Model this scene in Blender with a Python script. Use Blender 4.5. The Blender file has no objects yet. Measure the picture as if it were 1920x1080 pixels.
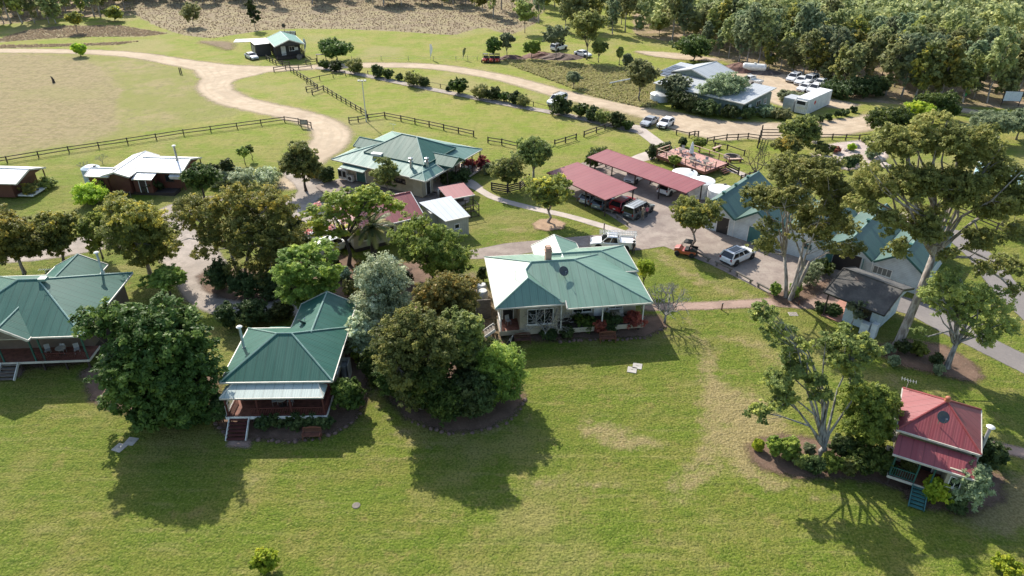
import bpy, bmesh, math, random
import numpy as np
from mathutils import Vector, Matrix
R = math.radians
scene = bpy.context.scene
COL = scene.collection
rnd = random.Random(7)

# ------------------------------------------------------------ survey helper
# the drone hovers 40 m above the lawn; G() turns a sighting taken from there
# into the ground position it was taken of, which is how the plan was surveyed
FPX, PITCH, CAMH = 1340.0, R(30.7), 40.0
_c, _s = math.cos(PITCH), math.sin(PITCH)
def G(u, v, z=0.0):
    x = (u - 960) / FPX; y = (v - 540) / FPX
    t = (z - CAMH) / (-_s - y * _c)
    return (x * t, (_c - y * _s) * t)
def HGT(u, vb, vt):
    X, Y = G(u, vb); y = (vt - 540) / FPX
    return CAMH - (Y / (_c - y * _s)) * (_s + y * _c)
def sight(u, v, Y):              # where a sighting crosses the upright plane at ground distance Y
    x = (u - 960) / FPX; y = (v - 540) / FPX; t = Y / (_c - y * _s)
    return (x * t, Y, CAMH + (-_s - y * _c) * t)
def MPP(v):                      # metres that one survey pixel spans at a base line
    X, Y = G(960, v)
    return (Y * _c + CAMH * _s) / FPX

# ------------------------------------------------------------ node helpers
def new_mat(name):
    m = bpy.data.materials.new(name); m.use_nodes = True
    nt = m.node_tree; nt.nodes.clear()
    out = nt.nodes.new('ShaderNodeOutputMaterial')
    return m, nt, out
def N(nt, t, **kw):
    n = nt.nodes.new('ShaderNode' + t)
    for k, v in kw.items():
        if k in n.inputs: n.inputs[k].default_value = v
        else: setattr(n, k, v)
    return n
def L(nt, a, b): nt.links.new(a, b)
def rgb(c): return (c[0], c[1], c[2], 1.0)
def mixc(nt, fac, a, b, blend='MIX'):
    n = nt.nodes.new('ShaderNodeMix'); n.data_type = 'RGBA'; n.blend_type = blend
    for sock, v in ((n.inputs[0], fac), (n.inputs[6], a), (n.inputs[7], b)):
        if hasattr(v, 'links'): nt.links.new(v, sock)
        elif isinstance(v, (int, float)): sock.default_value = v
        else: sock.default_value = rgb(v)
    return n.outputs[2]
def noise(nt, vec, scale, detail=4.0, rough=0.55):
    n = N(nt, 'TexNoise', Scale=scale, Detail=detail, Roughness=rough)
    if vec is not None: L(nt, vec, n.inputs['Vector'])
    return n.outputs['Fac']
def ramp(nt, fac, a, b, ca=0.0, cb=1.0):
    n = N(nt, 'MapRange'); n.interpolation_type = 'SMOOTHSTEP'
    L(nt, fac, n.inputs['Value'])
    n.inputs['From Min'].default_value = a; n.inputs['From Max'].default_value = b
    n.inputs['To Min'].default_value = ca; n.inputs['To Max'].default_value = cb
    return n.outputs['Result']
def math_n(nt, op, a, b=None):
    n = nt.nodes.new('ShaderNodeMath'); n.operation = op
    for i, v in enumerate((a, b)):
        if v is None: continue
        if hasattr(v, 'links'): nt.links.new(v, n.inputs[i])
        else: n.inputs[i].default_value = v
    return n.outputs[0]
def attr(nt, name):
    n = nt.nodes.new('ShaderNodeAttribute'); n.attribute_name = name
    return n.outputs['Fac']
def objco(nt):
    return nt.nodes.new('ShaderNodeTexCoord').outputs['Object']
def bump(nt, h, strength, dist):
    n = N(nt, 'Bump', Strength=strength, Distance=dist)
    L(nt, h, n.inputs['Height'])
    return n.outputs['Normal']

_M = {}
def paint(col, rough=0.6, metal=0.0, var=0.18, scale=1.5, key=None, spec=0.5):
    k = key or ('paint', tuple(col), rough, metal, var, scale, spec)
    if k in _M: return _M[k]
    m, nt, out = new_mat('painted_surface')
    co = objco(nt)
    f = noise(nt, co, scale, 5)
    f2 = noise(nt, co, scale * 9, 3)
    c = mixc(nt, ramp(nt, f, .3, .7), [x * (1 - var) for x in col], [min(1, x * (1 + var * .6)) for x in col])
    c = mixc(nt, ramp(nt, f2, .45, .75, 0, .5), c, [x * (1 - var) for x in col])
    b = N(nt, 'BsdfPrincipled', Roughness=rough, Metallic=metal)
    b.inputs['Specular IOR Level'].default_value = spec
    L(nt, c, b.inputs['Base Color']); L(nt, b.outputs[0], out.inputs[0])
    _M[k] = m
    return m
def glassy(col=(.012, .016, .02), rough=.08):
    k = ('glassy', tuple(col), rough)
    if k in _M: return _M[k]
    m, nt, out = new_mat('window_glass')
    b = N(nt, 'BsdfPrincipled', Roughness=rough)
    b.inputs['Base Color'].default_value = rgb(col)
    b.inputs['Specular IOR Level'].default_value = .6
    L(nt, b.outputs[0], out.inputs[0]); _M[k] = m
    return m
def carpaint(col):
    k = ('car', tuple(col))
    if k in _M: return _M[k]
    m, nt, out = new_mat('car_paint')
    b = N(nt, 'BsdfPrincipled', Roughness=.35)
    co = objco(nt)
    c = mixc(nt, ramp(nt, noise(nt, co, 2.5, 4), .35, .75), col, [x * .86 + .01 for x in col])
    L(nt, c, b.inputs['Base Color'])
    b.inputs['Coat Weight'].default_value = .8; b.inputs['Coat Roughness'].default_value = .08
    L(nt, b.outputs[0], out.inputs[0]); _M[k] = m
    return m
def roofing(col, pale, key, rough=.46, spec=.5, sheet=.76, wear=.35, metal=0.0, glare=0.0):
    """profiled steel roof sheets: ribs run down the slope (u along the eave)"""
    k = ('roof', key)
    if k in _M: return _M[k]
    m, nt, out = new_mat('roof_sheeting')
    uv = nt.nodes.new('ShaderNodeTexCoord').outputs['UV']
    sep = nt.nodes.new('ShaderNodeSeparateXYZ'); L(nt, uv, sep.inputs[0])
    u = sep.outputs[0]
    fr = math_n(nt, 'FRACT', math_n(nt, 'DIVIDE', u, sheet))
    lap = math_n(nt, 'LESS_THAN', math_n(nt, 'ABSOLUTE', math_n(nt, 'SUBTRACT', fr, .5)), .045)
    sheetid = math_n(nt, 'FLOOR', math_n(nt, 'DIVIDE', u, sheet))
    wn = N(nt, 'TexWhiteNoise'); wn.noise_dimensions = '1D'; L(nt, sheetid, wn.inputs['W'])
    mp = nt.nodes.new('ShaderNodeMapping'); L(nt, uv, mp.inputs[0]); mp.inputs['Scale'].default_value = (1.6, .22, 1)
    st = noise(nt, mp.outputs[0], 1.0, 5)
    c = mixc(nt, ramp(nt, st, .35, .75, 0, wear), col, pale)
    c = mixc(nt, math_n(nt, 'MULTIPLY', wn.outputs[0], .34), c, pale)
    big = noise(nt, uv, .35, 3)
    c = mixc(nt, ramp(nt, big, .45, .7, 0, .25), c, [x * .75 for x in col])
    stn = noise(nt, uv, 1.1, 6, .7)
    c = mixc(nt, ramp(nt, stn, .58, .72, 0, .4), c, [x * .6 + .012 for x in col])
    c = mixc(nt, math_n(nt, 'MULTIPLY', lap, .6), c, [x * .5 for x in col])
    ribs = math_n(nt, 'SINE', math_n(nt, 'MULTIPLY', u, 2 * math.pi / (sheet / 4)))
    h = math_n(nt, 'ADD', math_n(nt, 'MULTIPLY', ribs, .5), math_n(nt, 'MULTIPLY', lap, 1.2))
    b = N(nt, 'BsdfPrincipled', Roughness=rough, Metallic=metal)
    b.inputs['Specular IOR Level'].default_value = spec
    L(nt, c, b.inputs['Base Color'])
    if glare:
        b.inputs['Coat Weight'].default_value = glare; b.inputs['Coat Roughness'].default_value = .46; b.inputs['Coat IOR'].default_value = 2.2
    L(nt, bump(nt, h, .35, .02), b.inputs['Normal'])
    L(nt, ramp(nt, st, .2, .8, rough - .05, rough + .08), b.inputs['Roughness'])
    L(nt, b.outputs[0], out.inputs[0]); _M[k] = m
    return m
def boards(col, pitch=.17, horizontal=True, rough=.6, key=None):
    """weatherboards or upright boards"""
    k = ('boards', tuple(col), pitch, horizontal)
    if k in _M: return _M[k]
    m, nt, out = new_mat('board_cladding')
    co = objco(nt)
    sep = nt.nodes.new('ShaderNodeSeparateXYZ'); L(nt, co, sep.inputs[0])
    w = sep.outputs[2] if horizontal else math_n(nt, 'ADD', sep.outputs[0], sep.outputs[1])
    fr = math_n(nt, 'FRACT', math_n(nt, 'DIVIDE', w, pitch))
    gap = math_n(nt, 'LESS_THAN', fr, .1)
    f = noise(nt, co, 1.2, 5)
    c = mixc(nt, ramp(nt, f, .3, .75), col, [x * .78 for x in col])
    c = mixc(nt, math_n(nt, 'MULTIPLY', gap, .55), c, [x * .35 for x in col])
    b = N(nt, 'BsdfPrincipled', Roughness=rough)
    L(nt, c, b.inputs['Base Color'])
    L(nt, bump(nt, fr, .6, .02), b.inputs['Normal'])
    L(nt, b.outputs[0], out.inputs[0]); _M[k] = m
    return m
def timber(col, key=None):
    k = ('timber', tuple(col))
    if k in _M: return _M[k]
    m, nt, out = new_mat('weathered_timber')
    co = objco(nt)
    mp = nt.nodes.new('ShaderNodeMapping'); L(nt, co, mp.inputs[0]); mp.inputs['Scale'].default_value = (1, 1, 6)
    f = noise(nt, mp.outputs[0], 3, 6)
    c = mixc(nt, ramp(nt, f, .3, .75), col, [x * .5 for x in col])
    b = N(nt, 'BsdfPrincipled', Roughness=.8)
    L(nt, c, b.inputs['Base Color']); L(nt, bump(nt, f, .4, .02), b.inputs['Normal'])
    L(nt, b.outputs[0], out.inputs[0]); _M[k] = m
    return m
def foliage(a, b_, key, trans=.35, third=None, rough=.5):
    """leaves: every leaf carries its own tint value (age and kind of leaf; toward crown tops also painted sunlight)"""
    k = ('leaf', key)
    if k in _M: return _M[k]
    m, nt, out = new_mat('foliage_' + key)
    q = 1.9 if key in ('fig', 'shade_shrub', 'palm_frond', 'dry_stalks', 'straw', 'verge', 'blossoms') else 2.65 if key in ('forest_gum', 'grey_gum') else 2.95
    a = [x * q for x in a]; b_ = [x * q for x in b_]; third = [x * q * .9 for x in third] if third else None; trans = min(.5, trans + .12)
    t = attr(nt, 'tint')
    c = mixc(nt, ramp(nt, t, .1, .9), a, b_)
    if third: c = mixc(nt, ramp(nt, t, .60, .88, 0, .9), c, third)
    oi = nt.nodes.new('ShaderNodeObjectInfo')
    hs = nt.nodes.new('ShaderNodeHueSaturation')
    L(nt, ramp(nt, oi.outputs['Random'], 0, 1, .485, .515), hs.inputs['Hue'])
    L(nt, ramp(nt, oi.outputs['Random'], 0, 1, .74, 1.2), hs.inputs['Value'])
    L(nt, c, hs.inputs['Color'])
    c = hs.outputs['Color']
    b = N(nt, 'BsdfPrincipled', Roughness=rough)
    b.inputs['Specular IOR Level'].default_value = .2
    L(nt, c, b.inputs['Base Color'])
    tr = nt.nodes.new('ShaderNodeBsdfTranslucent')
    tc = mixc(nt, .5, c, (c_ for c_ in ()) if False else (.35, .38, .03), 'MIX') if False else c
    g = N(nt, 'Gamma', Gamma=.85); L(nt, tc, g.inputs[0]); L(nt, g.outputs[0], tr.inputs[0])
    mx = nt.nodes.new('ShaderNodeMixShader'); mx.inputs[0].default_value = trans
    L(nt, b.outputs[0], mx.inputs[1]); L(nt, tr.outputs[0], mx.inputs[2])
    L(nt, mx.outputs[0], out.inputs[0]); _M[k] = m
    return m
def bark(col, key, pale=None):
    k = ('bark', key)
    if k in _M: return _M[k]
    m, nt, out = new_mat('bark_' + key)
    co = objco(nt)
    mp = nt.nodes.new('ShaderNodeMapping'); L(nt, co, mp.inputs[0]); mp.inputs['Scale'].default_value = (2, 2, .5)
    f = noise(nt, mp.outputs[0], 2.2, 6)
    c = mixc(nt, ramp(nt, f, .38, .62), col, pale or [x * .55 for x in col])
    b = N(nt, 'BsdfPrincipled', Roughness=.85)
    L(nt, c, b.inputs['Base Color']); L(nt, bump(nt, f, .5, .05), b.inputs['Normal'])
    L(nt, b.outputs[0], out.inputs[0]); _M[k] = m
    return m

# ------------------------------------------------------------ mesh builder
class MB:
    def __init__(s): s.v = []; s.f = []; s.uv = []; s.m = []
    def poly(s, pts, mat=0, uv=None):
        b = len(s.v); s.v += [tuple(p) for p in pts]
        s.f.append(tuple(range(b, b + len(pts)))); s.m.append(mat)
        s.uv.append(uv or [(p[0] + p[1], p[2]) for p in pts])
        return s
    def box(s, cx, cy, cz, sx, sy, sz, rot=0.0, mat=0, tilt=None):
        hx, hy, hz = sx / 2, sy / 2, sz / 2
        c, n = math.cos(rot), math.sin(rot)
        P = []
        for dz in (-hz, hz):
            for dx, dy in ((-hx, -hy), (hx, -hy), (hx, hy), (-hx, hy)):
                v = Vector((dx, dy, dz))
                if tilt is not None: v = tilt @ v
                P.append((cx + v.x * c - v.y * n, cy + v.x * n + v.y * c, cz + v.z))
        for q in ((0, 3, 2, 1), (4, 5, 6, 7), (0, 1, 5, 4), (1, 2, 6, 5), (2, 3, 7, 6), (3, 0, 4, 7)):
            s.poly([P[i] for i in q], mat)
        return s
    def bz(s, x0, x1, y0, y1, z0, z1, mat=0):
        return s.box((x0 + x1) / 2, (y0 + y1) / 2, (z0 + z1) / 2, x1 - x0, y1 - y0, z1 - z0, 0, mat)
    def beam(s, a, b, w, h, mat=0):
        a = Vector(a); b = Vector(b); d = (b - a)
        if d.length < 1e-6: return s
        d.normalize()
        side = d.cross(Vector((0, 0, 1)))
        side = Vector((1, 0, 0)) if side.length < 1e-4 else side.normalized()
        up = side.cross(d).normalized()
        P = []
        for e in (a, b):
            for i, j in ((-1, -1), (1, -1), (1, 1), (-1, 1)):
                P.append(e + side * (w / 2 * i) + up * (h / 2 * j))
        for q in ((0, 1, 2, 3), (7, 6, 5, 4), (0, 4, 5, 1), (1, 5, 6, 2), (2, 6, 7, 3), (3, 7, 4, 0)):
            s.poly([P[i] for i in q], mat)
        return s
    def tube(s, pts, radii, n=8, mat=0, caps=True):
        pts = [Vector(p) for p in pts]
        if isinstance(radii, (int, float)): radii = [radii] * len(pts)
        rings = []
        for i, p in enumerate(pts):
            d = (pts[min(i + 1, len(pts) - 1)] - pts[max(i - 1, 0)])
            d = d.normalized() if d.length > 1e-6 else Vector((0, 0, 1))
            a = d.cross(Vector((.13, .97, .21))).normalized(); b = d.cross(a)
            rings.append([p + (a * math.cos(2 * math.pi * k / n) + b * math.sin(2 * math.pi * k / n)) * radii[i] for k in range(n)])
        base = len(s.v)
        for r_ in rings: s.v += [tuple(p) for p in r_]
        for i in range(len(rings) - 1):
            for k in range(n):
                q = (base + i * n + k, base + i * n + (k + 1) % n, base + (i + 1) * n + (k + 1) % n, base + (i + 1) * n + k)
                s.f.append(q[::-1]); s.m.append(mat); s.uv.append([(0, 0)] * 4)
        if caps:
            s.f.append(tuple(base + k for k in range(n))); s.m.append(mat); s.uv.append([(0, 0)] * n)
            e = base + (len(rings) - 1) * n
            s.f.append(tuple(e + k for k in range(n))[::-1]); s.m.append(mat); s.uv.append([(0, 0)] * n)
        return s
    def lathe(s, cx, cy, prof, n=16, mat=0):
        base = len(s.v)
        for r_, z in prof:
            for k in range(n):
                a = 2 * math.pi * k / n
                s.v.append((cx + r_ * math.cos(a), cy + r_ * math.sin(a), z))
        for i in range(len(prof) - 1):
            for k in range(n):
                s.f.append((base + i * n + k, base + i * n + (k + 1) % n, base + (i + 1) * n + (k + 1) % n, base + (i + 1) * n + k))
                s.m.append(mat); s.uv.append([(0, 0)] * 4)
        s.f.append(tuple(base + k for k in range(n))[::-1]); s.m.append(mat); s.uv.append([(0, 0)] * n)
        e = base + (len(prof) - 1) * n
        s.f.append(tuple(e + k for k in range(n))); s.m.append(mat); s.uv.append([(0, 0)] * n)
        return s
    def loft(s, secs, mat=0, caps=True):
        n = len(secs[0]); base = len(s.v)
        for sec in secs: s.v += [tuple(p) for p in sec]
        for i in range(len(secs) - 1):
            for k in range(n):
                s.f.append((base + i * n + k, base + i * n + (k + 1) % n, base + (i + 1) * n + (k + 1) % n, base + (i + 1) * n + k))
                s.m.append(mat); s.uv.append([(0, 0)] * 4)
        if caps:
            s.f.append(tuple(base + k for k in range(n))[::-1]); s.m.append(mat); s.uv.append([(0, 0)] * n)
            e = base + (len(secs) - 1) * n
            s.f.append(tuple(e + k for k in range(n))); s.m.append(mat); s.uv.append([(0, 0)] * n)
        return s
    def mesh(s, name, mats, smooth=False):
        me = bpy.data.meshes.new(name)
        me.from_pydata(s.v, [], s.f)
        for m in (mats if isinstance(mats, (list, tuple)) else [mats]): me.materials.append(m)
        me.polygons.foreach_set('material_index', s.m)
        if smooth: me.polygons.foreach_set('use_smooth', [True] * len(s.f))
        ul = me.uv_layers.new(name='UVMap')
        flat = [c for q in s.uv for p in q for c in p]
        ul.data.foreach_set('uv', flat)
        me.update()
        return me
    def build(s, name, mats, parent=None, smooth=False, bevel=0.0, loc=None):
        o = bpy.data.objects.new(name, s.mesh(name, mats, smooth)); COL.objects.link(o)
        if parent is not None: o.parent = parent
        if loc is not None: o.location = loc
        if bevel:
            b = o.modifiers.new('soft_edges', 'BEVEL'); b.width = bevel; b.segments = 2; b.limit_method = 'ANGLE'
        return o

def thing(name, label, cat, loc=(0, 0, 0), rot=0.0, group=None):
    o = bpy.data.objects.new(name, None); COL.objects.link(o)
    o.empty_display_size = .3
    o.location = (loc[0], loc[1], loc[2] if len(loc) > 2 else 0.0); o.rotation_euler = (0, 0, rot)
    o['label'] = label; o['category'] = cat
    if group: o['group'] = group
    return o
def tag(o, label, cat, group=None):
    o['label'] = label; o['category'] = cat
    if group: o['group'] = group
    return o
def struct(o):
    o['kind'] = 'structure'; return o
KIDS = {}
def dup(root, loc, rot, label, group=None, scale=1.0):
    r_ = root.copy(); COL.objects.link(r_)
    r_.location = (loc[0], loc[1], loc[2] if len(loc) > 2 else 0.0); r_.rotation_euler = (0, 0, rot)
    r_.scale = (scale,) * 3 if isinstance(scale, (int, float)) else scale
    r_['label'] = label
    if group: r_['group'] = group
    if root.name not in KIDS: KIDS[root.name] = [(ch, list(ch.children)) for ch in root.children]
    for ch, sub in KIDS[root.name]:
        c = ch.copy(); COL.objects.link(c); c.parent = r_
        for g in sub:
            d = g.copy(); COL.objects.link(d); d.parent = c
    return r_

# ------------------------------------------------------------ world, sun, camera
SUN_EL, SUN_AZ = R(39.5), R(-28)          # sun stands behind the houses, a little to the left
w = bpy.data.worlds.new('World'); scene.world = w; w.use_nodes = True
nt = w.node_tree
bg = nt.nodes['Background']; sky = nt.nodes.new('ShaderNodeTexSky')
sky.sky_type = 'NISHITA'; sky.sun_disc = False; sky.sun_elevation = SUN_EL; sky.sun_rotation = SUN_AZ
sky.air_density = 1.2; sky.dust_density = 1.5
nt.links.new(sky.outputs[0], bg.inputs[0]); bg.inputs[1].default_value = .15
sd = bpy.data.lights.new('sun', 'SUN'); sd.energy = 4.8; sd.angle = R(.55); sd.color = (1, .94, .84)
so = bpy.data.objects.new('sun', sd); COL.objects.link(so)
sdir = Vector((math.sin(SUN_AZ) * math.cos(SUN_EL), math.cos(SUN_AZ) * math.cos(SUN_EL), math.sin(SUN_EL)))
so.rotation_euler = sdir.to_track_quat('Z', 'Y').to_euler(); so.location = (-60, 120, 120)
cd = bpy.data.cameras.new('camera'); cam = bpy.data.objects.new('camera', cd); COL.objects.link(cam)
cam.location = (0, 0, CAMH); cam.rotation_euler = (R(90) - PITCH, 0, 0)
cd.sensor_width = 36; cd.lens = 36 * FPX / 1920; cd.clip_start = .5; cd.clip_end = 9000
scene.camera = cam
scene.view_settings.view_transform = 'Standard'; scene.view_settings.look = 'None'
scene.view_settings.exposure = .56; scene.view_settings.gamma = 1
scene.cycles.max_bounces = 6; scene.cycles.transparent_max_bounces = 12
# ============================================================ ground
def P(*px): return np.array([G(u, v) for u, v in px])
def pip(X, Y, poly):
    ins = np.zeros(X.shape, bool); n = len(poly)
    for i in range(n):
        x1, y1 = poly[i]; x2, y2 = poly[(i + 1) % n]
        c = ((y1 > Y) != (y2 > Y)) & (X < (x2 - x1) * (Y - y1) / (y2 - y1 + 1e-12) + x1)
        ins ^= c
    return ins
def seg_dist(X, Y, a, b):
    dx, dy = b[0] - a[0], b[1] - a[1]; l2 = dx * dx + dy * dy + 1e-12
    t = np.clip(((X - a[0]) * dx + (Y - a[1]) * dy) / l2, 0, 1)
    return np.hypot(X - a[0] - t * dx, Y - a[1] - t * dy), t
def sd_poly(poly):
    def f(X, Y):
        d = np.full(X.shape, 1e9)
        for i in range(len(poly)): d = np.minimum(d, seg_dist(X, Y, poly[i], poly[(i + 1) % len(poly)])[0])
        return np.where(pip(X, Y, poly), d, -d)
    f.bounds = (poly[:, 0].min(), poly[:, 0].max(), poly[:, 1].min(), poly[:, 1].max())
    return f
def smooth_line(pts, k=6):
    pts = np.array(pts, float); n = len(pts); o = []
    for i in range(n - 1):
        p0, p1, p2, p3 = pts[max(i - 1, 0)], pts[i], pts[i + 1], pts[min(i + 2, n - 1)]
        for j in range(k):
            t = j / k
            o.append(.5 * (2 * p1 + (p2 - p0) * t + (2 * p0 - 5 * p1 + 4 * p2 - p3) * t * t + (3 * p1 - p0 - 3 * p2 + p3) * t ** 3))
    o.append(pts[-1]); return np.array(o)
def sd_path(px, widths):
    pts = np.array([G(u, v) for u, v in px])
    ws = np.array([widths] * len(px) if isinstance(widths, (int, float)) else widths, float)
    S = smooth_line(np.column_stack([pts, ws]))
    def f(X, Y):
        d = np.full(X.shape, -1e9)
        for i in range(len(S) - 1):
            q, t = seg_dist(X, Y, S[i], S[i + 1])
            d = np.maximum(d, (S[i, 2] * (1 - t) + S[i + 1, 2] * t) / 2 - q)
        return d
    m = ws.max() / 2
    f.bounds = (pts[:, 0].min() - m, pts[:, 0].max() + m, pts[:, 1].min() - m, pts[:, 1].max() + m)
    return f
def sd_union(*fs):
    def f(X, Y):
        d = fs[0](X, Y)
        for g in fs[1:]: d = np.maximum(d, g(X, Y))
        return d
    b = np.array([g.bounds for g in fs])
    f.bounds = (b[:, 0].min(), b[:, 1].max(), b[:, 2].min(), b[:, 3].max())
    return f

def rise(X, Y):
    t = np.clip((np.asarray(Y, float) - 235) / 260, 0, 1)
    return 26 * t * t * (3 - 2 * t) + 2.5 * np.sin(np.asarray(X) / 47.0) * t

xs = np.concatenate([[-4000, -2000, -1000, -600, -420], np.arange(-300, 301, 1.5), [420, 600, 1000, 2000, 4000]])
ys = np.concatenate([[-800, -200, -40], np.arange(10, 330, 1.5), [345, 370, 400, 450, 520, 700, 1200, 2500, 6000]])
GX, GY = np.meshgrid(xs, ys)
GZ = rise(GX, GY)
def blur(a, n):
    for _ in range(n):
        p = np.pad(a, 1, mode='edge')
        a = (p[:-2, 1:-1] + p[2:, 1:-1] + p[1:-1, :-2] + p[1:-1, 2:] + 2 * p[1:-1, 1:-1]) / 6
    return a
SCRUB = [
    P((250, -30), (248, 25), (300, 52), (345, 66), (400, 72), (480, 58), (560, 53), (700, 56), (850, 66), (905, 50), (960, 66), (1010, 40), (1030, -30)),
    P((-60, 76), (0, 72), (50, 57), (120, 48), (225, 48), (317, 63), (275, 68), (125, 70), (0, 79), (-60, 84)),
    P((160, 82), (265, 77), (220, 84), (60, 89), (-60, 92), (-60, 86)),
    P((945, 112), (1050, 116), (1170, 128), (1240, 160), (1230, 200), (1200, 201), (1110, 180), (1030, 150), (960, 124)),
]
FLOOR = [P((1180, -30), (1190, 66), (1290, 84), (1380, 126), (1500, 150), (1600, 190), (1760, 200), (1990, 205), (2300, 60), (2200, -30)),
         P((-500, -30), (-500, 52), (0, 47), (110, 34), (250, 30), (250, -30))]
DRY = [P((-400, 98), (150, 101), (270, 112), (350, 135), (390, 170), (445, 205), (470, 214), (330, 236), (200, 262), (0, 294), (-400, 360))]
DRY2 = [P((-400, 98), (150, 105), (215, 150), (213, 255), (0, 290), (-400, 360))]
def zone(polys, n):
    a = np.zeros(GX.shape)
    for p in polys: a = np.maximum(a, pip(GX, GY, p).astype(float))
    return blur(a, n)
z_scrub, z_floor, z_dry, z_dry2 = zone(SCRUB[:3], 2), zone(FLOOR, 3), zone(DRY + SCRUB[3:], 3), zone(DRY2, 5)
WORN = [([(1300, 600), (1330, 680), (1345, 760), (1330, 850), (1260, 930)], [1.5, 2.2, 3.2, 2.4, 2.0]), ([(1370, 730), (1420, 790), (1395, 850), (1440, 900), (1560, 930)], [2.0, 5.5, 4.5, 2.5, 1.5]), ([(1080, 790), (1140, 815), (1240, 835)], [1.0, 3.4, 1.6]),
        ([(1200, 610), (1290, 640), (1400, 640), (1480, 690)], [1.2, 1.6, 1.8, 2.4]), ([(1820, 975), (1880, 960), (1940, 915)], [2.5, 5.0, 4.0]), ([(960, 930), (1060, 900), (1180, 920)], [.8, 1.6, 1.0]), ([(1230, 470), (1300, 520), (1420, 560)], [2.0, 2.4, 1.5]),
        ([(690, 700), (720, 770), (760, 810)], [1.2, 1.6, 1.0]), ([(880, 520), (905, 560), (915, 600), (930, 640)], [1.5, 2.4, 2.6, 1.5]), ([(1650, 690), (1720, 760), (1800, 790)], [1.5, 2.0, 1.5]), ([(900, 440), (960, 430), (1010, 432)], [1.0, 2.0, 1.0]), ([(640, 850), (800, 835), (1000, 790)], [.8, 1.2, .8])]
z_worn = np.zeros(GX.shape)
for px_, w_ in WORN:
    f_ = sd_path(px_, w_); sel = (GY > 5) & (GY < 100) & (np.abs(GX) < 80); d_ = np.full(GX.shape, -9.0); d_[sel] = f_(GX[sel], GY[sel]); z_worn = np.maximum(z_worn, np.clip(.5 + d_ / 2.6, 0, 1))
z_far = np.clip((GY - 70) / 60, 0, 1)

me = bpy.data.meshes.new('ground')
ny, nx = GX.shape
idx = np.arange(nx * ny).reshape(ny, nx)
quads = np.stack([idx[:-1, :-1], idx[:-1, 1:], idx[1:, 1:], idx[1:, :-1]], -1).reshape(-1, 4)
def fill_mesh(me, V, Q):
    me.vertices.add(len(V)); me.vertices.foreach_set('co', np.asarray(V, np.float32).ravel())
    me.loops.add(Q.size); me.loops.foreach_set('vertex_index', Q.ravel().astype(np.int32))
    me.polygons.add(len(Q)); me.polygons.foreach_set('loop_start', np.arange(0, Q.size, Q.shape[1], dtype=np.int32))
    me.update(calc_edges=True)
def fattr(me, name, a):
    at = me.attributes.new(name, 'FLOAT', 'POINT'); at.data.foreach_set('value', np.asarray(a, np.float32).ravel())
fill_mesh(me, np.column_stack([GX.ravel(), GY.ravel(), GZ.ravel()]), quads)
me.polygons.foreach_set('use_smooth', [True] * len(me.polygons))
for nme, a in (('scrub', z_scrub), ('litter', z_floor), ('dry', z_dry), ('browner', z_dry2), ('meadow', z_far), ('worn', z_worn)): fattr(me, nme, a)

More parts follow.
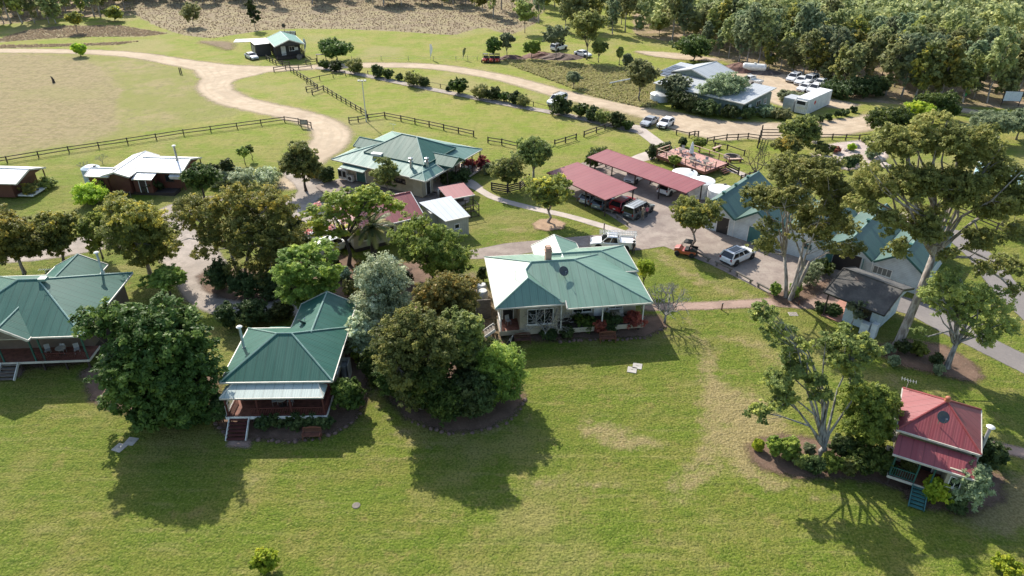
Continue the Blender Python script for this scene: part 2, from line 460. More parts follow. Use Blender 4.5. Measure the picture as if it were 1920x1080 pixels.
def grass_mat():
    m, nt, out = new_mat('grass_ground')
    co = objco(nt)
    big = noise(nt, co, .045, 4); mid = noise(nt, co, .22, 5, .6); sm = noise(nt, co, 1.3, 4, .65); fine = noise(nt, co, 5.5, 3, .7)
    mp = nt.nodes.new('ShaderNodeMapping'); L(nt, co, mp.inputs[0]); mp.inputs['Scale'].default_value = (.35, 2.2, 1); mp.inputs['Rotation'].default_value = (0, 0, R(14))
    streak = noise(nt, mp.outputs[0], .6, 4, .6)
    mown = nt.nodes.new('ShaderNodeMapping'); L(nt, co, mown.inputs[0]); mown.inputs['Scale'].default_value = (.05, .8, 1); mown.inputs['Rotation'].default_value = (0, 0, R(-12))
    bands = noise(nt, mown.outputs[0], 1.2, 3, .5)
    green, deep, straw, olive = (.125, .170, .018), (.070, .115, .012), (.27, .235, .085), (.165, .172, .030)
    c = mixc(nt, ramp(nt, mid, .36, .64), green, olive)
    c = mixc(nt, ramp(nt, sm, .47, .66, 0, .55), c, deep)
    spot = noise(nt, co, .55, 5, .7)
    c = mixc(nt, ramp(nt, spot, .53, .68, 0, .8), c, (.215, .18, .055))
    c = mixc(nt, ramp(nt, spot, .30, .44, .7, 0), c, (.105, .165, .012))
    patch = math_n(nt, 'ADD', math_n(nt, 'MULTIPLY', big, .55), math_n(nt, 'MULTIPLY', mid, .45))
    c = mixc(nt, ramp(nt, patch, .475, .62, 0, .6), c, straw)
    c = mixc(nt, ramp(nt, streak, .5, .72, 0, .45), c, straw)
    c = mixc(nt, ramp(nt, bands, .5, .66, 0, .28), c, (.085, .135, .012))
    c = mixc(nt, ramp(nt, bands, .30, .45, .25, 0), c, (.22, .205, .05))
    c = mixc(nt, ramp(nt, fine, .48, .64, 0, .6), c, (.035, .055, .007))
    c = mixc(nt, ramp(nt, fine, .3, .47, .6, 0), c, (.30, .275, .095))
    wn_ = math_n(nt, 'ADD', attr(nt, 'worn'), math_n(nt, 'MULTIPLY', math_n(nt, 'SUBTRACT', math_n(nt, 'ADD', math_n(nt, 'MULTIPLY', sm, .6), math_n(nt, 'MULTIPLY', spot, .6)), .6), 1.5))
    wc = mixc(nt, ramp(nt, fine, .35, .65), (.34, .27, .135), (.20, .155, .065))
    c = mixc(nt, ramp(nt, wn_, .42, .95, 0, .85), c, wc)
    # far meadows yellower; their backlit, glancing brightness is painted into the colour
    mead_lit = mixc(nt, ramp(nt, mid, .35, .65), (.215, .262, .032), (.30, .275, .075))
    mead_lit = mixc(nt, ramp(nt, sm, .5, .7, 0, .6), mead_lit, (.14, .175, .024))
    mead_lit = mixc(nt, ramp(nt, streak, .5, .68, 0, .6), mead_lit, (.31, .26, .095))
    mead_lit = mixc(nt, ramp(nt, spot, .5, .7, 0, .5), mead_lit, (.13, .165, .022))
    mead_lit = mixc(nt, ramp(nt, big, .5, .64, 0, .55), mead_lit, (.33, .275, .13))
    c = mixc(nt, math_n(nt, 'MULTIPLY', attr(nt, 'meadow'), .85), c, mead_lit)
    # dry paddock
    wob = math_n(nt, 'MULTIPLY', math_n(nt, 'SUBTRACT', sm, .5), .7)
    dry = mixc(nt, ramp(nt, mid, .38, .62), (.31, .255, .12), (.24, .24, .068))
    dry = mixc(nt, ramp(nt, sm, .5, .7, 0, .6), dry, (.20, .175, .08))
    dry = mixc(nt, ramp(nt, spot, .48, .66, 0, .7), dry, (.19, .165, .075))
    dry = mixc(nt, ramp(nt, big, .42, .58, 0, .6), dry, (.20, .215, .045))
    c = mixc(nt, ramp(nt, math_n(nt, 'ADD', attr(nt, 'dry'), wob), .35, .65), c, dry)
    brn = mixc(nt, ramp(nt, sm, .4, .65), (.32, .25, .14), (.235, .19, .09))
    brn = mixc(nt, ramp(nt, streak, .5, .7, 0, .6), brn, (.28, .27, .09))
    brn = mixc(nt, ramp(nt, spot, .46, .62, 0, .8), brn, (.21, .175, .085))
    brn = mixc(nt, ramp(nt, mid, .5, .68, 0, .6), brn, (.32, .25, .14))
    brn = mixc(nt, ramp(nt, big, .5, .62, 0, .25), brn, (.23, .235, .07))
    c = mixc(nt, ramp(nt, math_n(nt, 'ADD', attr(nt, 'browner'), math_n(nt, 'MULTIPLY', math_n(nt, 'SUBTRACT', mid, .5), 1.6)), .25, .6, 0, .92), c, brn)
    scr = mixc(nt, ramp(nt, mid, .4, .6), (.25, .195, .125), (.30, .25, .14))
    c = mixc(nt, ramp(nt, math_n(nt, 'ADD', attr(nt, 'scrub'), wob), .35, .6), c, scr)
    lit = mixc(nt, ramp(nt, mid, .4, .6), (.36, .265, .175), (.22, .18, .085))
    c = mixc(nt, ramp(nt, math_n(nt, 'ADD', attr(nt, 'litter'), wob), .35, .65), c, lit)
    b = N(nt, 'BsdfPrincipled', Roughness=.9)
    b.inputs['Specular IOR Level'].default_value = .15
    L(nt, c, b.inputs['Base Color'])
    h = math_n(nt, 'ADD', math_n(nt, 'MULTIPLY', fine, .5), sm)
    L(nt, bump(nt, h, 1.0, .3), b.inputs['Normal'])
    L(nt, b.outputs[0], out.inputs[0])
    return m
me.materials.append(grass_mat())
ground = bpy.data.objects.new('ground', me); COL.objects.link(ground); struct(ground)

def loose_mat(key, a, b_, c_, soft=.5, wob=1.2, scale=1.0, rough=.92, bumpd=.06, tracks=0.0, cover=1.0):
    """gravel, mulch or dirt whose ragged rim thins out into the grass"""
    m, nt, out = new_mat('loose_' + key)
    co = objco(nt)
    n1 = noise(nt, co, .5 * scale, 5, .6); n2 = noise(nt, co, 4 * scale, 4, .7); n0 = noise(nt, co, .12, 4)
    c = mixc(nt, ramp(nt, n1, .35, .65), a, b_)
    c = mixc(nt, ramp(nt, n2, .5, .75, 0, .7), c, c_)
    c = mixc(nt, ramp(nt, n0, .45, .65, 0, .35), c, [x * .72 for x in b_])
    n3 = noise(nt, co, .33, 6, .7); c = mixc(nt, ramp(nt, n3, .55, .62, 0, .4), c, [x * .68 for x in b_]); c = mixc(nt, ramp(nt, n3, .36, .44, .35, 0), c, [min(.8, x * 1.18) for x in a])
    e = attr(nt, 'rim')
    if tracks:
        tr = math_n(nt, 'SINE', math_n(nt, 'MULTIPLY', math_n(nt, 'ADD', e, math_n(nt, 'MULTIPLY', n1, .6)), 4.2))
        c = mixc(nt, ramp(nt, tr, .2, 1, 0, tracks), c, [x * .72 for x in a])
    b = N(nt, 'BsdfPrincipled', Roughness=rough)
    b.inputs['Specular IOR Level'].default_value = .2
    L(nt, c, b.inputs['Base Color'])
    L(nt, bump(nt, math_n(nt, 'ADD', n2, math_n(nt, 'MULTIPLY', n1, .6)), .8, bumpd), b.inputs['Normal'])
    d = math_n(nt, 'ADD', e, math_n(nt, 'MULTIPLY', math_n(nt, 'SUBTRACT', math_n(nt, 'ADD', math_n(nt, 'MULTIPLY', n1, .6), math_n(nt, 'MULTIPLY', n2, .4)), .5), wob * 2))
    al = ramp(nt, d, -soft, soft, 0.0, cover)
    tp = nt.nodes.new('ShaderNodeBsdfTransparent'); mx = nt.nodes.new('ShaderNodeMixShader')
    L(nt, al, mx.inputs[0]); L(nt, tp.outputs[0], mx.inputs[1]); L(nt, b.outputs[0], mx.inputs[2])
    L(nt, mx.outputs[0], out.inputs[0])
    return m
SHEETZ = [0.004]
def sheet(name, sd, mat, cell=.5, margin=1.0, z=None):
    x0, x1, y0, y1 = sd.bounds
    X, Y = np.meshgrid(np.arange(x0 - margin - cell, x1 + margin + cell, cell), np.arange(y0 - margin - cell, y1 + margin + cell, cell))
    D = sd(X, Y)
    n_y, n_x = X.shape; ii = np.arange(n_x * n_y).reshape(n_y, n_x)
    Q = np.stack([ii[:-1, :-1], ii[:-1, 1:], ii[1:, 1:], ii[1:, :-1]], -1).reshape(-1, 4)
    keep = (D.ravel()[Q] > -margin).any(1); Q = Q[keep]
    used = np.unique(Q); mp = np.full(n_x * n_y, -1); mp[used] = np.arange(len(used))
    zz = SHEETZ[0] if z is None else z; SHEETZ[0] += .004
    V = np.column_stack([X.ravel()[used], Y.ravel()[used], rise(X.ravel()[used], Y.ravel()[used]) + zz])
    me = bpy.data.meshes.new(name); fill_mesh(me, V, mp[Q]); fattr(me, 'rim', D.ravel()[used])
    me.materials.append(mat)
    o = bpy.data.objects.new(name, me); COL.objects.link(o); return struct(o)

M_DIRT = loose_mat('dirt_road', (.50, .40, .285), (.42, .325, .225), (.33, .25, .17), soft=1.0, wob=1.7, tracks=.45)
M_GRAVEL = loose_mat('grey_gravel', (.40, .34, .29), (.31, .265, .225), (.25, .21, .18), soft=.35, wob=.7)
M_PAVE = loose_mat('worn_asphalt', (.34, .285, .24), (.25, .20, .172), (.19, .155, .135), soft=.12, wob=.2, bumpd=.02)
M_TAR = loose_mat('old_tar', (.24, .215, .20), (.205, .185, .175), (.17, .155, .145), soft=.12, wob=.25, bumpd=.02)
M_CONC = loose_mat('concrete_path', (.50, .43, .37), (.43, .37, .32), (.37, .315, .27), soft=.1, wob=.15, bumpd=.02)
M_BRICK = loose_mat('brick_dust', (.36, .25, .20), (.30, .21, .165), (.42, .33, .27), soft=.3, wob=.5)
M_MULCH = loose_mat('bark_mulch', (.19, .12, .085), (.13, .085, .06), (.30, .215, .15), soft=.5, wob=1.1, scale=1.6)
M_STRAWM = loose_mat('pale_mulch', (.42, .29, .19), (.34, .23, .15), (.25, .16, .11), soft=.3, wob=.5, scale=1.6)
M_BARE = loose_mat('bare_earth', (.27, .195, .125), (.22, .16, .10), (.30, .235, .15), soft=1.3, wob=2.4, cover=.8)
M_SANDY = loose_mat('dry_patch', (.31, .26, .12), (.24, .21, .075), (.17, .16, .04), soft=1.1, wob=3.2, cover=.6, scale=2.0)
M_ROCKY = loose_mat('pale_stones', (.55, .46, .40), (.42, .34, .29), (.25, .20, .16), soft=.4, wob=1.0, scale=1.4)

sheet('dirt_road', sd_union(
    sd_path([(-160, 97), (0, 95), (160, 97), (260, 104), (350, 119), (430, 130), (520, 129), (610, 125), (700, 122), (800, 124), (880, 134), (960, 150), (1060, 178), (1160, 202), (1260, 222), (1350, 240), (1450, 245), (1540, 241), (1610, 232), (1680, 216)],
            [4.6, 4.6, 4.6, 5, 6, 8, 5, 4.4, 4.6, 4.6, 4.6, 4.8, 5.2, 6, 7.5, 9, 9, 8, 7, 5]),
    sd_path([(430, 132), (402, 160), (428, 184), (480, 199), (545, 213), (598, 230), (622, 250), (610, 276), (575, 305), (548, 345)],
            [9, 7, 6.5, 6, 6, 6, 6.5, 6.5, 5, 4]),
    sd_path([(1240, 224), (1300, 236), (1350, 247)], [5, 9, 9]),
    sd_path([(1740, 196), (1800, 205), (1860, 216), (1960, 232)], 3.2),
    sd_poly(P((350, 118), (440, 122), (540, 126), (500, 136), (440, 150), (420, 168), (385, 158)))), M_DIRT, .7, 2.0)
sheet('shed_yard', sd_poly(P((1300, 135), (1370, 136), (1450, 134), (1560, 162), (1545, 182), (1612, 196), (1600, 206), (1540, 200), (1480, 204), (1440, 190))), M_DIRT, .7, 2.0)
sheet('gravel_drive', sd_union(
    sd_path([(-120, 478), (0, 476), (100, 468), (230, 448), (330, 462), (372, 500), (392, 545), (440, 566), (548, 556), (585, 590)], [5, 5, 5, 5, 6, 6, 5, 5, 5, 3]),
    sd_path([(335, 465), (315, 405), (400, 378), (520, 390), (600, 400), (640, 440)], [6, 5, 4, 5, 6, 5]),
    sd_path([(520, 392), (585, 360), (552, 318)], [5, 4, 4])), M_GRAVEL, .6, 1.2)
sheet('car_park', sd_poly(P((1030, 345), (1060, 318), (1112, 297), (1345, 352), (1400, 425), (1500, 468), (1570, 500), (1680, 560), (1600, 575), (1510, 548), (1462, 560), (1410, 535), (1330, 495), (1245, 462), (1190, 470), (1100, 470), (1000, 473), (930, 484), (880, 486), (878, 470), (950, 456), (1090, 443), (1165, 437), (1180, 428), (1140, 402))), M_PAVE, .45, .6)
sheet('tar_road', sd_union(sd_path([(1655, 562), (1720, 580), (1800, 622), (1870, 657), (1980, 712)], [3.5, 3.6, 3.4, 3.2, 3.2]),
      sd_path([(1790, 440), (1840, 482), (1890, 545), (1960, 610)], 3.2)), M_TAR, .45, .6)
sheet('footpath', sd_union(sd_path([(893, 352), (930, 372), (1000, 391), (1060, 404), (1130, 424), (1180, 440)], 1.3),
      sd_path([(1192, 238), (1222, 260), (1248, 280)], 2.4), sd_path([(1248, 280), (1215, 292), (1190, 300)], [2.4, 3, 2.4]),
      sd_path([(1365, 318), (1392, 327), (1420, 345)], 1.4), sd_path([(845, 345), (870, 340), (895, 352)], [2.5, 2.5, 1.6])), M_CONC, .3, .4)
sheet('brick_path', sd_path([(1215, 576), (1260, 575), (1350, 572), (1440, 567), (1520, 569), (1575, 556)], [1.2, 1.4, 1.5, 1.6, 2.2, 3]), M_BRICK, .3, .5)
sheet('garden_path', sd_path([(1862, 838), (1900, 845), (1990, 866)], 1.3), M_BRICK, .3, .5)
sheet('entrance_paving', sd_poly(P((424, 838), (432, 816), (474, 816), (467, 839))), M_BRICK, .2, .3)
sheet('entrance_paving', sd_poly(P((-8, 708), (4, 690), (48, 688), (38, 708))), M_BRICK, .2, .3)
sheet('mulch_bed', sd_poly(P((385, 715), (395, 770), (410, 805), (450, 822), (540, 829), (620, 815), (668, 790), (690, 745), (690, 680), (640, 640), (600, 760), (430, 760))), M_MULCH, .35, .6)
sheet('mulch_bed', sd_poly(P((690, 600), (688, 690), (720, 740), (760, 785), (840, 812), (910, 806), (965, 780), (985, 745), (960, 690), (890, 630), (840, 560), (760, 540))), M_MULCH, .35, .6)
sheet('mulch_bed', sd_poly(P((960, 628), (1100, 610), (1235, 590), (1250, 612), (1215, 632), (1150, 634), (1090, 636), (1010, 640))), M_MULCH, .35, .6)
sheet('mulch_bed', sd_poly(P((1400, 838), (1425, 822), (1480, 816), (1560, 828), (1640, 838), (1680, 860), (1720, 930), (1640, 905), (1560, 897), (1490, 897), (1430, 880), (1408, 860))), M_MULCH, .35, .6)
sheet('mulch_bed', sd_poly(P((1690, 920), (1850, 880), (1885, 890), (1880, 940), (1820, 965), (1740, 955), (1700, 935))), M_MULCH, .35, .6)
sheet('mulch_bed', sd_poly(P((1645, 648), (1700, 636), (1770, 648), (1825, 680), (1843, 708), (1825, 718), (1770, 706), (1700, 690), (1655, 668))), M_MULCH, .35, .6)
sheet('mulch_bed', sd_poly(P((150, 700), (165, 690), (300, 730), (410, 700), (410, 740), (330, 775), (220, 775), (170, 750))), M_MULCH, .35, .6)
sheet('mulch_bed', sd_poly(P((-60, 690), (-60, 672), (150, 664), (160, 680), (100, 690))), M_MULCH, .35, .6)
sheet('mulch_bed', sd_poly(P((370, 520), (400, 498), (560, 520), (570, 545), (500, 568), (420, 562), (385, 545))), M_MULCH, .35, .6)
sheet('mulch_bed', sd_poly(P((1440, 552), (1500, 540), (1560, 520), (1545, 545), (1500, 570), (1460, 572))), M_MULCH, .35, .6)
sheet('mulch_bed', sd_poly(P((560, 450), (620, 470), (700, 500), (860, 480), (860, 520), (760, 560), (640, 560), (560, 520))), M_MULCH, .4, .6)
sheet('pale_mulch_bed', sd_poly(P((998, 421), (1012, 412), (1040, 411), (1060, 419), (1056, 429), (1028, 434), (1004, 430))), M_STRAWM, .25, .5)
sheet('gravel_strip', sd_path([(600, 128), (680, 141), (760, 158), (860, 178), (960, 198), (1060, 216), (1130, 232), (1195, 247)], 2.0), M_GRAVEL, .4, .6)
sheet('bare_patch', sd_path([(880, 520), (905, 560), (915, 600), (930, 640)], [1.5, 2.4, 2.6, 1.5]), M_BARE, .5, 2.2)
sheet('bare_patch', sd_path([(1060, 192), (1150, 215), (1220, 232)], [2.0, 4.0, 3.0]), M_SANDY, .6, 3)
sheet('bare_patch', sd_path([(380, 79), (415, 83), (430, 92)], [2.0, 5.0, 2.0]), M_BARE, .6, 3)
sheet('bare_patch', sd_path([(1200, 98), (1250, 104), (1330, 112)], [2.0, 6.0, 4.0]), M_DIRT, .7, 3)
sheet('stone_garden', sd_poly(P((1520, 290), (1560, 270), (1620, 262), (1670, 275), (1660, 300), (1590, 320), (1540, 315))), M_ROCKY, .5, 1.0)
sheet('stone_garden', sd_poly(P((1480, 440), (1600, 400), (1700, 400), (1720, 440), (1600, 430))), M_ROCKY, .5, 1.0)
sheet('restaurant_paving', sd_poly(P((590, 350), (640, 335), (800, 365), (880, 350), (880, 380), (840, 400), (760, 380), (620, 372))), M_PAVE, .45, .6)
# ============================================================ buildings
GREEN = roofing((.020, .098, .072), (.042, .135, .104), 'green', rough=.5, spec=.35)
GREENL = roofing((.088, .200, .130), (.15, .265, .19), 'faded_green', rough=.5, spec=.6, wear=.7, glare=.36)
RED = roofing((.215, .040, .046), (.275, .085, .09), 'red', rough=.5, spec=.5)
SILVER = roofing((.34, .38, .42), (.43, .47, .50), 'silver', rough=.5, spec=.5)
GREYR = roofing((.36, .38, .39), (.48, .50, .50), 'grey', rough=.46, spec=.6)
WHITER = roofing((.74, .74, .73), (.82, .82, .81), 'white', rough=.42, spec=.8)
GREENS = roofing((.030, .088, .066), (.05, .12, .095), 'stable_green', rough=.5, spec=.5, glare=.14)
HUTG = roofing((.10, .24, .20), (.17, .32, .28), 'hut_green', rough=.6, spec=.2)
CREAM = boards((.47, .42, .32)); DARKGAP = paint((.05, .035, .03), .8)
BROWNB = boards((.125, .042, .028), .22, False); BLACKB = boards((.045, .042, .040), .25, False)
WHITEB = boards((.62, .68, .70), .2); PALEGREEN = boards((.17, .22, .19), .8, False)
FASCIA = paint((.55, .52, .45), .5); DKGREEN = paint((.03, .11, .09), .5); WHITEP = paint((.75, .74, .70), .5)
DKTIM = timber((.055, .038, .030)); REDTIM = timber((.22, .085, .055)); GREYTIM = timber((.20, .17, .14)); MAROON = paint((.10, .025, .02), .7)
STEEL = paint((.45, .47, .48), .32, .8); GALV = paint((.55, .57, .58), .45, .35); PLAST = paint((.62, .61, .57), .5)
BLACKP = paint((.02, .02, .02), .5); TEAL = paint((.05, .16, .15), .5); CONC = paint((.42, .39, .35), .9)
CAPG = paint((.21, .33, .28), .4, spec=.7); CAPR = paint((.28, .06, .06), .4); CAPW = paint((.7, .7, .68), .4)
GLASS = glassy()
SHINGLE = None

class House:
    def __init__(s, name, label, cat, loc, rot, roofmat, wallmat, capmat, gutmat=None, group=None):
        s.root = thing(name, label, cat, loc, R(rot), group)
        s.rm, s.wm, s.cm, s.gm = roofmat, wallmat, capmat, gutmat or FASCIA
        s.roof, s.cap, s.gut, s.wall, s.gab, s.trim = MB(), MB(), MB(), MB(), MB(), MB()
    def slope(s, pts, T, mat=0, th=.09):
        """pts: eave a, eave b, then ridge points; u follows the eave"""
        a, b = Vector(pts[0]), Vector(pts[1])
        ue = (b - a).normalized(); n = (b - a).cross(Vector(pts[2]) - a).normalized(); vs = n.cross(ue)
        uv = [((Vector(p) - a).dot(ue), (Vector(p) - a).dot(vs)) for p in pts]
        W = [T(p) for p in pts]
        s.roof.poly(W, mat, uv)
        lo = [(p[0], p[1], p[2] - th) for p in W]
        s.roof.poly(lo[::-1], 1)
        for i in range(len(W)):
            j = (i + 1) % len(W)
            s.roof.poly([W[i], lo[i], lo[j], W[j]], 1)
    def hip(s, x0, x1, y0, y1, ze, m, axis='x', e0='h', e1='h', run0=None, run1=None, caps=True, gut='fblr', capr=.075, gable_wall=True, barge='lr'):
        if axis == 'y': x0, x1, y0, y1 = y0, y1, x0, x1
        T = (lambda p: (p[1], p[0], p[2])) if axis == 'y' else (lambda p: tuple(p))
        half = (y1 - y0) / 2; zr = ze + half * m; yr = (y0 + y1) / 2
        xa = x0 + ((half if run0 is None else run0) if e0 == 'h' else 0)
        xb = x1 - ((half if run1 is None else run1) if e1 == 'h' else 0)
        if xb < xa: xa = xb = (xa + xb) / 2
        A, B, C_, D = (x0, y0, ze), (x1, y0, ze), (x1, y1, ze), (x0, y1, ze)
        ra, rb = (xa, yr, zr), (xb, yr, zr)
        one = abs(xb - xa) < 1e-6
        s.slope([A, B, rb] + ([] if one else [ra]), T)
        s.slope([C_, D, ra] + ([] if one else [rb]), T)
        if e0 == 'h': s.slope([D, A, ra], T)
        if e1 == 'h': s.slope([B, C_, rb], T)
        up = lambda p: (T(p)[0], T(p)[1], p[2] + .02)
        if caps:
            if not one: s.cap.tube([up(ra), up(rb)], capr, 6)
            for e, r_, c1, c2 in ((e0, ra, A, D), (e1, rb, B, C_)):
                if e == 'h':
                    for q in (c1, c2): s.cap.tube([up(r_), up(q)], capr, 6)
        for k, p, q in (('f', A, B), ('b', D, C_)):
            if k in gut: s.gut.beam((T(p)[0], T(p)[1], p[2] - .07), (T(q)[0], T(q)[1], q[2] - .07), .13, .15)
        for e, k, p, q, r_ in ((e0, 'l', A, D, ra), (e1, 'r', B, C_, rb)):
            if e == 'h':
                if k in gut: s.gut.beam((T(p)[0], T(p)[1], p[2] - .07), (T(q)[0], T(q)[1], q[2] - .07), .13, .15)
            else:
                for c in (p, q) if k in barge else (): s.gut.beam((T(c)[0], T(c)[1], c[2] - .06), (T(r_)[0], T(r_)[1], r_[2] - .06), .09, .22)
                if gable_wall:
                    ins = .28 if k == 'l' else -.28
                    tri = [(p[0] + ins, p[1] + .25, ze - .1), (q[0] + ins, q[1] - .25, ze - .1), (r_[0] + ins, r_[1], zr - .22)]
                    tri2 = [(a + (.1 if k == 'l' else -.1), b, c) for a, b, c in tri]
                    s.gab.loft([[T(t) for t in tri], [T(t) for t in tri2]])
    def skillion(s, pts, gut=True, ends=True):
        """one flat slope: pts = eave a, eave b, top b, top a"""
        s.slope(pts, lambda p: tuple(p))
        if gut: s.gut.beam((pts[0][0], pts[0][1], pts[0][2] - .06), (pts[1][0], pts[1][1], pts[1][2] - .06), .12, .14)
    def walls(s, x0, x1, y0, y1, z0, z1): s.wall.bz(x0, x1, y0, y1, z0, z1)
    def child(s, name, mb, mat, label=None, **k):
        o = mb.build(name, mat, s.root, **k)
        if label: o['label'] = label
        return o
    def window(s, x, y, z, wd, h, face='f', frame=None, bars=1, name='window', pane=None):
        rot = {'f': 0, 'r': R(90), 'b': R(180), 'l': R(-90)}[face]
        f, g = MB(), MB()
        t = .07
        for sx in (-wd / 2, wd / 2): f.box(sx, -.03, 0, t, .08, h + t)
        for sz in (-h / 2, h / 2): f.box(0, -.03, sz, wd - t, .079, t)
        for i in range(bars): f.box(-wd / 2 + wd * (i + 1) / (bars + 1), -.03, 0, .05, .07, h - t)
        f.box(0, -.07, -h / 2 - .06, wd + .2, .14, .05)
        g.box(0, -.012, 0, wd - t, .02, h - t)
        o = f.build(name, frame or WHITEP, s.root); o.location = (x, y, z); o.rotation_euler = (0, 0, rot)
        g.build('pane', pane or GLASS, o)
        return o
    def door(s, x, y, z, wd, h, mat, face='f'):
        rot = {'f': 0, 'r': R(90), 'b': R(180), 'l': R(-90)}[face]
        f = MB(); f.box(0, -.025, 0, wd, .05, h)
        fr = MB()
        for sx in (-wd / 2 - .05, wd / 2 + .05): fr.box(sx, -.03, 0, .09, .08, h + .1)
        fr.box(0, -.03, h / 2 + .05, wd, .079, .09)
        o = f.build('door', mat, s.root); o.location = (x, y, z); o.rotation_euler = (0, 0, rot)
        fr.build('door_frame', WHITEP, o)
        k = MB(); k.box(wd / 2 - .12, -.08, 0, .04, .06, .12); k.build('handle', STEEL, o)
        return o
    def posts(s, pts, z0, z1, mat, t=.12):
        for x, y in pts:
            p = MB(); p.bz(x - t / 2, x + t / 2, y - t / 2, y + t / 2, z0, z1); s.child('post', p, mat)
    def rail(s, a, b, z, mat, h=.95, bal=.16, name='railing'):
        r_ = MB(); A, B = Vector((a[0], a[1], 0)), Vector((b[0], b[1], 0)); d = B - A; n = max(1, int(d.length / bal))
        r_.beam((a[0], a[1], z + h), (b[0], b[1], z + h), .08, .06); r_.beam((a[0], a[1], z + .12), (b[0], b[1], z + .12), .06, .05)
        for i in range(n + 1):
            p = A + d * (i / n); r_.bz(p.x - .017, p.x + .017, p.y - .017, p.y + .017, z + .12, z + h)
        return s.child(name, r_, mat)
    def steps(s, x, y, zt, wd, n, treadmat, stringmat, run=.29, dirv=(0, -1)):
        t = MB(); dx, dy = dirv; px, py = -dy, dx
        for i in range(n):
            z = zt * (n - i) / (n + 1); q = run * (i + .5)
            if dy: t.box(x, y + dy * q, z, wd - .12, run, .05)
            else: t.box(x + dx * q, y, z, run, wd - .12, .05)
        for sgn in (-1, 1):
            ox, oy = px * sgn * wd / 2, py * sgn * wd / 2
            if sgn < 0: o = s.child('staircase', t, treadmat)
            MB().beam((x + ox, y + oy, zt - .06), (x + ox + dx * run * n, y + oy + dy * run * n, .06), .06, .28).build('stringer', stringmat, o)
        return o
    def flue(s, x, y, z0, z1, r_=.11, cap=.26, mat=None):
        f = MB(); f.tube([(x, y, z0), (x, y, z1)], r_, 12); o = s.child('flue', f, mat or GALV, smooth=False)
        c = MB(); c.lathe(x, y, [(cap * .9, z1 + .02), (cap, z1 + .08), (cap * .6, z1 + .16), (.02, z1 + .2)], 14); c.build('cowl', WHITEP, o)
        fl = MB(); fl.lathe(x, y, [(r_ * 1.9, z0 + .12), (r_ * 1.2, z0 + .4)], 10); fl.build('flashing', FASCIA, o)
    def dish(s, x, y, z, rot=0.0, r_=.42):
        d = MB(); prof = [(.03, 0), (r_ * .4, .025), (r_ * .75, .08), (r_, .15), (r_ * .99, .165), (r_ * .7, .09), (.03, .015)]
        d.lathe(0, 0, prof, 18); o = d.build('satellite_dish', paint((.06, .07, .075), .5), s.root, smooth=True)
        o.location = (x, y, z + .75); o.rotation_euler = (R(48), 0, rot)
        m = MB(); m.tube([(0, 0, -.02), (0, .05, -.3), (0, -.45, -.62)], .03, 6); m.tube([(0, -r_, .1), (0, -.15, .5)], .018, 5); m.box(0, -.15, .5, .08, .08, .12); m.build('bracket', STEEL, o)
    def aerial(s, x, y, z):
        a = MB(); a.tube([(x, y, z), (x, y, z + 1.0)], .02, 5); a.tube([(x - .5, y, z + 1), (x + .5, y, z + 1)], .014, 5)
        for i in range(6): a.tube([(x - .5 + i * .2, y - .25, z + 1), (x - .5 + i * .2, y + .25, z + 1)], .01, 4)
        s.child('aerial', a, GALV)
    def finish(s):
        if s.roof.f: s.child('roof', s.roof, [s.rm, s.gm])
        if s.cap.f: s.child('ridge_capping', s.cap, s.cm)
        if s.gut.f: s.child('gutter', s.gut, s.gm)
        if s.wall.f: s.child('wall', s.wall, s.wm)
        if s.gab.f: s.child('gable', s.gab, s.wm)
        if s.trim.f: s.child('trim', s.trim, s.gm)
        return s.root
def timber_deck(H, x0, x1, y0, y1, z, mat, skirt=None, skz=.45):
    d = MB(); d.bz(x0, x1, y0, y1, z - .12, z)
    H.child('deck', d, mat)
    for i in range(int((x1 - x0) / 2) + 1):
        for yy in (y0 + .15, y1 - .15):
            xx = min(x0 + .15 + i * 2, x1 - .15); st = MB(); st.bz(xx - .07, xx + .07, yy - .07, yy + .07, 0, z - .12); H.child('stump', st, DKTIM)
    if skirt:
        k = MB(); k.bz(x0 - .03, x1 + .03, y0 - .05, y0 - .004, z - skz, z + .02); k.bz(x0 - .05, x0 - .004, y0, y1, z - skz, z + .02); k.bz(x1 + .004, x1 + .05, y0, y1, z - skz, z + .02)
        H.child('skirting', k, skirt)

# ---------- front cottage (green hip roof, lower veranda roof)
H = House('cottage', 'green roofed cottage with pale veranda awning and front steps, left of tall tree clump', 'house', (-23.7, 45.9), 1.2, GREEN, CREAM, CAPG, FASCIA)
H.hip(0, 9.1, 0, 7.85, 3.85, .52)
H.hip(3.85, 9.06, 5.0, 11.9, 3.85, .52, axis='y', e0='g', e1='g', gable_wall=False, barge='r')
H.slope([(1.6, 8.9, 3.3), (4.1, 8.9, 3.3), (4.1, 7.7, 3.75), (1.6, 7.7, 3.75)], lambda p: p)
H.walls(.7, 8.5, 1.6, 7.3, 1.1, 3.8); H.walls(4.4, 8.5, 7.3, 11.4, 1.1, 3.8)
wv = MB(); H.child('veranda_back_wall', wv.bz(.6, 8.6, 1.45, 1.585, 1.2, 3.78), MAROON)
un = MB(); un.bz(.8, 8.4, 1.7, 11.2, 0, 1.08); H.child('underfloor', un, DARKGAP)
v = MB(); VH = House.__new__(House)
aw = MB()
E0, E1 = (.25, -1.25, 3.22), (8.55, -1.25, 3.22); T0, T1 = (.95, .05, 3.62), (7.9, .05, 3.62)
H2 = House.__new__(House); H2.roof = aw
House.slope(H2, [E0, E1, T1, T0], lambda p: p); House.slope(H2, [(.25, .3, 3.22), E0, T0, (.95, .3, 3.62)], lambda p: p); House.slope(H2, [E1, (8.55, .3, 3.22), (7.9, .3, 3.62), T1], lambda p: p)
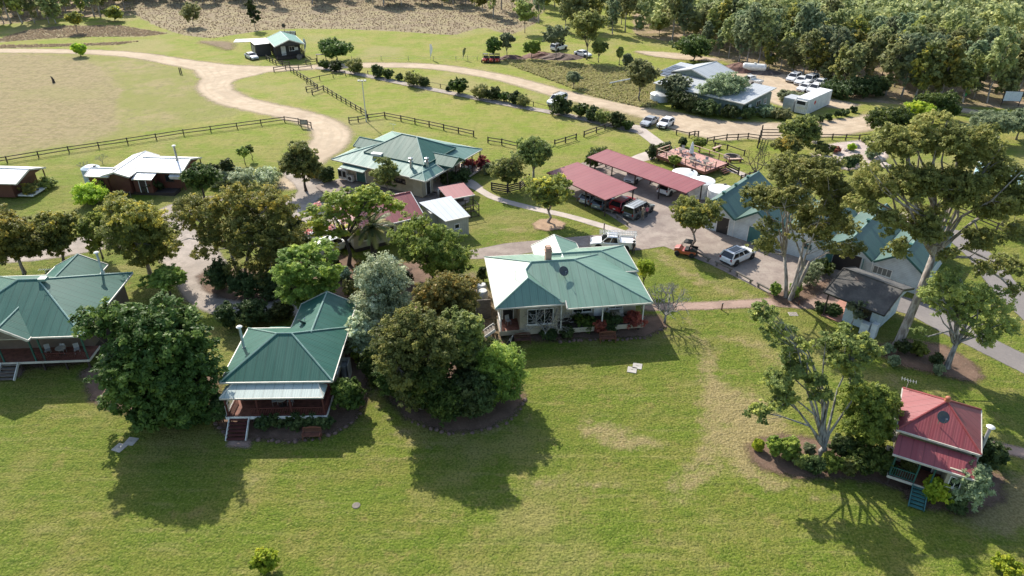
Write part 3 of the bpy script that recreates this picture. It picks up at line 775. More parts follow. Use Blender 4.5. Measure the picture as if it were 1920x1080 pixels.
H.child('veranda_awning', aw, [roofing((.30, .38, .345), (.42, .49, .45), 'awning', rough=.46, spec=.5, glare=.3), FASCIA], 'pale awning with painted sun glare below the green roof')  # pale base colour carries part of the sun glare on this low slope
ag = MB(); ag.tube([E0, T0], .06, 6); ag.tube([E1, T1], .06, 6); ag.beam((.25, -1.25, 3.15), (8.55, -1.25, 3.15), .12, .13); H.child('awning_gutter', ag, FASCIA)
timber_deck(H, .35, 8.5, -1.15, 1.6, 1.2, REDTIM, WHITEP, .25)
H.posts([(.5, -1.0), (3.0, -1.0), (5.7, -1.0), (8.35, -1.0)], 1.2, 3.25, MAROON)
H.rail((2.45, -1.05), (8.35, -1.05), 1.2, MAROON, .8, .14); H.rail((.4, 1.4), (.4, -1.0), 1.2, WHITEP); H.rail((8.42, 1.4), (8.42, -1.0), 1.2, MAROON)
H.steps(1.42, -1.15, 1.2, 1.6, 6, MAROON, WHITEP, .27)
H.window(2.2, 1.44, 2.45, 1.2, 1.2); H.window(6.6, 1.44, 2.45, 1.4, 1.2); H.door(4.4, 1.44, 2.25, .95, 2.05, DKGREEN)
H.window(8.5, 4, 2.5, 1.0, 1.1, 'r'); H.window(8.5, 8.5, 2.5, 1.0, 1.1, 'r'); H.window(.7, 4.5, 2.5, 1.0, 1.1, 'l')
H.flue(.75, 4.3, 3.9, 6.3); H.dish(5.0, 7.4, 3.9, R(150)); H.finish()

# ---------- main homestead
H = House('homestead', 'large homestead with faded green roof of several hips, its left slope glaring white', 'house', (-1.46, 57.08), 7.5, GREENL, CREAM, CAPG, FASCIA)
I_ = lambda p: tuple(p)
ZA, ZB, RA, RB, VP = 3.9, 3.8, (4.0, 4.6, 6.07), (8.3, 4.6, 6.07), (3.3, 3.72, 5.7)
H.slope([(6.62, -.8, ZB), (15.0, -.8, ZB), RB, RA, VP, (6.23, -.1, 4.094), (6.62, -.1, 4.094)], I_)
H.slope([(-.1, 10.35, ZA), (-.1, -.1, ZA), (3.3, 2.1, 5.7), VP, RA], I_)
H.slope([(15.0, -.8, ZB), (15.0, 10.35, ZB), RB], I_)
H.slope([(15.0, 10.35, ZB), (-.1, 10.35, ZA), RA, RB], I_)
H.slope([(-.1, -.1, ZA), (6.6, -.1, ZA), (3.3, 2.1, 5.7)], I_)
H.slope([(6.6, -.1, ZA - .02), (6.6, .6, ZA - .02), (3.3, 4.0, 5.66), (3.3, 2.1, 5.68)], I_)
for a_, b_ in ((RA, RB), (RB, (15, -.8, ZB)), (RB, (15, 10.35, ZB)), (RA, (-.1, 10.35, ZA)), (RA, VP), (VP, (3.3, 2.1, 5.7)), ((3.3, 2.1, 5.7), (-.1, -.1, ZA)), ((3.3, 2.1, 5.7), (6.6, -.1, ZA))):
    H.cap.tube([(a_[0], a_[1], a_[2] + .02), (b_[0], b_[1], b_[2] + .02)], .07, 6)
for a_, b_ in (((6.62, -.8, ZB), (15, -.8, ZB)), ((15, -.8, ZB), (15, 10.35, ZB)), ((15, 10.35, ZB), (-.1, 10.35, ZA)), ((-.1, 10.35, ZA), (-.1, -.1, ZA)), ((-.1, -.1, ZA), (6.6, -.1, ZA))):
    H.gut.beam((a_[0], a_[1], a_[2] - .07), (b_[0], b_[1], b_[2] - .07), .13, .15)
H.gut.beam((6.64, -.8, ZB - .02), (6.64, .1, ZB + .3), .1, .2)
H.hip(6.5, 15.12, 4.75, 10.45, 4.2, .36, e0='g', run1=3.3, gable_wall=False, gut='fbr', barge='')
H.hip(5.2, 10.2, 6.5, 12.1, 4.0, .46, axis='y', e0='g', e1='g')
H.walls(2.3, 6.0, .5, 9.8, .8, 3.8); H.walls(.5, 2.32, 2.6, 9.7, .8, 3.8); H.walls(5.98, 14.3, 2.0, 9.7, .8, 3.8); H.walls(5.7, 9.7, 9.6, 11.6, .8, 4.0)
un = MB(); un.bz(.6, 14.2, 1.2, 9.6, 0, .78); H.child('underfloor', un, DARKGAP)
timber_deck(H, .35, 2.3, .45, 2.6, .9, REDTIM, CREAM, .5); timber_deck(H, 6.02, 14.6, .1, 2.0, .9, DKTIM, CREAM, .5)
sk = MB(); sk.bz(2.25, 6.05, .4, .497, .35, .95); H.child('skirting', sk, CREAM)
H.posts([(.45, .55), (.45, 2.5), (14.5, .2), (10.4, .2), (6.3, .2)], .9, 3.8, WHITEP, .11)
H.rail((.42, 2.5), (.42, .6), .9, WHITEP)
H.window(4.3, .5, 2.3, 2.5, 1.7, 'f', None, 2); H.window(8.8, 2.0, 2.25, 1.9, 1.5, 'f'); H.window(12.2, 2.0, 2.3, 1.4, 1.3)
H.door(10.6, 2.0, 1.95, 1.0, 2.1, WHITEP); H.door(1.4, 2.6, 1.95, 1.0, 2.1, BLACKP)
H.window(.5, 6.5, 2.4, 1.2, 1.1, 'l'); H.window(14.3, 6, 2.4, 1.2, 1.1, 'r')
H.steps(-.05, 1.4, .9, 1.1, 4, GREYTIM, WHITEP, .26, (-1, 0))
ch = MB(); ch.bz(5.55, 6.15, 5.2, 5.8, 5.3, 7.0); ch.bz(5.48, 6.22, 5.13, 5.87, 6.7, 6.82); ch.bz(5.6, 6.1, 5.25, 5.75, 7.2, 7.28)
for a, b in ((5.6, 5.25), (6.1, 5.25), (5.6, 5.75), (6.1, 5.75)): ch.bz(a - .05, a + .05, b - .05, b + .05, 7.0, 7.2)
H.child('chimney', ch, paint((.42, .27, .20), .8)); H.dish(6.9, 2.9, 5.0, R(20), .5); H.aerial(2.2, 3.0, 5.1)
for yy, n_ in ((6.0, 'tank'), (7.3, 'tank')):
    t_ = MB(); t_.lathe(-.75, yy, [(.5, 0), (.5, 2.2), (.42, 2.35), (.05, 2.4)], 18); H.child('water_heater', t_, PLAST, smooth=False)
sc = MB(); sc.bz(-1.5, -.15, 4.2, 4.3, 0, 2.3); sc.bz(-1.55, -1.45, 4.3, 6.9, 0, 2.2); H.child('screen', sc, GREYTIM)
H.finish()

# ---------- restaurant / lodge with veranda skirt roof
H = House('restaurant_building', 'rambling hall with dark green upper hip above a pale green veranda roof and two gablets', 'building', (-25.37, 97.97), -29.3, roofing((.12, .225, .19), (.19, .30, .26), 'hall_green', rough=.55, spec=.25), boards((.40, .345, .25)), CAPG, FASCIA)
H.hip(-.9, 15.95, 0, 14.3, 3.25, .32, caps=True)
H.hip(13.3, 15.9, -.35, 4.2, 3.3, .5, axis='y', run0=1.3, e1='g', gable_wall=False)
H.walls(.3, 13.0, .9, 12.6, .3, 3.2); H.walls(13.0, 14.6, .6, 3.2, .3, 3.2); H.walls(3.7, 13.2, 3.2, 10.3, 3.2, 4.4)
fl = MB(); fl.bz(13.0, 16.2, 3.2, 14.2, .25, .42); fl.bz(.3, 13.0, 12.6, 14.0, .25, .42); H.child('veranda_floor', fl, paint((.52, .42, .36), .7))
H.posts([(15.7, 5.2), (15.7, 7.4), (15.7, 9.6), (15.7, 11.8), (15.7, 14.05), (12.5, 14.05), (9, 14.05), (5.5, 14.05), (2, 14.05)], .42, 3.3, DKTIM, .13)
H.rail((16.0, 6.8), (16.0, 14.1), .42, DKTIM, .9, .2)
H.finish_upper = MB()
U = House.__new__(House); U.roof, U.cap, U.gut, U.gab = MB(), MB(), MB(), MB()
House.hip(U, 3.1, 13.75, 2.6, 10.6, 4.25, .53)
House.hip(U, -.5, 5.0, 4.5, 7.7, 3.95, .55, e0='g', e1='g', gable_wall=False)
House.hip(U, 12.0, 17.1, 4.6, 7.8, 3.85, .55, e0='g', e1='g', gable_wall=False)
H.child('upper_roof', U.roof, [GREEN, DKGREEN], 'dark green raised hip roof'); H.child('upper_ridge_capping', U.cap, CAPG); H.child('upper_gutter', U.gut, DKGREEN)
gb = MB(); gb.loft([[(16.8, 4.9, 3.8), (16.8, 7.5, 3.8), (16.8, 6.2, 4.6)], [(16.7, 4.9, 3.8), (16.7, 7.5, 3.8), (16.7, 6.2, 4.6)]]); gb.loft([[(-.2, 4.8, 3.9), (-.2, 7.4, 3.9), (-.2, 6.1, 4.7)], [(-.1, 4.8, 3.9), (-.1, 7.4, 3.9), (-.1, 6.1, 4.7)]]); H.child('gable', gb, DKGREEN)
an = MB(); H3 = House.__new__(House); H3.roof = an
House.slope(H3, [(1.3, -.9, 2.75), (5.6, -.9, 2.75), (5.6, .6, 3.0), (1.3, .6, 3.0)], lambda p: p)
H.child('lean_to_roof', an, [roofing((.11, .25, .21), (.20, .34, .30), 'hall_green'), FASCIA])
H.door(3.6, .9, 1.4, 1.6, 2.1, DKGREEN); H.window(10.6, .9, 1.9, 1.9, .6, 'f', DKTIM, 3); H.window(7.2, .9, 1.8, 1.0, .8)
H.door(14.6, 2.0, 1.4, .9, 2.1, BLACKP, 'r'); H.steps(14.65, 2.0, .4, 1.2, 2, GREYTIM, GREYTIM, .3, (1, 0))
for x_, y_ in ((12.1, 1.8), (14.0, 2.9)):
    f_ = MB(); f_.lathe(x_, y_, [(.22, 3.5), (.22, 4.5), (.32, 4.55), (.32, 4.75), (.2, 4.8), (.2, 4.95), (.3, 5.0), (.3, 5.2), (.05, 5.3)], 14); H.child('exhaust_flue', f_, STEEL)
sv = MB(); sv.box(5.6, 2.5, 4.35, 1.6, .8, .35, .2); H.child('skylight', sv, PLAST)
for x_ in (.2, 1.0):
    a_ = MB(); a_.box(x_, .5, 1.1, .75, .5, 1.5); o = H.child('air_conditioner', a_, PLAST, bevel=.03); g_ = MB(); g_.box(x_, .235, 1.2, .55, .03, .9); g_.build('grille', BLACKP, o)
a_ = MB(); a_.box(2.0, .45, .75, .9, .5, .9); o = H.child('air_conditioner', a_, PLAST, bevel=.03); g_ = MB(); g_.lathe(0, 0, [(.3, 0), (.3, .03)], 16); q_ = g_.build('fan_grille', BLACKP, o); q_.location = (2.0, .195, .75); q_.rotation_euler = (R(90), 0, 0)
H.aerial(3.2, 9.6, 5.4); H.finish()

# ---------- left lodge
H = House('lodge', 'wide green roofed lodge with a front gablet and shaded veranda, cut by the left edge', 'house', (-38.15, 52.35), 3.5, GREEN, boards((.17, .13, .10)), CAPG, FASCIA)
H.hip(-13.2, 0, 0, 11.4, 4.0, .47)
H.hip(-8.5, -3.2, 5.0, 13.2, 4.05, .50, axis='y', e0='g', e1='g')
H.hip(-8.6, -4.4, -.5, 4.5, 4.03, .62, axis='y', e0='g', e1='g', gable_wall=False)
gb = MB(); gb.loft([[(-8.2, -.2, 4.0), (-4.8, -.2, 4.0), (-6.5, -.2, 5.1)], [(-8.2, -.1, 4.0), (-4.8, -.1, 4.0), (-6.5, -.1, 5.1)]]); H.child('gable_lining', gb, GREYTIM)
H.walls(-12.4, -.9, 2.6, 10.8, 1.0, 4.0); H.walls(-8.1, -3.6, 10.8, 12.8, 1.0, 4.2)
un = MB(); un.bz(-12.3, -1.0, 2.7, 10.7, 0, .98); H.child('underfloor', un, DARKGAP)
timber_deck(H, -12.8, -.4, .4, 2.6, 1.1, REDTIM, FASCIA, .2)
H.posts([(-12.6, .5), (-9.8, .5), (-7.9, .5), (-5.1, .5), (-4.3, .5), (-.5, .5)], 1.1, 4.0, DKGREEN)
H.rail((-4.9, .45), (-.5, .45), 1.1, MAROON, .8, .15)
H.window(-6.6, 2.6, 2.9, 1.8, 1.2); H.window(-3.4, 2.6, 2.8, 1.1, 1.1); H.window(-1.9, 2.6, 2.8, .8, .9); H.door(-10, 2.6, 2.1, .9, 2.0, MAROON)
H.steps(-7.4, .4, 1.1, 1.5, 5, GREYTIM, WHITEP, .28)
H.flue(-2.3, 10.3, 4.5, 6.9); va = MB(); va.box(-5.2, 5.65, 6.75, .7, .6, .25); H.child('ridge_vent', va, CAPG); H.aerial(-4.9, 5.9, 6.6); H.finish()

# ---------- red roofed cottage
H = House('small_cottage', 'small cottage with red pyramid roof, red veranda roof and teal steps', 'house', (28.34, 39.92), -29.3, RED, CREAM, CAPR, FASCIA)
H.hip(0, 5.4, 0, 5.55, 4.2, .66, axis='y')
fb = MB(); fb.lathe(2.7, 2.78, [(.16, 5.9), (.22, 6.02), (.12, 6.1), (.2, 6.2), (.16, 6.33), (.03, 6.38)], 14); H.child('finial', fb, paint((.45, .15, .08), .6), smooth=True)
H.skillion([(.1, -1.6, 3.15), (5.35, -1.6, 3.15), (5.25, .05, 3.8), (.2, .05, 3.8)])
H.walls(.4, 5.0, .55, 5.1, .9, 4.15); H.walls(3.75, 4.95, -1.35, .56, .9, 3.3)
un = MB(); un.bz(.5, 4.9, .6, 5.0, 0, .88); H.child('underfloor', un, DARKGAP)
timber_deck(H, .3, 3.75, -1.4, .55, .95, REDTIM, FASCIA, .2)
H.posts([(.4, -1.3), (2.0, -1.3), (3.0, -1.3)], .95, 3.25, DKGREEN, .1)
H.rail((.4, -1.35), (1.95, -1.35), .95, DKGREEN, .85, .15); H.rail((.35, .5), (.35, -1.3), .95, DKGREEN, .85, .15)
H.steps(2.5, -1.4, .95, 1.0, 6, TEAL, TEAL, .26)
H.window(4.35, -1.35, 2.2, .7, .9); H.window(1.2, .55, 2.2, 1.0, 1.2); H.door(2.6, .55, 1.95, .9, 2.0, BLACKP)
H.window(5.0, 3, 2.4, .9, 1.0, 'r')
for y_, z_ in ((1.0, 1.2), (2.2, 1.9), (3.3, 2.4)):
    a_ = MB(); a_.box(.1, y_, z_, .5, .8, .6); H.child('wall_box', a_, PLAST, bevel=.03)
H.flue(5.75, 2.4, .6, 5.0, .12, .3); H.dish(2.5, .9, 5.0, R(30), .45); H.aerial(.2, 5.3, 4.2); H.finish()

# ---------- brown cabins
H = House('brown_cabin', 'dark brown timber cabin under a bright white roof, with tall flue and water tank', 'cabin', (-58.9, 92.7), -4.5, WHITER, BROWNB, CAPW, FASCIA)
H.hip(0, 3.4, -.2, 3.2, 3.0, .32, e0='g', e1='g'); H.hip(2.3, 6.3, -.1, 8.4, 3.02, .30, axis='y', e0='g', e1='g'); H.hip(5.9, 12.9, 1.9, 8.0, 3.05, .30, e0='g', e1='g')
H.skillion([(6.35, .3, 2.55), (9.2, .3, 2.55), (9.2, 2.1, 2.95), (6.35, 2.1, 2.95)])
H.walls(.3, 3.0, .1, 3.0, .5, 3.0); H.walls(2.6, 6.0, .25, 8.0, .5, 3.0); H.walls(6.0, 12.0, 2.4, 7.5, .5, 3.0); H.walls(6.3, 8.9, .6, 2.4, .5, 2.5)
un = MB(); un.bz(.6, 11.7, .8, 2.6, 0, .48); H.child('underfloor', un, DARKGAP)
rl = MB()
for z_ in (.45, .95): rl.beam((.6, -.35, z_), (6, -.35, z_ - .1), .05, .06)
for x_ in (.6, 2.4, 4.2, 6): rl.bz(x_ - .04, x_ + .04, -.39, -.31, 0, 1.0)
H.child('railing', rl, GREYTIM)
H.window(2.0, .1, 1.9, .7, 1.1, 'f', DKTIM); H.window(10.6, 2.4, 2.0, 1.1, .9, 'f', DKTIM); H.door(7.6, .6, 1.5, .9, 1.9, DKTIM)
wa = MB(); wa.box(11.7, 2.05, 2.4, 1.5, .6, .5, 0, 0, Matrix.Rotation(R(20), 4, 'X')); H.child('window_awning', wa, WHITEP)
H.posts([(12.7, 2.2), (12.7, 7.8)], .3, 3.05, BROWNB); H.flue(11.1, 4.6, 3.6, 5.9, .15, .28, STEEL); H.aerial(6.6, 4.6, 3.8); H.finish()
H = House('brown_cabin', 'brown cabin with white roof half out of frame at the left edge', 'cabin', (G(28, 374)[0], G(28, 374)[1]), -4.5, WHITER, BROWNB, CAPW, FASCIA)
H.hip(-8, 1.6, -.6, 5.6, 2.6, .30, e0='g', e1='g'); H.walls(-7.5, .2, 0, 5.0, .3, 2.6)
H.posts([(1.4, 5.2)], 0, 2.6, BROWNB); d_ = MB(); d_.bz(.2, 2.4, .5, 3.5, .3, .5); H.child('deck', d_, WHITEP); H.finish()

# ---------- stables (row of gables)
SX, SY, SR = 27.5, 79.9, -40.8
H = House('stable_block', 'long white stable block with a sawtooth row of green gables', 'stable', (SX, SY), SR, GREENS, WHITEB, CAPG, DKGREEN)
ZV, GM, WID = 2.5, .70, 5.45
for i in range(-1, 4):
    x0 = i * WID + (.06 if i >= 0 else 2.3)
    if i == -1:
        ri = (-WID / 2, ZV + WID / 2 * GM)
        H.slope([(0, -.4, ZV), (0, 12, ZV), (ri[0], 12, ri[1]), (ri[0], -.4, ri[1])], lambda p: p)
        zl = ri[1] - 1.6 * GM
        H.slope([(ri[0] - 1.6, 12, zl), (ri[0] - 1.6, -.4, zl), (ri[0], -.4, ri[1]), (ri[0], 12, ri[1])], lambda p: p)
        H.cap.tube([(ri[0], -.4, ri[1] + .02), (ri[0], 12, ri[1] + .02)], .07, 6)
        H.gut.beam((0, -.4, ZV - .05), (ri[0], -.4, ri[1] - .05), .1, .24); H.gut.beam((ri[0] - 1.6, -.4, zl - .05), (ri[0], -.4, ri[1] - .05), .1, .24)
        H.gab.loft([[(-4.1, y_, 0), (0, y_, 0), (0, y_, ZV - .15), (ri[0], y_, ri[1] - .2), (-4.1, y_, zl - .1)] for y_ in (0, .15)])
    else:
        xm = x0 + WID / 2 - .06
        H.hip(x0, i * WID + WID - .06, -.4, 12, ZV, GM, axis='y', e0='g', e1='g', gable_wall=False, gut='')
        H.gab.loft([[(i * WID, y_, 0), (i * WID + WID, y_, 0), (i * WID + WID, y_, ZV - .15), (i * WID + WID / 2, y_, ZV + WID / 2 * GM - .2), (i * WID, y_, ZV - .15)] for y_ in (0, .15)])
    for yy in (1.6, 5.0, 8.5):
        v_ = MB(); xr = i * WID + WID / 2; v_.box(xr, yy, ZV + WID / 2 * GM + .18, .28, .28, .3); v_.box(xr, yy, ZV + WID / 2 * GM + .37, .44, .44, .06); H.child('roof_vent', v_, DKGREEN)
H.walls(-4.0, 4 * WID - .2, .16, 11.6, 0, ZV - .2)
H.door(-1.5, 0, 1.1, 1.5, 2.2, BLACKP); H.door(3.4, 0, 1.05, 3.0, 2.1, TEAL)
H.window(2 * WID - 1.9, 0, 1.75, 1.0, .5, 'f', TEAL); H.window(3 * WID + 1.1, 0, 1.45, 1.9, .9, 'f', WHITEP, 3, pane=paint((.16, .17, .16), .5))
bay = MB(); bay.bz(2 * WID + 1.2, 2 * WID + 4.2, -.03, -.006, 0, 2.35); H.child('open_bay', bay, BLACKP)
for q, rr in ((2 * WID + .85, R(35)), (2 * WID + 4.5, R(-15))):
    d_ = MB(); d_.box(0, 0, 1.15, .9, .08, 2.3); o = H.child('stable_door', d_, TEAL); o.location = (q, -.35, 0); o.rotation_euler = (0, 0, R(90) - rr)
dp = MB()
for i in range(0, 4): dp.tube([(i * WID, -.2, ZV - .3), (i * WID, -.1, .05)], .045, 6)
H.child('downpipe', dp, WHITEP)
H.finish()

# ---------- dark roofed kiosk
def shingle_mat():
    m, nt, out = new_mat('mossy_shingles'); co = objco(nt)
    f = noise(nt, co, .7, 6, .65); f2 = noise(nt, co, 7, 4)
    c = mixc(nt, ramp(nt, f, .3, .7), (.055, .052, .050), (.115, .108, .098)); c = mixc(nt, ramp(nt, f2, .5, .75, 0, .6), c, (.03, .03, .03))
    c = mixc(nt, ramp(nt, noise(nt, co, .4, 3), .58, .75, 0, .7), c, (.16, .10, .07))
    b = N(nt, 'BsdfPrincipled', Roughness=.75); L(nt, c, b.inputs['Base Color']); L(nt, bump(nt, f2, .6, .03), b.inputs['Normal']); L(nt, b.outputs[0], out.inputs[0]); return m
SHM = shingle_mat()
H = House('kiosk', 'low pale blue office hut with a broad weathered dark grey roof, beside the giant gum', 'building', (31.4, 61.66), -46.4, SHM, boards((.50, .60, .66)), SHM, BLACKP)
H.hip(0, 6.0, 0, 7.3, 2.95, .36, axis='x', e0='g', e1='g', gable_wall=True)
H.walls(2.1, 5.3, .9, 6.4, .1, 2.95); H.posts([(.35, .5), (.35, 6.7)], 0, 3.0, DKTIM)
fl = MB(); fl.bz(.2, 2.1, .4, 6.6, .02, .12); H.child('porch_floor', fl, paint((.40, .20, .15), .8))
H.window(4.0, .9, 1.75, 1.2, .95, 'f', DKTIM); H.window(2.1, 2.2, 1.7, .8, 1.2, 'l', WHITEP); H.door(2.1, 4.2, 1.15, .9, 2.0, REDTIM, 'l'); H.window(5.3, 3.5, 1.8, 1.0, .8, 'r')
for x_, hh in ((4.6, 1.25), (5.45, 1.6)):
    t_ = MB(); t_.box(x_, .35, hh / 2, .8 if hh < 1.5 else .55, .6, hh); H.child('utility_box', t_, paint((.62, .66, .68), .5), bevel=.04)
H.finish()

# ---------- sheds behind the palm
H = House('tool_shed', 'small galvanised shed with a plain silver skillion roof', 'shed', (-8.17, 78.96), 28, SILVER, boards((.42, .42, .38), .3, False), CAPW, FASCIA)
H.skillion([(-.0, -.1, 2.6), (3.35, -.1, 2.6), (3.35, 5.7, 3.05), (-1.1, 5.7, 3.05)]); H.walls(.1, 3.2, .1, 5.4, 0, 2.62); H.walls(-.8, .12, 2.6, 5.4, 0, 2.7); H.window(1.6, .1, 1.5, .6, .6, bars=0); H.finish()
H = House('bin_store', 'red roofed open bin store with timber slat sides next to the silver shed', 'shelter', (-8.27, 86.0), 25.5, RED, DKTIM, CAPR, FASCIA)
H.skillion([(0, 0, 2.35), (3.7, 0, 2.35), (3.7, 3.9, 2.6), (0, 3.9, 2.6)]); H.posts([(.15, .15), (3.5, .15), (3.5, 3.7), (.15, 3.7)], 0, 2.4, DKTIM)
cg = MB()
for y_ in (0, -1.9): 
    for z_ in (.1, .9, 1.7): cg.beam((3.5, y_ + .1, z_), (1.2, y_ + .1, z_), .05, .07)
for x_ in (1.2, 2.35, 3.5):
    for y_ in (.1, -1.8): cg.bz(x_ - .05, x_ + .05, y_ - .05, y_ + .05, 0, 1.75)
for y_ in (.1, -1.8): pass
for x_ in (1.2, 3.5):
    for z_ in (.1, .9, 1.7): cg.beam((x_, .1, z_), (x_, -1.8, z_), .05, .06)
H.child('cage', cg, DKTIM); sh_ = MB(); sh_.bz(.2, 3.4, 3.6, 3.68, .1, 2.0); H.child('back_panel', sh_, DKTIM); H.finish()
H = House('red_roof_house', 'cream house under a red roof, mostly hidden by the palm and blossom tree', 'house', (-10.7, 79.6), 210, RED, CREAM, CAPR, WHITEP)
H.hip(0, 9.5, -8.0, 0, 3.0, .42, e0='g', e1='h'); H.walls(.4, 9.0, -7.4, -.5, .5, 3.0)
un = MB(); un.bz(.5, 8.9, -7.3, -.6, 0, .48); H.child('underfloor', un, DARKGAP)
for x_ in (1.6, 4.4, 7.2): H.window(x_, -.5, 1.9, 1.1, 1.1, 'b')
H.finish()

# ---------- carports
def carport(label, o, rot, ln, dp, zf, zb, nposts):
    H = House('carport', label, 'carport', o, rot, RED, DKTIM, CAPR, paint((.20, .05, .05), .5))
    H.skillion([(0, 0, zf), (ln, 0, zf), (ln, dp, zb), (0, dp, zb)])
    H.gut.beam((0, dp, zb - .06), (ln, dp, zb - .06), .12, .14)
    H.posts([(.3 + (ln - .6) * i / (nposts - 1), y_) for i in range(nposts) for y_ in (.35, dp - .35)], 0, zf, DKTIM, .13)
    b_ = MB()
    for i in range(nposts):
        x_ = .3 + (ln - .6) * i / (nposts - 1); b_.beam((x_, .1, zf - .16), (x_, dp - .1, zb - .16), .08, .14)
    for y_, z_ in ((.35, zf), (dp - .35, zb)): b_.beam((.1, y_, z_ - .16), (ln - .1, y_, z_ - .16), .07, .12)
    H.child('rafter', b_, DKTIM); H.finish()
carport('red roofed carport nearest the lawn, with the red car parked at its end', (4.9, 95.0), -53, 12.0, 5.7, 2.55, 2.8, 4)
carport('longer red roofed carport behind, in front of the round white tanks', (11.2, 101.2), -48.5, 17.9, 4.3, 2.5, 2.75, 5)

# ---------- far hut, machinery shed
H = House('range_hut', 'dark timber hut with a pale green gable roof and open porch on the far meadow', 'hut', (-55.17, 171.97), 26, HUTG, BLACKB, CAPW, FASCIA)
H.hip(-.2, 6.8, 0, 11, 3.3, .36, axis='y', e0='g', e1='g'); H.walls(.2, 6.2, 3.2, 10.6, .4, 3.3)
d_ = MB(); d_.bz(.1, 6.5, .3, 3.2, .1, .5); H.child('deck', d_, DKTIM); H.posts([(.3, .5), (3.4, .5), (6.3, .5), (6.6, 4), (6.6, 8)], .5, 3.3, DKTIM)
H.rail((.3, .45), (4.5, .45), .5, DKTIM, .9, .3); H.rail((6.55, .5), (6.55, 9), .5, DKTIM, .9, .3)
H.door(2.2, 3.2, 1.5, .9, 2.0, WHITEP); H.window(4.2, 3.2, 1.9, 1.2, 1.0); pn = MB(); pn.box(5.2, 3.12, 1.8, .9, .05, .7); H.child('notice_panel', pn, WHITEP); H.window(.2, 6, 1.9, 1.4, .9, 'l', DKTIM); H.finish()
H = House('storage_shed', 'black walled shed with a flat white roof attached behind the far hut', 'shed', (-61.3, 176.2), 30, WHITER, BLACKB, CAPW, FASCIA)
H.skillion([(-.2, -.1, 2.9), (3.8, -.1, 2.9), (3.8, 5.5, 3.1), (-.2, 5.5, 3.1)]); H.walls(0, 3.5, .1, 5.3, 0, 2.88)
dr = MB(); dr.bz(-.06, -.004, 1.2, 2.0, .1, 2.2); dr.bz(-.06, -.004, 3.0, 3.8, .1, 2.2); H.child('door', dr, FASCIA); H.finish()
H = House('machinery_shed', 'big grey steel shed in the far yard with shallow silver roofs', 'shed', (41.59, 126.82), 44, GREYR, PALEGREEN, CAPW, FASCIA)
H.slope([(0, 20, 3.0), (0, 0, 3.0), (11.3, 0, 3.82), (11.3, 4.6, 3.82), (8.3, 4.6, 3.6), (8.3, 20, 3.6)], lambda p: tuple(p))
H.gut.beam((0, 20, 2.94), (0, 0, 2.94), .12, .16); H.gut.beam((0, 0, 2.94), (11.3, 0, 3.76), .08, .2)
H.hip(7.4, 16.4, 11.8, 21.0, 3.75, .28, e0='g', e1='g'); H.skillion([(5.0, 23.6, 3.3), (5.0, 20.2, 3.3), (15, 20.6, 3.9), (15, 24, 3.9)])
H.walls(.4, 10.8, .5, 4.3, 0, 3.0); H.walls(.4, 8.0, 4.3, 19.6, 0, 3.0); H.walls(8.0, 15.8, 12.4, 20.6, 0, 3.7)
H.door(3.0, .5, 1.1, .9, 2.0, WHITEP, 'f'); H.window(6.2, .5, 1.7, 1.6, 1.2); H.window(8.6, .5, 1.7, 1.0, 1.0); H.window(10.8, 2.4, 1.7, 1.4, 1.1, 'r')
sp = MB()
for i in range(4):
    for j in range(3): sp.box(6.2 + i * 1.75, 21.0 + j * 1.0, 3.48 + i * .105, 1.6, .92, .05, 0, 0, Matrix.Rotation(R(-3.4), 4, 'Y'))
H.child('solar_panel', sp, glassy((.04, .045, .06), .2)); H.finish()
H = House('pool_house', 'pale teal roofed building half hidden behind the giant gum at the right edge', 'building', (G(1850, 372)[0], G(1850, 372)[1]), -35, roofing((.22, .36, .38), (.34, .46, .48), 'pale_teal'), WHITEB, CAPW, FASCIA)
H.hip(-2.5, 12, -1.0, 6.5, 2.8, .35); H.walls(-2, 11.5, -.4, 6, 0, 2.8)
for x_ in (1, 4, 7): H.window(x_, -.4, 1.6, 1.2, 1.1)
H.finish()
# ============================================================ vehicles
TYRE = paint((.018, .018, .018), .85); RIM = paint((.35, .36, .37), .35, .7); RIMD = paint((.05, .05, .05), .4, .5)
LAMP = glassy((.55, .57, .58), .12); TAIL = glassy((.28, .01, .01), .15); TRIMB = paint((.03, .03, .03), .6); PLATE = paint((.7, .7, .65), .5)
WHITEC, SILV, REDC, GREYC, CHAR = (.82, .82, .81), (.36, .38, .40), (.33, .012, .02), (.085, .10, .10), (.05, .055, .06)
def mk_wheel(root, x, y, r_=.36, w_=.24, rim=RIM):
    t = MB(); t.lathe(0, 0, [(r_ * .62, -w_ / 2), (r_ * .93, -w_ / 2), (r_, -w_ * .3), (r_, w_ * .3), (r_ * .93, w_ / 2), (r_ * .62, w_ / 2)], 18)
    o = t.build('wheel', TYRE, root, smooth=False); o.location = (x, y, r_); o.rotation_euler = (R(90), 0, 0)
    m = MB(); s = -1 if y > 0 else 1
    m.lathe(0, 0, [(r_ * .6, w_ * .40 * s), (r_ * .58, w_ * .46 * s), (r_ * .2, w_ * .43 * s), (r_ * .16, w_ * .52 * s), (.01, w_ * .53 * s)], 12); m.build('rim', rim, o)
    return o
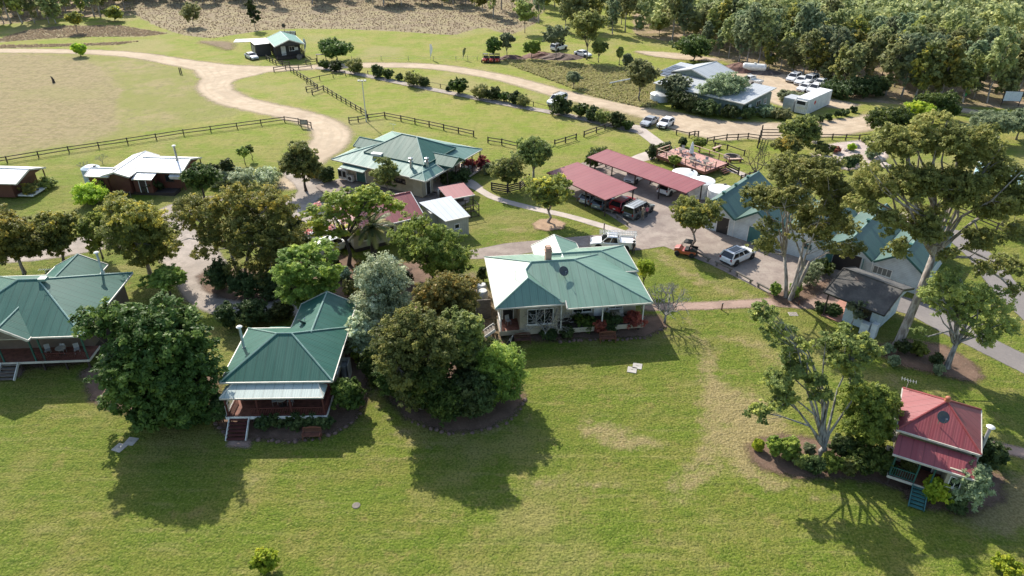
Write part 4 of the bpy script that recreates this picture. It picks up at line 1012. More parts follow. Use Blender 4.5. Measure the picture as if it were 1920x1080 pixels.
def car(label, rear, front, style='suv', col=WHITEC, cat='car', name='parked_car', roof=None, rack=False, sun=False, copy_of=None, loc=None, rot=None, group=None):
    if loc is None:
        a, b = G(*rear), G(*front); loc = ((a[0] + b[0]) / 2, (a[1] + b[1]) / 2); rot = math.atan2(b[1] - a[1], b[0] - a[0])
    if copy_of is not None: return dup(copy_of, (loc[0], loc[1], 0.012), rot, label, group)
    T = thing(name, label, cat, (loc[0], loc[1], 0.012), rot, group); P_ = carpaint(col)
    D = dict(suv=(4.7, .93, 1.66, 1.06), sedan=(4.6, .90, 1.42, .94), hatch=(4.1, .88, 1.46, .95), wagon=(4.9, .96, 1.86, 1.16), ute=(5.3, .93, 1.76, 1.04), canopy=(5.2, .94, 1.88, 1.05))[style]
    Ln, w_, ht, zs = D; h = Ln / 2; zb = .30 if style in ('suv', 'wagon', 'ute', 'canopy') else .22
    b = MB()
    def sec(x, w, z, lo=zb): return [(x, -w * .9, lo), (x, -w, lo + .2), (x, -w, z - .13), (x, -w * .94, z - .02), (x, -w * .5, z), (x, w * .5, z), (x, w * .94, z - .02), (x, w, z - .13), (x, w, lo + .2), (x, w * .9, lo)]
    nose = zs - .06
    rz = zs if style != 'sedan' else zs + .02
    b.loft([sec(-h, w_ * .88, rz - .14, zb + .12), sec(-h + .1, w_ * .95, rz - .03, zb), sec(-h + .6, w_, rz, zb - .05), sec(0, w_, zs, zb - .06), sec(h - 1.55, w_, zs + .01, zb - .06), sec(h - .75, w_ * .98, nose - .02, zb - .04), sec(h - .25, w_ * .93, nose - .12, zb), sec(h - .04, w_ * .84, nose - .27, zb + .06), sec(h, w_ * .76, nose - .36, zb + .12)])
    bo = b.build('body', P_, T, smooth=False, bevel=.03)
    # greenhouse
    xf0 = h - 1.35; xf1 = h - 2.05
    xr0 = {'suv': -h + .12, 'wagon': -h + .08, 'hatch': -h + .15, 'sedan': -h + .75, 'ute': -h + 1.95, 'canopy': -h + .06}[style]
    xr1 = {'suv': -h + .55, 'wagon': -h + .28, 'hatch': -h + .6, 'sedan': -h + 1.35, 'ute': -h + 2.1, 'canopy': -h + .22}[style]
    wl, wt = w_ * .93, w_ * .76; zt = ht - .08
    g = MB(); g.loft([[(xr0, -wl, zs - .02), (xf0, -wl * .96, zs - .02), (xf0, wl * .96, zs - .02), (xr0, wl, zs - .02)], [(xr1, -wt, zt), (xf1, -wt, zt), (xf1, wt, zt), (xr1, wt, zt)]])
    g.build('window', glassy((.012, .015, .018), .06), T, bevel=.02)
    r_ = MB(); e = .06
    r_.loft([[(xr1 - .05, -wt - .03, zt - .03), (xf1 + .06, -wt - .03, zt - .03), (xf1 + .06, wt + .03, zt - .03), (xr1 - .05, wt + .03, zt - .03)], [(xr1 - .06, -wt - .02, zt + .03), (xf1 + .02, -wt - .02, zt + .02), (xf1 + .02, wt + .02, zt + .02), (xr1 - .06, wt + .02, zt + .03)], [(xr1 + .1, -wt * .8, ht), (xf1 - .2, -wt * .8, ht), (xf1 - .2, wt * .8, ht), (xr1 + .1, wt * .8, ht)]])
    r_.build('roof_panel', carpaint(roof) if roof and not sun else P_, T, bevel=.015)
    if sun: q_ = MB(); q_.bz(xr1 + .25, xf1 - .35, -wt * .62, wt * .62, ht + .004, ht + .02); q_.build('sunroof', glassy((.015, .016, .018), .1), T); q_ = MB(); [q_.bz(xr1 + .1, xf1 - .1, s_ * wt * .88 - .025, s_ * wt * .88 + .025, ht + .01, ht + .06) for s_ in (-1, 1)]; q_.build('roof_rail', TRIMB, T)
    def P1(a_, b_, w1, h1): MB().beam(a_, b_, w1, h1).build('pillar', P_, T)
    for s in (-1, 1):
        ys, yt = s * (wl + .004), s * (wt + .012)
        P1((xf0 + .02, ys * .96, zs - .02), (xf1 + .02, yt, zt), .06, .09)
        P1((xr0, ys, zs - .02), (xr1, yt, zt), .08, .26 if style != 'sedan' else .12)
        for k in (.36, .68) if style not in ('ute',) else (.5,):
            xa, xb = xr0 + (xf0 - xr0) * k, xr1 + (xf1 - xr1) * k; P1((xa, ys, zs - .02), (xb, yt, zt), .03, .08)
    wb = Ln * .29; wr = .37 if style in ('suv', 'wagon', 'ute', 'canopy') else .32
    for sx in (-1, 1):
        for sy in (-1, 1):
            ar = MB(); x0 = sx * wb + (.08 if sx > 0 else -.05)
            ar.lathe(0, 0, [(wr + .09, -.02), (wr + .09, .02)], 18); ao = ar.build('wheel_arch', TRIMB, T); ao.location = (x0, sy * (w_ - .012), wr + .03); ao.rotation_euler = (R(90), 0, 0)
            mk_wheel(T, x0, sy * (w_ - .08), wr)
    for s in (-1, 1):
        l = MB(); l.box(h - .16, s * w_ * .68, nose - .26, .22, .34, .13); l.build('headlight', LAMP, T, bevel=.02)
        l = MB(); l.box(-h + .06, s * w_ * .80, rz - .18, .12, .2, .26); l.build('tail_light', TAIL, T, bevel=.02)
        l = MB(); l.box(xf0 - .25, s * (w_ + .08), zs + .06, .12, .18, .13); l.build('mirror', P_, T, bevel=.02)
    l = MB(); l.box(h - .03, 0, zb + .28, .08, w_ * 1.0, .16); l.build('grille', TRIMB, T); l = MB(); l.box(-h + .02, 0, zb + .1, .12, w_ * 1.5, .16); l.build('bumper', TRIMB, T)
    l = MB(); l.box(-h - .012, 0, zb + .38, .02, .37, .12); l.build('number_plate', PLATE, T)
    if style == 'ute':
        t = MB(); x0, x1 = -h - .12, -h + 1.9
        t.bz(x0, x1, -w_ - .03, w_ + .03, zs - .22, zs - .12)
        for s in (-1, 1): t.bz(x0, x1, s * (w_ + .01) - .02, s * (w_ + .01) + .02, zs - .12, zs + .16)
        t.bz(x0, x0 + .04, -w_, w_, zs - .12, zs + .16); t.bz(x1 - .04, x1, -w_, w_, zs - .12, zs + .5); t.build('tray', WHITEP, T)
        k = MB()
        for x_ in (x0 + .1, x1 - .1): k.tube([(x_, -w_ * .9, zs), (x_, -w_ * .9, ht + .15), (x_, w_ * .9, ht + .15), (x_, w_ * .9, zs)], .03, 6)
        k.tube([(xf1 - .1, -w_ * .7, ht), (xf1 - .1, -w_ * .7, ht + .15), (xf1 - .1, w_ * .7, ht + .15), (xf1 - .1, w_ * .7, ht)], .03, 6); k.build('ladder_rack', GALV, T)
    if rack:
        k = MB(); xa, xb = xr1 + .25, xf1 - .1
        for i in range(7): k.beam((xa + (xb - xa) * i / 6, -wt, ht + .12), (xa + (xb - xa) * i / 6, wt, ht + .12), .05, .03)
        for s in (-1, 1): k.beam((xa, s * wt, ht + .13), (xb, s * wt, ht + .13), .05, .05); k.beam((xa, s * wt, ht - .05), (xa, s * wt, ht + .13), .04, .04); k.beam((xb, s * wt, ht - .05), (xb, s * wt, ht + .13), .04, .04)
        k.build('roof_rack', TRIMB, T)
    return T
cA = car('white SUV with black glass roof standing alone on the open car park', (1361, 497), (1404, 478), 'suv', sun=True)
car('dark grey four wheel drive with pale canopy and roof rack, driver door open', (1178, 412), (1216, 392), 'canopy', GREYC, roof=(.45, .47, .47), rack=True, cat='utility vehicle')
car('red SUV parked at the end of the near red carport', (1152, 400), (1186, 381), 'suv', REDC)
car('silver car in the shade under the near carport', (1098, 383), (1118, 370), 'hatch', SILV)
car('grey blue hatchback beside the silver car at the near carport post', (1122, 392), (1140, 380), 'hatch', (.12, .16, .18))
cW = car('white SUV facing out from under the long red carport', (1206, 329), (1178, 346), 'suv', WHITEC)
car('white SUV with its tail out of the long red carport', (1241, 368), (1272, 351), 'suv', copy_of=cW)
cU = car('white tray utility with ladders on its rack behind the homestead', (1188, 466), (1106, 462), 'ute', WHITEC, cat='utility vehicle')
cF = car('white four wheel drive with roof rack pulled up on the grass beside the dirt road', (1056, 190), (1032, 200), 'wagon', WHITEC, rack=True)
car('silver sedan parked behind the rail at the dirt road, left of a white hatchback', (1227, 228), (1207, 239), 'sedan', SILV)
cH = car('white hatchback parked behind the rail at the dirt road', (1258, 231), (1236, 243), 'hatch', WHITEC)
cS = car('silver sedan parked in front of the far black shed', (463, 106), (482, 114), 'sedan', (.55, .57, .58))
yard = [(1497, 146, 1476, 157, 'suv', 'leftmost white SUV of the cars in the far yard'), (1508, 153, 1493, 161, 'hatch', 'small white hatchback second from the left in the far yard'),
        (1528, 152, 1505, 161, 'wagon', 'white four wheel drive in the back row of the far yard'), (1545, 157, 1526, 166, 'hatch', 'white hatchback at the right end of the back row in the far yard'),
        (1518, 166, 1499, 173, 'sedan', 'low white sedan in the front row of the far yard'), (1537, 168, 1516, 177, 'suv', 'white SUV beside the dark car in the front row of the far yard')]
cSd = None
for i, (a, b_, c, d, st, lb) in enumerate(yard):
    src = {'suv': cW, 'hatch': cH, 'wagon': cF, 'sedan': cSd}[st]
    o = car(lb, (a, b_), (c, d), st, WHITEC, copy_of=src, group='white cars parked in the far yard')
    if st == 'sedan': cSd = o
car('dark car at the right end of the front row in the far yard', (1552, 174), (1536, 181), 'hatch', CHAR)
cU2 = car('white tray utility behind the grey machinery shed', (1416, 160), (1394, 154), 'ute', copy_of=cU)
car('white four wheel drive under the blossom tree by the palm', (604, 478), (645, 462), 'wagon', WHITEC, roof=WHITEC)
car('white hatchback further back under the blossom tree', (585, 452), (610, 440), 'hatch', copy_of=cH)
car('white sedan in the shade of the tall far gum', (1082, 103), (1104, 108), 'sedan', copy_of=cSd)
car('white van behind the small far trees near the earth heap', (1040, 96), (1056, 92), 'wagon', copy_of=cF)

# ladders on the tray utility
la = thing('ladder', 'aluminium extension ladder lying on the rack of the white utility', 'ladder', (cU.location.x, cU.location.y, 1.95), cU.rotation_euler.z)
for y_, z_ in ((-.45, 0.0), (.25, .0)):
    l = MB()
    for s in (-.2, .2): l.beam((-2.9, y_ + s, z_), (1.6, y_ + s, z_), .035, .08)
    for i in range(15): l.tube([(-2.8 + i * .3, y_ - .2, z_), (-2.8 + i * .3, y_ + .2, z_)], .016, 5)
    l.build('ladder_section', paint((.66, .67, .68), .35, .6), la)

# open driver's door of the grey four wheel drive
# small quad buggies by the road
def buggy(label, rear, front, col, scale=1.0, name='farm_buggy', cat='buggy', group=None, cpy=None):
    a, b = G(*rear), G(*front); loc = ((a[0] + b[0]) / 2, (a[1] + b[1]) / 2, .012); rot = math.atan2(b[1] - a[1], b[0] - a[0])
    if cpy: return dup(cpy, loc, rot, label, group, scale)
    T = thing(name, label, cat, loc, rot, group)
    bd = MB(); bd.loft([[(x, -w_, z0), (x, w_, z0), (x, w_ * .9, z1), (x, -w_ * .9, z1)] for x, w_, z0, z1 in ((-1.25, .6, .45, .8), (-.3, .66, .35, .72), (.35, .66, .35, .7), (.7, .62, .4, 1.0), (1.3, .5, .45, .85))])
    bd.build('body', carpaint(col), T, bevel=.04)
    se = MB(); se.box(-.15, 0, .82, .5, 1.0, .18); se.box(-.42, 0, 1.1, .12, 1.0, .5, 0, 0, Matrix.Rotation(R(-12), 4, 'Y')); se.build('seat', TRIMB, T, bevel=.04)
    fr = MB()
    for s in (-.55, .55): fr.tube([(.75, s, .9), (.25, s, 1.75), (-.6, s, 1.78), (-.75, s, .75)], .03, 6)
    for x_ in (.25, -.6): fr.tube([(x_, -.55, 1.76), (x_, .55, 1.76)], .03, 6)
    fr.build('roll_frame', TRIMB, T)
    cn = MB(); cn.bz(-.65, .28, -.56, .56, 1.78, 1.83); cn.build('canopy', TRIMB, T)
    ty = MB(); ty.bz(-1.3, -.55, -.6, .6, .8, .84); ty.bz(-1.3, -1.26, -.6, .6, .84, 1.05)
    for s in (-.6, .56): ty.bz(-1.26, -.55, s, s + .04, .84, 1.05)
    ty.build('tray', TRIMB, T)
    for x_ in (-.85, .9):
        for s in (-.62, .62): mk_wheel(T, x_, s, .31, .24, RIMD)
    for s in (-.35, .35): l = MB(); l.box(1.29, s, .74, .06, .18, .1); l.build('headlight', LAMP, T)
    return T
bg0 = buggy('orange and black work buggy parked at the lawn edge below the brown tree', (1298, 480), (1272, 475), (.42, .07, .02))
bR = buggy('red farm buggy nearest the dark tree in the row by the dirt road', (933, 112), (932, 121), (.40, .015, .015), group='red buggies by the dirt road')
buggy('red farm buggy in the middle of the row by the dirt road', (924, 112), (920, 121), None, cpy=bR, group='red buggies by the dirt road')
buggy('red farm buggy at the left end of the row by the dirt road', (914, 112), (906, 120), None, cpy=bR, group='red buggies by the dirt road')

# refrigerated truck body and small tanks in the far yard
T = thing('freight_container', 'white refrigerated freight container with cooling unit, at the edge of the far yard', 'container', (*G(1500, 214),), R(45))
b = MB(); b.bz(0, 9.6, -1.25, 1.25, .15, 2.9); b.build('box', boards((.78, .78, .77), .35, False), T, bevel=.03)
b = MB(); b.bz(-.5, -.006, -1.0, 1.0, 1.4, 2.6); cu = b.build('cooling_unit', PLAST, T, bevel=.04); g_ = MB(); g_.bz(-.52, -.503, -.8, .8, 1.9, 2.5); g_.build('grille', BLACKP, cu)
for s in (-1.3, 1.3):
    b = MB(); b.bz(-.06, -.007, min(s, 0) + .02, max(s, 0) - .02, .2, 2.85) if False else b.bz(9.606, 9.66, min(s * .94, 0) + .02, max(s * .94, 0) - .02, .2, 2.85); b.build('door', WHITEP, T)
b = MB(); b.bz(2.3, 3.0, -1.27, -1.253, 1.7, 2.2); b.bz(2.5, 2.8, -1.275, -1.271, 1.5, 1.7); b.build('emblem', paint((.6, .03, .03), .5), T)
b = MB(); [b.bz(x_ - .15, x_ + .15, -1.2, 1.2, 0, .15) for x_ in (.4, 9.2)]; b.build('skid', DKTIM, T)
T = thing('freight_container', 'grey metal storage container left of the white one', 'container', (*G(1476, 208),), R(45))
b = MB(); b.bz(0, 3.0, -1.1, 1.1, .1, 2.4); b.build('box', boards((.45, .47, .48), .3, False), T, bevel=.03); b = MB(); b.bz(-.05, -.005, -1.0, 1.0, .2, 2.3); b.build('door', GALV, T)
def bulk_tank(label, u, v, ln, r_, rot):
    T = thing('bulk_tank', label, 'tank', (*G(u, v),), rot)
    b = MB(); b.tube([(-ln / 2, 0, r_ + .4), (-ln / 2 + .3, 0, r_ + .4), (ln / 2 - .3, 0, r_ + .4), (ln / 2, 0, r_ + .4)], [r_ * .7, r_, r_, r_ * .7], 16); b.build('shell', WHITEP, T)
    b = MB(); [b.bz(x_ - .1, x_ + .1, -r_ * .8, r_ * .8, 0, .6) for x_ in (-ln * .3, ln * .3)]; b.build('cradle', GREYTIM, T)
    b = MB(); b.lathe(0, 0, [(.25, r_ * 2 + .35), (.25, r_ * 2 + .55), (.05, r_ * 2 + .6)], 10); b.build('hatch', PLAST, T)
bulk_tank('white horizontal liquid tank at the back of the far yard', 1413, 136, 5.0, .8, R(-20))

# rainwater tanks
def water_tank(label, x, y, r_, h, mat, group=None, cpy=None):
    if cpy: return dup(cpy, (x, y), rnd.random() * 6, label, group)
    T = thing('water_tank', label, 'water tank', (x, y), 0, group)
    b = MB(); prof = []
    for i in range(9): z = h * i / 8; prof += [(r_, z), (r_ * 1.015, z + h / 32)]
    prof = [p for p in prof if p[1] <= h]; b.lathe(0, 0, prof, 32); b.build('shell', mat, T)
    c = MB(); c.lathe(0, 0, [(r_ * 1.03, h + .004), (r_ * 1.03, h + .1), (r_ * .6, h + .38), (.25, h + .5), (.02, h + .5)], 32); lid = c.build('lid', mat, T)
    k = MB(); k.lathe(r_ * .55, 0, [(.22, h + .38), (.22, h + .5), (.02, h + .52)], 12); k.build('hatch', BLACKP, lid)
    return T
TW = paint((.80, .80, .77), .5)
t0 = water_tank('round white rainwater tank furthest from the stables, behind the long carport', 24.6, 95.9, 1.75, 2.1, TW, 'white rainwater tanks')
water_tank('middle one of three round white rainwater tanks', 26.4, 93.0, 1, 1, None, 'white rainwater tanks', t0)
water_tank('round white rainwater tank nearest the stable gable', 28.35, 89.9, 1, 1, None, 'white rainwater tanks', t0)
water_tank('tall blue grey water tank at the left end of the brown cabin', G(172, 352)[0] + .3, G(172, 352)[1] + .6, 1.2, 2.7, paint((.42, .52, .58), .5))
tg = water_tank('wide pale tank under shrubs in front of the grey machinery shed', *G(1322, 196), 2.0, 1.6, TW, 'tanks in front of the machinery shed')
water_tank('ribbed round tank half hidden in grass left of the machinery shed shrubs', *G(1237, 188), 1.9, 1.2, GALV, 'tanks in front of the machinery shed')
# ============================================================ plants
rg = np.random.default_rng(11)
def leaf_mesh(name, C_, size, tint, outward, mat, elong=1.5, droop=0.0, rg=rg, flat=.5):
    """C_ (n,3) leaf centres; each leaf is one small pointed face with its own tilt"""
    n = len(C_)
    nrm = rg.normal(size=(n, 3)); nrm /= np.linalg.norm(nrm, axis=1, keepdims=True)
    nrm = nrm * .75 + outward * .55 + np.array([0, 0, flat]); nrm /= np.linalg.norm(nrm, axis=1, keepdims=True) + 1e-9
    a = rg.normal(size=(n, 3)); a[:, 2] -= droop * 2
    a -= nrm * (a * nrm).sum(1, keepdims=True); a /= np.linalg.norm(a, axis=1, keepdims=True) + 1e-9
    b = np.cross(nrm, a); s = size * rg.uniform(.6, 1.35, n)[:, None]
    q = np.stack([C_ - a * s * elong * .5, C_ + b * s * .42 - a * s * .1, C_ + a * s * elong * .5, C_ - b * s * .42 + a * s * .05], 1)
    me = bpy.data.meshes.new(name); fill_mesh(me, q.reshape(-1, 3), np.arange(n * 4).reshape(n, 4)); fattr(me, 'tint', np.repeat(tint, 4)); me.materials.append(mat)
    return me
def clump_points(cl, per, squash=.7, rg=rg, tufts=0):
    """cl (k,4): centre + radius -> leaf centres, outward dirs, clump ids; tufts splits a clump into leafy sprigs"""
    k = len(cl); cnt = np.maximum(6, (per * (cl[:, 3] / cl[:, 3].mean()) ** 2).astype(int)); ids = np.repeat(np.arange(k), cnt); n = len(ids)
    sq = np.array([1, 1, squash])
    d = rg.normal(size=(n, 3)); d /= np.linalg.norm(d, axis=1, keepdims=True)
    if tufts:
        sd_ = rg.normal(size=(k, tufts, 3)); sd_ /= np.linalg.norm(sd_, axis=2, keepdims=True); sd_ *= rg.uniform(.45, 1.1, (k, tufts, 1))
        pick = rg.integers(tufts, size=n); ctr = sd_[ids, pick]; r_ = rg.uniform(0, 1, n) ** .5 * .33
        loc = ctr + d * r_[:, None]; p = cl[ids, :3] + loc * cl[ids, 3][:, None] * sq
        d = loc / (np.linalg.norm(loc, axis=1, keepdims=True) + 1e-6)
        clump_points.tuft = rg.uniform(0, 1, (k, tufts))[ids, pick]
    else:
        r_ = rg.uniform(.25, 1.0, n) ** .55; p = cl[ids, :3] + d * (r_ * cl[ids, 3])[:, None] * sq + rg.normal(size=(n, 3)) * (cl[ids, 3] * .1)[:, None]
        clump_points.tuft = rg.uniform(0, 1, n)
    return p, d, ids
def crown_clumps(lobes, k, cr, shell=.6, rg=rg, zmin=.25):
    lobes = np.array(lobes, float); vol = lobes[:, 3] * lobes[:, 4] * lobes[:, 5]; pick = rg.choice(len(lobes), k, p=vol / vol.sum()); L_ = lobes[pick]
    d = rg.normal(size=(k, 3)); d /= np.linalg.norm(d, axis=1, keepdims=True); r_ = rg.uniform(shell ** 2, 1, k) ** .5
    p = L_[:, :3] + d * r_[:, None] * L_[:, 3:6]; p[:, 2] = np.maximum(p[:, 2], zmin)
    return np.column_stack([p, cr * rg.uniform(.6, 1.4, k)])
def limbs(mb, base, cl, r0, h_fork, nlimb, rg=rg, lean=(0, 0), multi=1, wig=.12):
    """trunk(s), limbs reaching to clumps, twigs to the rest"""
    base = np.array(base, float); P_ = cl[:, :3]
    ang = np.arctan2(P_[:, 1] - base[1], P_[:, 0] - base[0]); nodes = []
    forks = []
    for m_ in range(multi):
        off = np.array([math.cos(m_ * 2.4) * .25 * (multi > 1), math.sin(m_ * 2.4) * .25 * (multi > 1), 0]) * (1 + r0)
        top = base + np.array([lean[0], lean[1], h_fork]) + off * 4
        mid = (base + off + top) / 2 + rg.normal(size=3) * wig * np.array([1, 1, .2]); rr = r0 * (1 if multi == 1 else .65)
        mb.tube([base + off - (0, 0, .1), base + off + (0, 0, .25), mid, top], [rr * 1.45, rr * 1.08, rr * .88, rr * .72], 8); forks.append((top, rr * .72))
    order = rg.permutation(len(P_)); main = []
    far = P_[np.argsort(-np.linalg.norm((P_ - forks[0][0]) * np.array([1, 1, .6]), axis=1))]
    sel = []
    for p in far:
        if len(sel) >= nlimb: break
        if all(np.linalg.norm(p - q) > np.ptp(P_[:, 0]) / (nlimb ** .5) * .55 for q in sel): sel.append(p)
    pts = []
    for i, p in enumerate(sel):
        f, fr = min(forks, key=lambda t: np.linalg.norm(t[0] - p)); d = p - f; L_ = np.linalg.norm(d)
        up = np.array([0, 0, .16 * L_]); c1 = f + d * .35 + up * .7 + rg.normal(size=3) * L_ * .05; c2 = f + d * .7 + up * .5 + rg.normal(size=3) * L_ * .05
        seq = [f - d * .02, f + d * .1 + up * .25, c1, c2, p]; rs = [fr * .85, fr * .6, fr * .42, fr * .27, fr * .1]; mb.tube(seq, rs, 6, caps=False)
        for j in (1, 2, 3): pts.append((seq[j], rs[j]))
    pts += [(f, fr * .6) for f, fr in forks]
    A = np.array([q for q, _ in pts])
    for p in P_[order][:110]:
        dd = np.linalg.norm(A - p, axis=1); i = int(dd.argmin())
        if dd[i] < .4: continue
        q, r_ = pts[i]; mm = (q + p) / 2 + rg.normal(size=3) * dd[i] * .08 + np.array([0, 0, .06 * dd[i]]); mb.tube([q, mm, p], [min(r_ * .55, .09), min(r_ * .35, .06), .015], 4, caps=False)
LEAF = dict(
    fig=foliage((.022, .043, .010), (.066, .098, .020), 'fig', .22, (.115, .15, .028)),
    olive=foliage((.042, .055, .018), (.108, .120, .034), 'olive', .35, (.18, .175, .04)),
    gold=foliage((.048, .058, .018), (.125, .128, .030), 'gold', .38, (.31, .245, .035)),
    gum=foliage((.056, .068, .022), (.150, .162, .046), 'gum', .40, (.21, .20, .06)),
    gumf=foliage((.070, .082, .034), (.160, .170, .066), 'forest_gum', .40, (.22, .21, .085)),
    gumg=foliage((.062, .080, .044), (.135, .158, .084), 'grey_gum', .34, (.19, .21, .11)),
    bright=foliage((.046, .068, .014), (.115, .142, .028), 'bright', .38, (.19, .205, .035)),
    lime=foliage((.080, .125, .012), (.195, .240, .022), 'lime', .42, (.30, .30, .03)),
    blossom=foliage((.060, .085, .018), (.165, .185, .030), 'feathery', .40, (.26, .24, .035)),
    silver=foliage((.095, .115, .058), (.215, .245, .150), 'silver', .24, (.40, .42, .30)),
    bronze=foliage((.050, .056, .020), (.125, .118, .030), 'bronze', .38, (.25, .17, .03)),
    shade=foliage((.022, .036, .012), (.055, .074, .022), 'shade_shrub', .2, (.085, .105, .035)),
    red=foliage((.06, .018, .016), (.15, .03, .025), 'red_shrub', .25, (.20, .06, .04)),
    grass=foliage((.235, .18, .118), (.285, .225, .145), 'dry_stalks', .4, (.25, .225, .12)),
    straw=foliage((.25, .21, .10), (.32, .27, .13), 'straw', .4),
    verge=foliage((.21, .19, .085), (.28, .255, .11), 'verge', .45, (.20, .235, .05)),
    pink=foliage((.45, .20, .20), (.62, .38, .36), 'blossoms', .3),
    palm=foliage((.045, .070, .028), (.105, .130, .050), 'palm_frond', .25, (.22, .20, .07)))
BARK = dict(grey=bark((.20, .17, .145), 'grey', (.11, .09, .075)), pale=bark((.40, .36, .32), 'pale', (.20, .165, .14)), dark=bark((.075, .058, .045), 'dark'), lichen=bark((.34, .33, .30), 'lichen', (.12, .11, .10)), paper=bark((.36, .31, .255), 'paper', (.19, .155, .125)))
def build_tree(T, lobes, leaf, bk, k, cr, per, size, r0, fork, nlimb, seed, squash=.7, shell=.6, droop=0.0, elong=1.5, lean=(0, 0), multi=1, extra=None, crown='crown', flat=.5, tuft=None, top=0.0, fine=True):
    g = np.random.default_rng(seed); cl = crown_clumps(lobes, k, cr, shell, g) if tuft is None else np.array(tuft, float)
    if fine: per *= 1.75; size *= .64
    p, d, ids = clump_points(cl, per, squash, g, 13 if fine else 7); tf = clump_points.tuft; lo, hi = p[:, 2].min(), p[:, 2].max()
    ct = g.uniform(0, 1, len(cl)) * (1 - top) + top * np.clip((cl[:, 2] - lo) / (hi - lo + 1e-6), 0, 1)  # top raises the tint with height: new growth and sunlit tops painted in
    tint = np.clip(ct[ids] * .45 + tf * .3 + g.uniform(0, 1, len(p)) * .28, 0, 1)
    p[:, 2] = np.maximum(p[:, 2], .04)
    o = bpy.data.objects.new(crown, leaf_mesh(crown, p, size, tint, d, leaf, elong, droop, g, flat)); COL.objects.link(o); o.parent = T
    mb = MB(); limbs(mb, (0, 0, 0), cl, r0, fork, nlimb, g, lean, multi); mb.build('trunk', bk, T, smooth=True)
    return o, cl
SEED = [100]
def tree(label, u, vb, vt, wpx, leaf='olive', bk='grey', cbase=.35, lob=None, k=70, cr=None, per=150, size=.32, r0=.2, nlimb=8, depth=.9, name='tree', group=None, fork=None, dx=0.0, at=None, cu=0, **kw):
    if cu:
        d_ = MPP(vb) * FPX; u = 960 + (u - 960) * (1 - HGT(u, vb, vt) * (cbase + 1) / 2 * _s / d_)
    X, Y = G(u, vb); h = HGT(u, vb, vt); W = wpx * MPP(vb) * (1 + .0) / 2; W = min(W, 60)
    # the crown is nearer to the drone than its foot, so it looks a little larger
    W *= 1 - .35 * h / CAMH
    T = thing(name, label, 'tree', (X, Y, float(rise(X, Y))), 0, group); SEED[0] += 1
    zc = h * (cbase + (1 - cbase) / 2); rz = h * (1 - cbase) / 2
    cr = (cr or max(.35, W * .27)) * .85; k = int(k * 1.3); off = dx * W
    if at is not None:
        lob = []
        for pu, pv, pr, dy in at:
            q = sight(pu, pv, Y + dy); r_ = max(.3, pr * ((Y + dy) * _c + (CAMH - q[2]) * _s) / FPX - cr * .45); lob.append((q[0] - X, dy, q[2], r_, r_, r_ * .72))
    elif lob is None:
        gg = np.random.default_rng(SEED[0] + 5000); a, b_, c_ = W - cr * .6, (W - cr * .6) * depth, max(.3, rz - cr * .6)
        lob = [(off, 0, zc, a * .72, b_ * .72, c_ * .78)]
        for j in range(6):
            t_ = j * 1.05 + gg.uniform(-.4, .4); zz = gg.uniform(-.55, .75); f_ = gg.uniform(.30, .46); m_ = (1 - f_) * (1 - zz * zz) ** .5
            lob.append((off + a * m_ * math.cos(t_), b_ * m_ * math.sin(t_), zc + c_ * zz * (1 - f_), a * f_, b_ * f_, max(.2, c_ * f_)))
    else: lob = [(off + a * W, b * W, h * c, d * W, e * W, f * h) for a, b, c, d, e, f in lob]
    build_tree(T, lob, LEAF[leaf], BARK[bk], k, cr, per, size, r0, fork or h * max(.22, cbase * .8), nlimb, SEED[0], **kw)
    return T
def shrub(label, u, vb, vt, wpx, leaf='shade', k=26, per=110, size=.26, name='shrub', group=None, **kw):
    u = 960 + (u - 960) * (1 - max(.35, HGT(u, vb, vt)) * .5 * _s / (MPP(vb) * FPX))
    X, Y = G(u, vb); h = max(.35, HGT(u, vb, vt)); W = wpx * MPP(vb) / 2; Y += W * .6
    T = thing(name, label, 'shrub', (X, Y, 0), 0, group); SEED[0] += 1; cr = min(W, h, 3.2) * .34
    build_tree(T, [(0, 0, h * .47, max(.1, W - cr * .9), max(.1, W - cr * .9), max(.1, h * .47 - cr * .8))], LEAF[leaf], BARK['dark'], k, cr, per, size, .05, h * .25, 4, SEED[0], crown='foliage', shell=.45, squash=.85, **kw)
    return T

# ---- trees round the houses
tree('large dense dark green round tree hiding the gap between lodge and cottage', 292, 772, 540, 238, 'fig', 'dark', .10, cu=1, k=200, cr=1.2, per=175, size=.36, r0=.35, nlimb=12, lob=[(0, 0, .46, .80, .75, .40), (-.45, -.1, .25, .48, .5, .22), (.4, -.15, .28, .5, .5, .25), (.1, -.3, .2, .6, .5, .18), (-.78, .1, .74, .28, .25, .12)], flat=.7)
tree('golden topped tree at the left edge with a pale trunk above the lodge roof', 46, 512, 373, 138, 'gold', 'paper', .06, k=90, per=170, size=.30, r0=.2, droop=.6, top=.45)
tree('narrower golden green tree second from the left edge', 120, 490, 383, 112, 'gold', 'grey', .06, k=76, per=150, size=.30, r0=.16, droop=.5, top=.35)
tree('thin bright green tree third from the left edge', 176, 484, 388, 84, 'bright', 'grey', .08, cu=1, k=38, per=120, size=.28, r0=.1, droop=.4)
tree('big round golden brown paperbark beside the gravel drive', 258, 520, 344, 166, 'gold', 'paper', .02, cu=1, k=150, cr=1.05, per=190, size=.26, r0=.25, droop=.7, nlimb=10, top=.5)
tree('broad spreading olive tree with pale forked limbs over the gravel drive', 455, 530, 348, 235, 'gold', 'pale', .40, k=150, cr=1.15, per=165, size=.27, r0=.32, nlimb=14, multi=2, droop=.4, at=[(372, 400, 46, .5), (440, 378, 52, 1.5), (512, 385, 48, 1), (538, 432, 38, 0), (345, 446, 30, -1), (470, 440, 58, -1), (522, 472, 46, -1), (405, 440, 34, .5), (448, 492, 36, -1), (505, 505, 34, -1.5), (375, 468, 24, -.5)], top=.45, shell=.5)
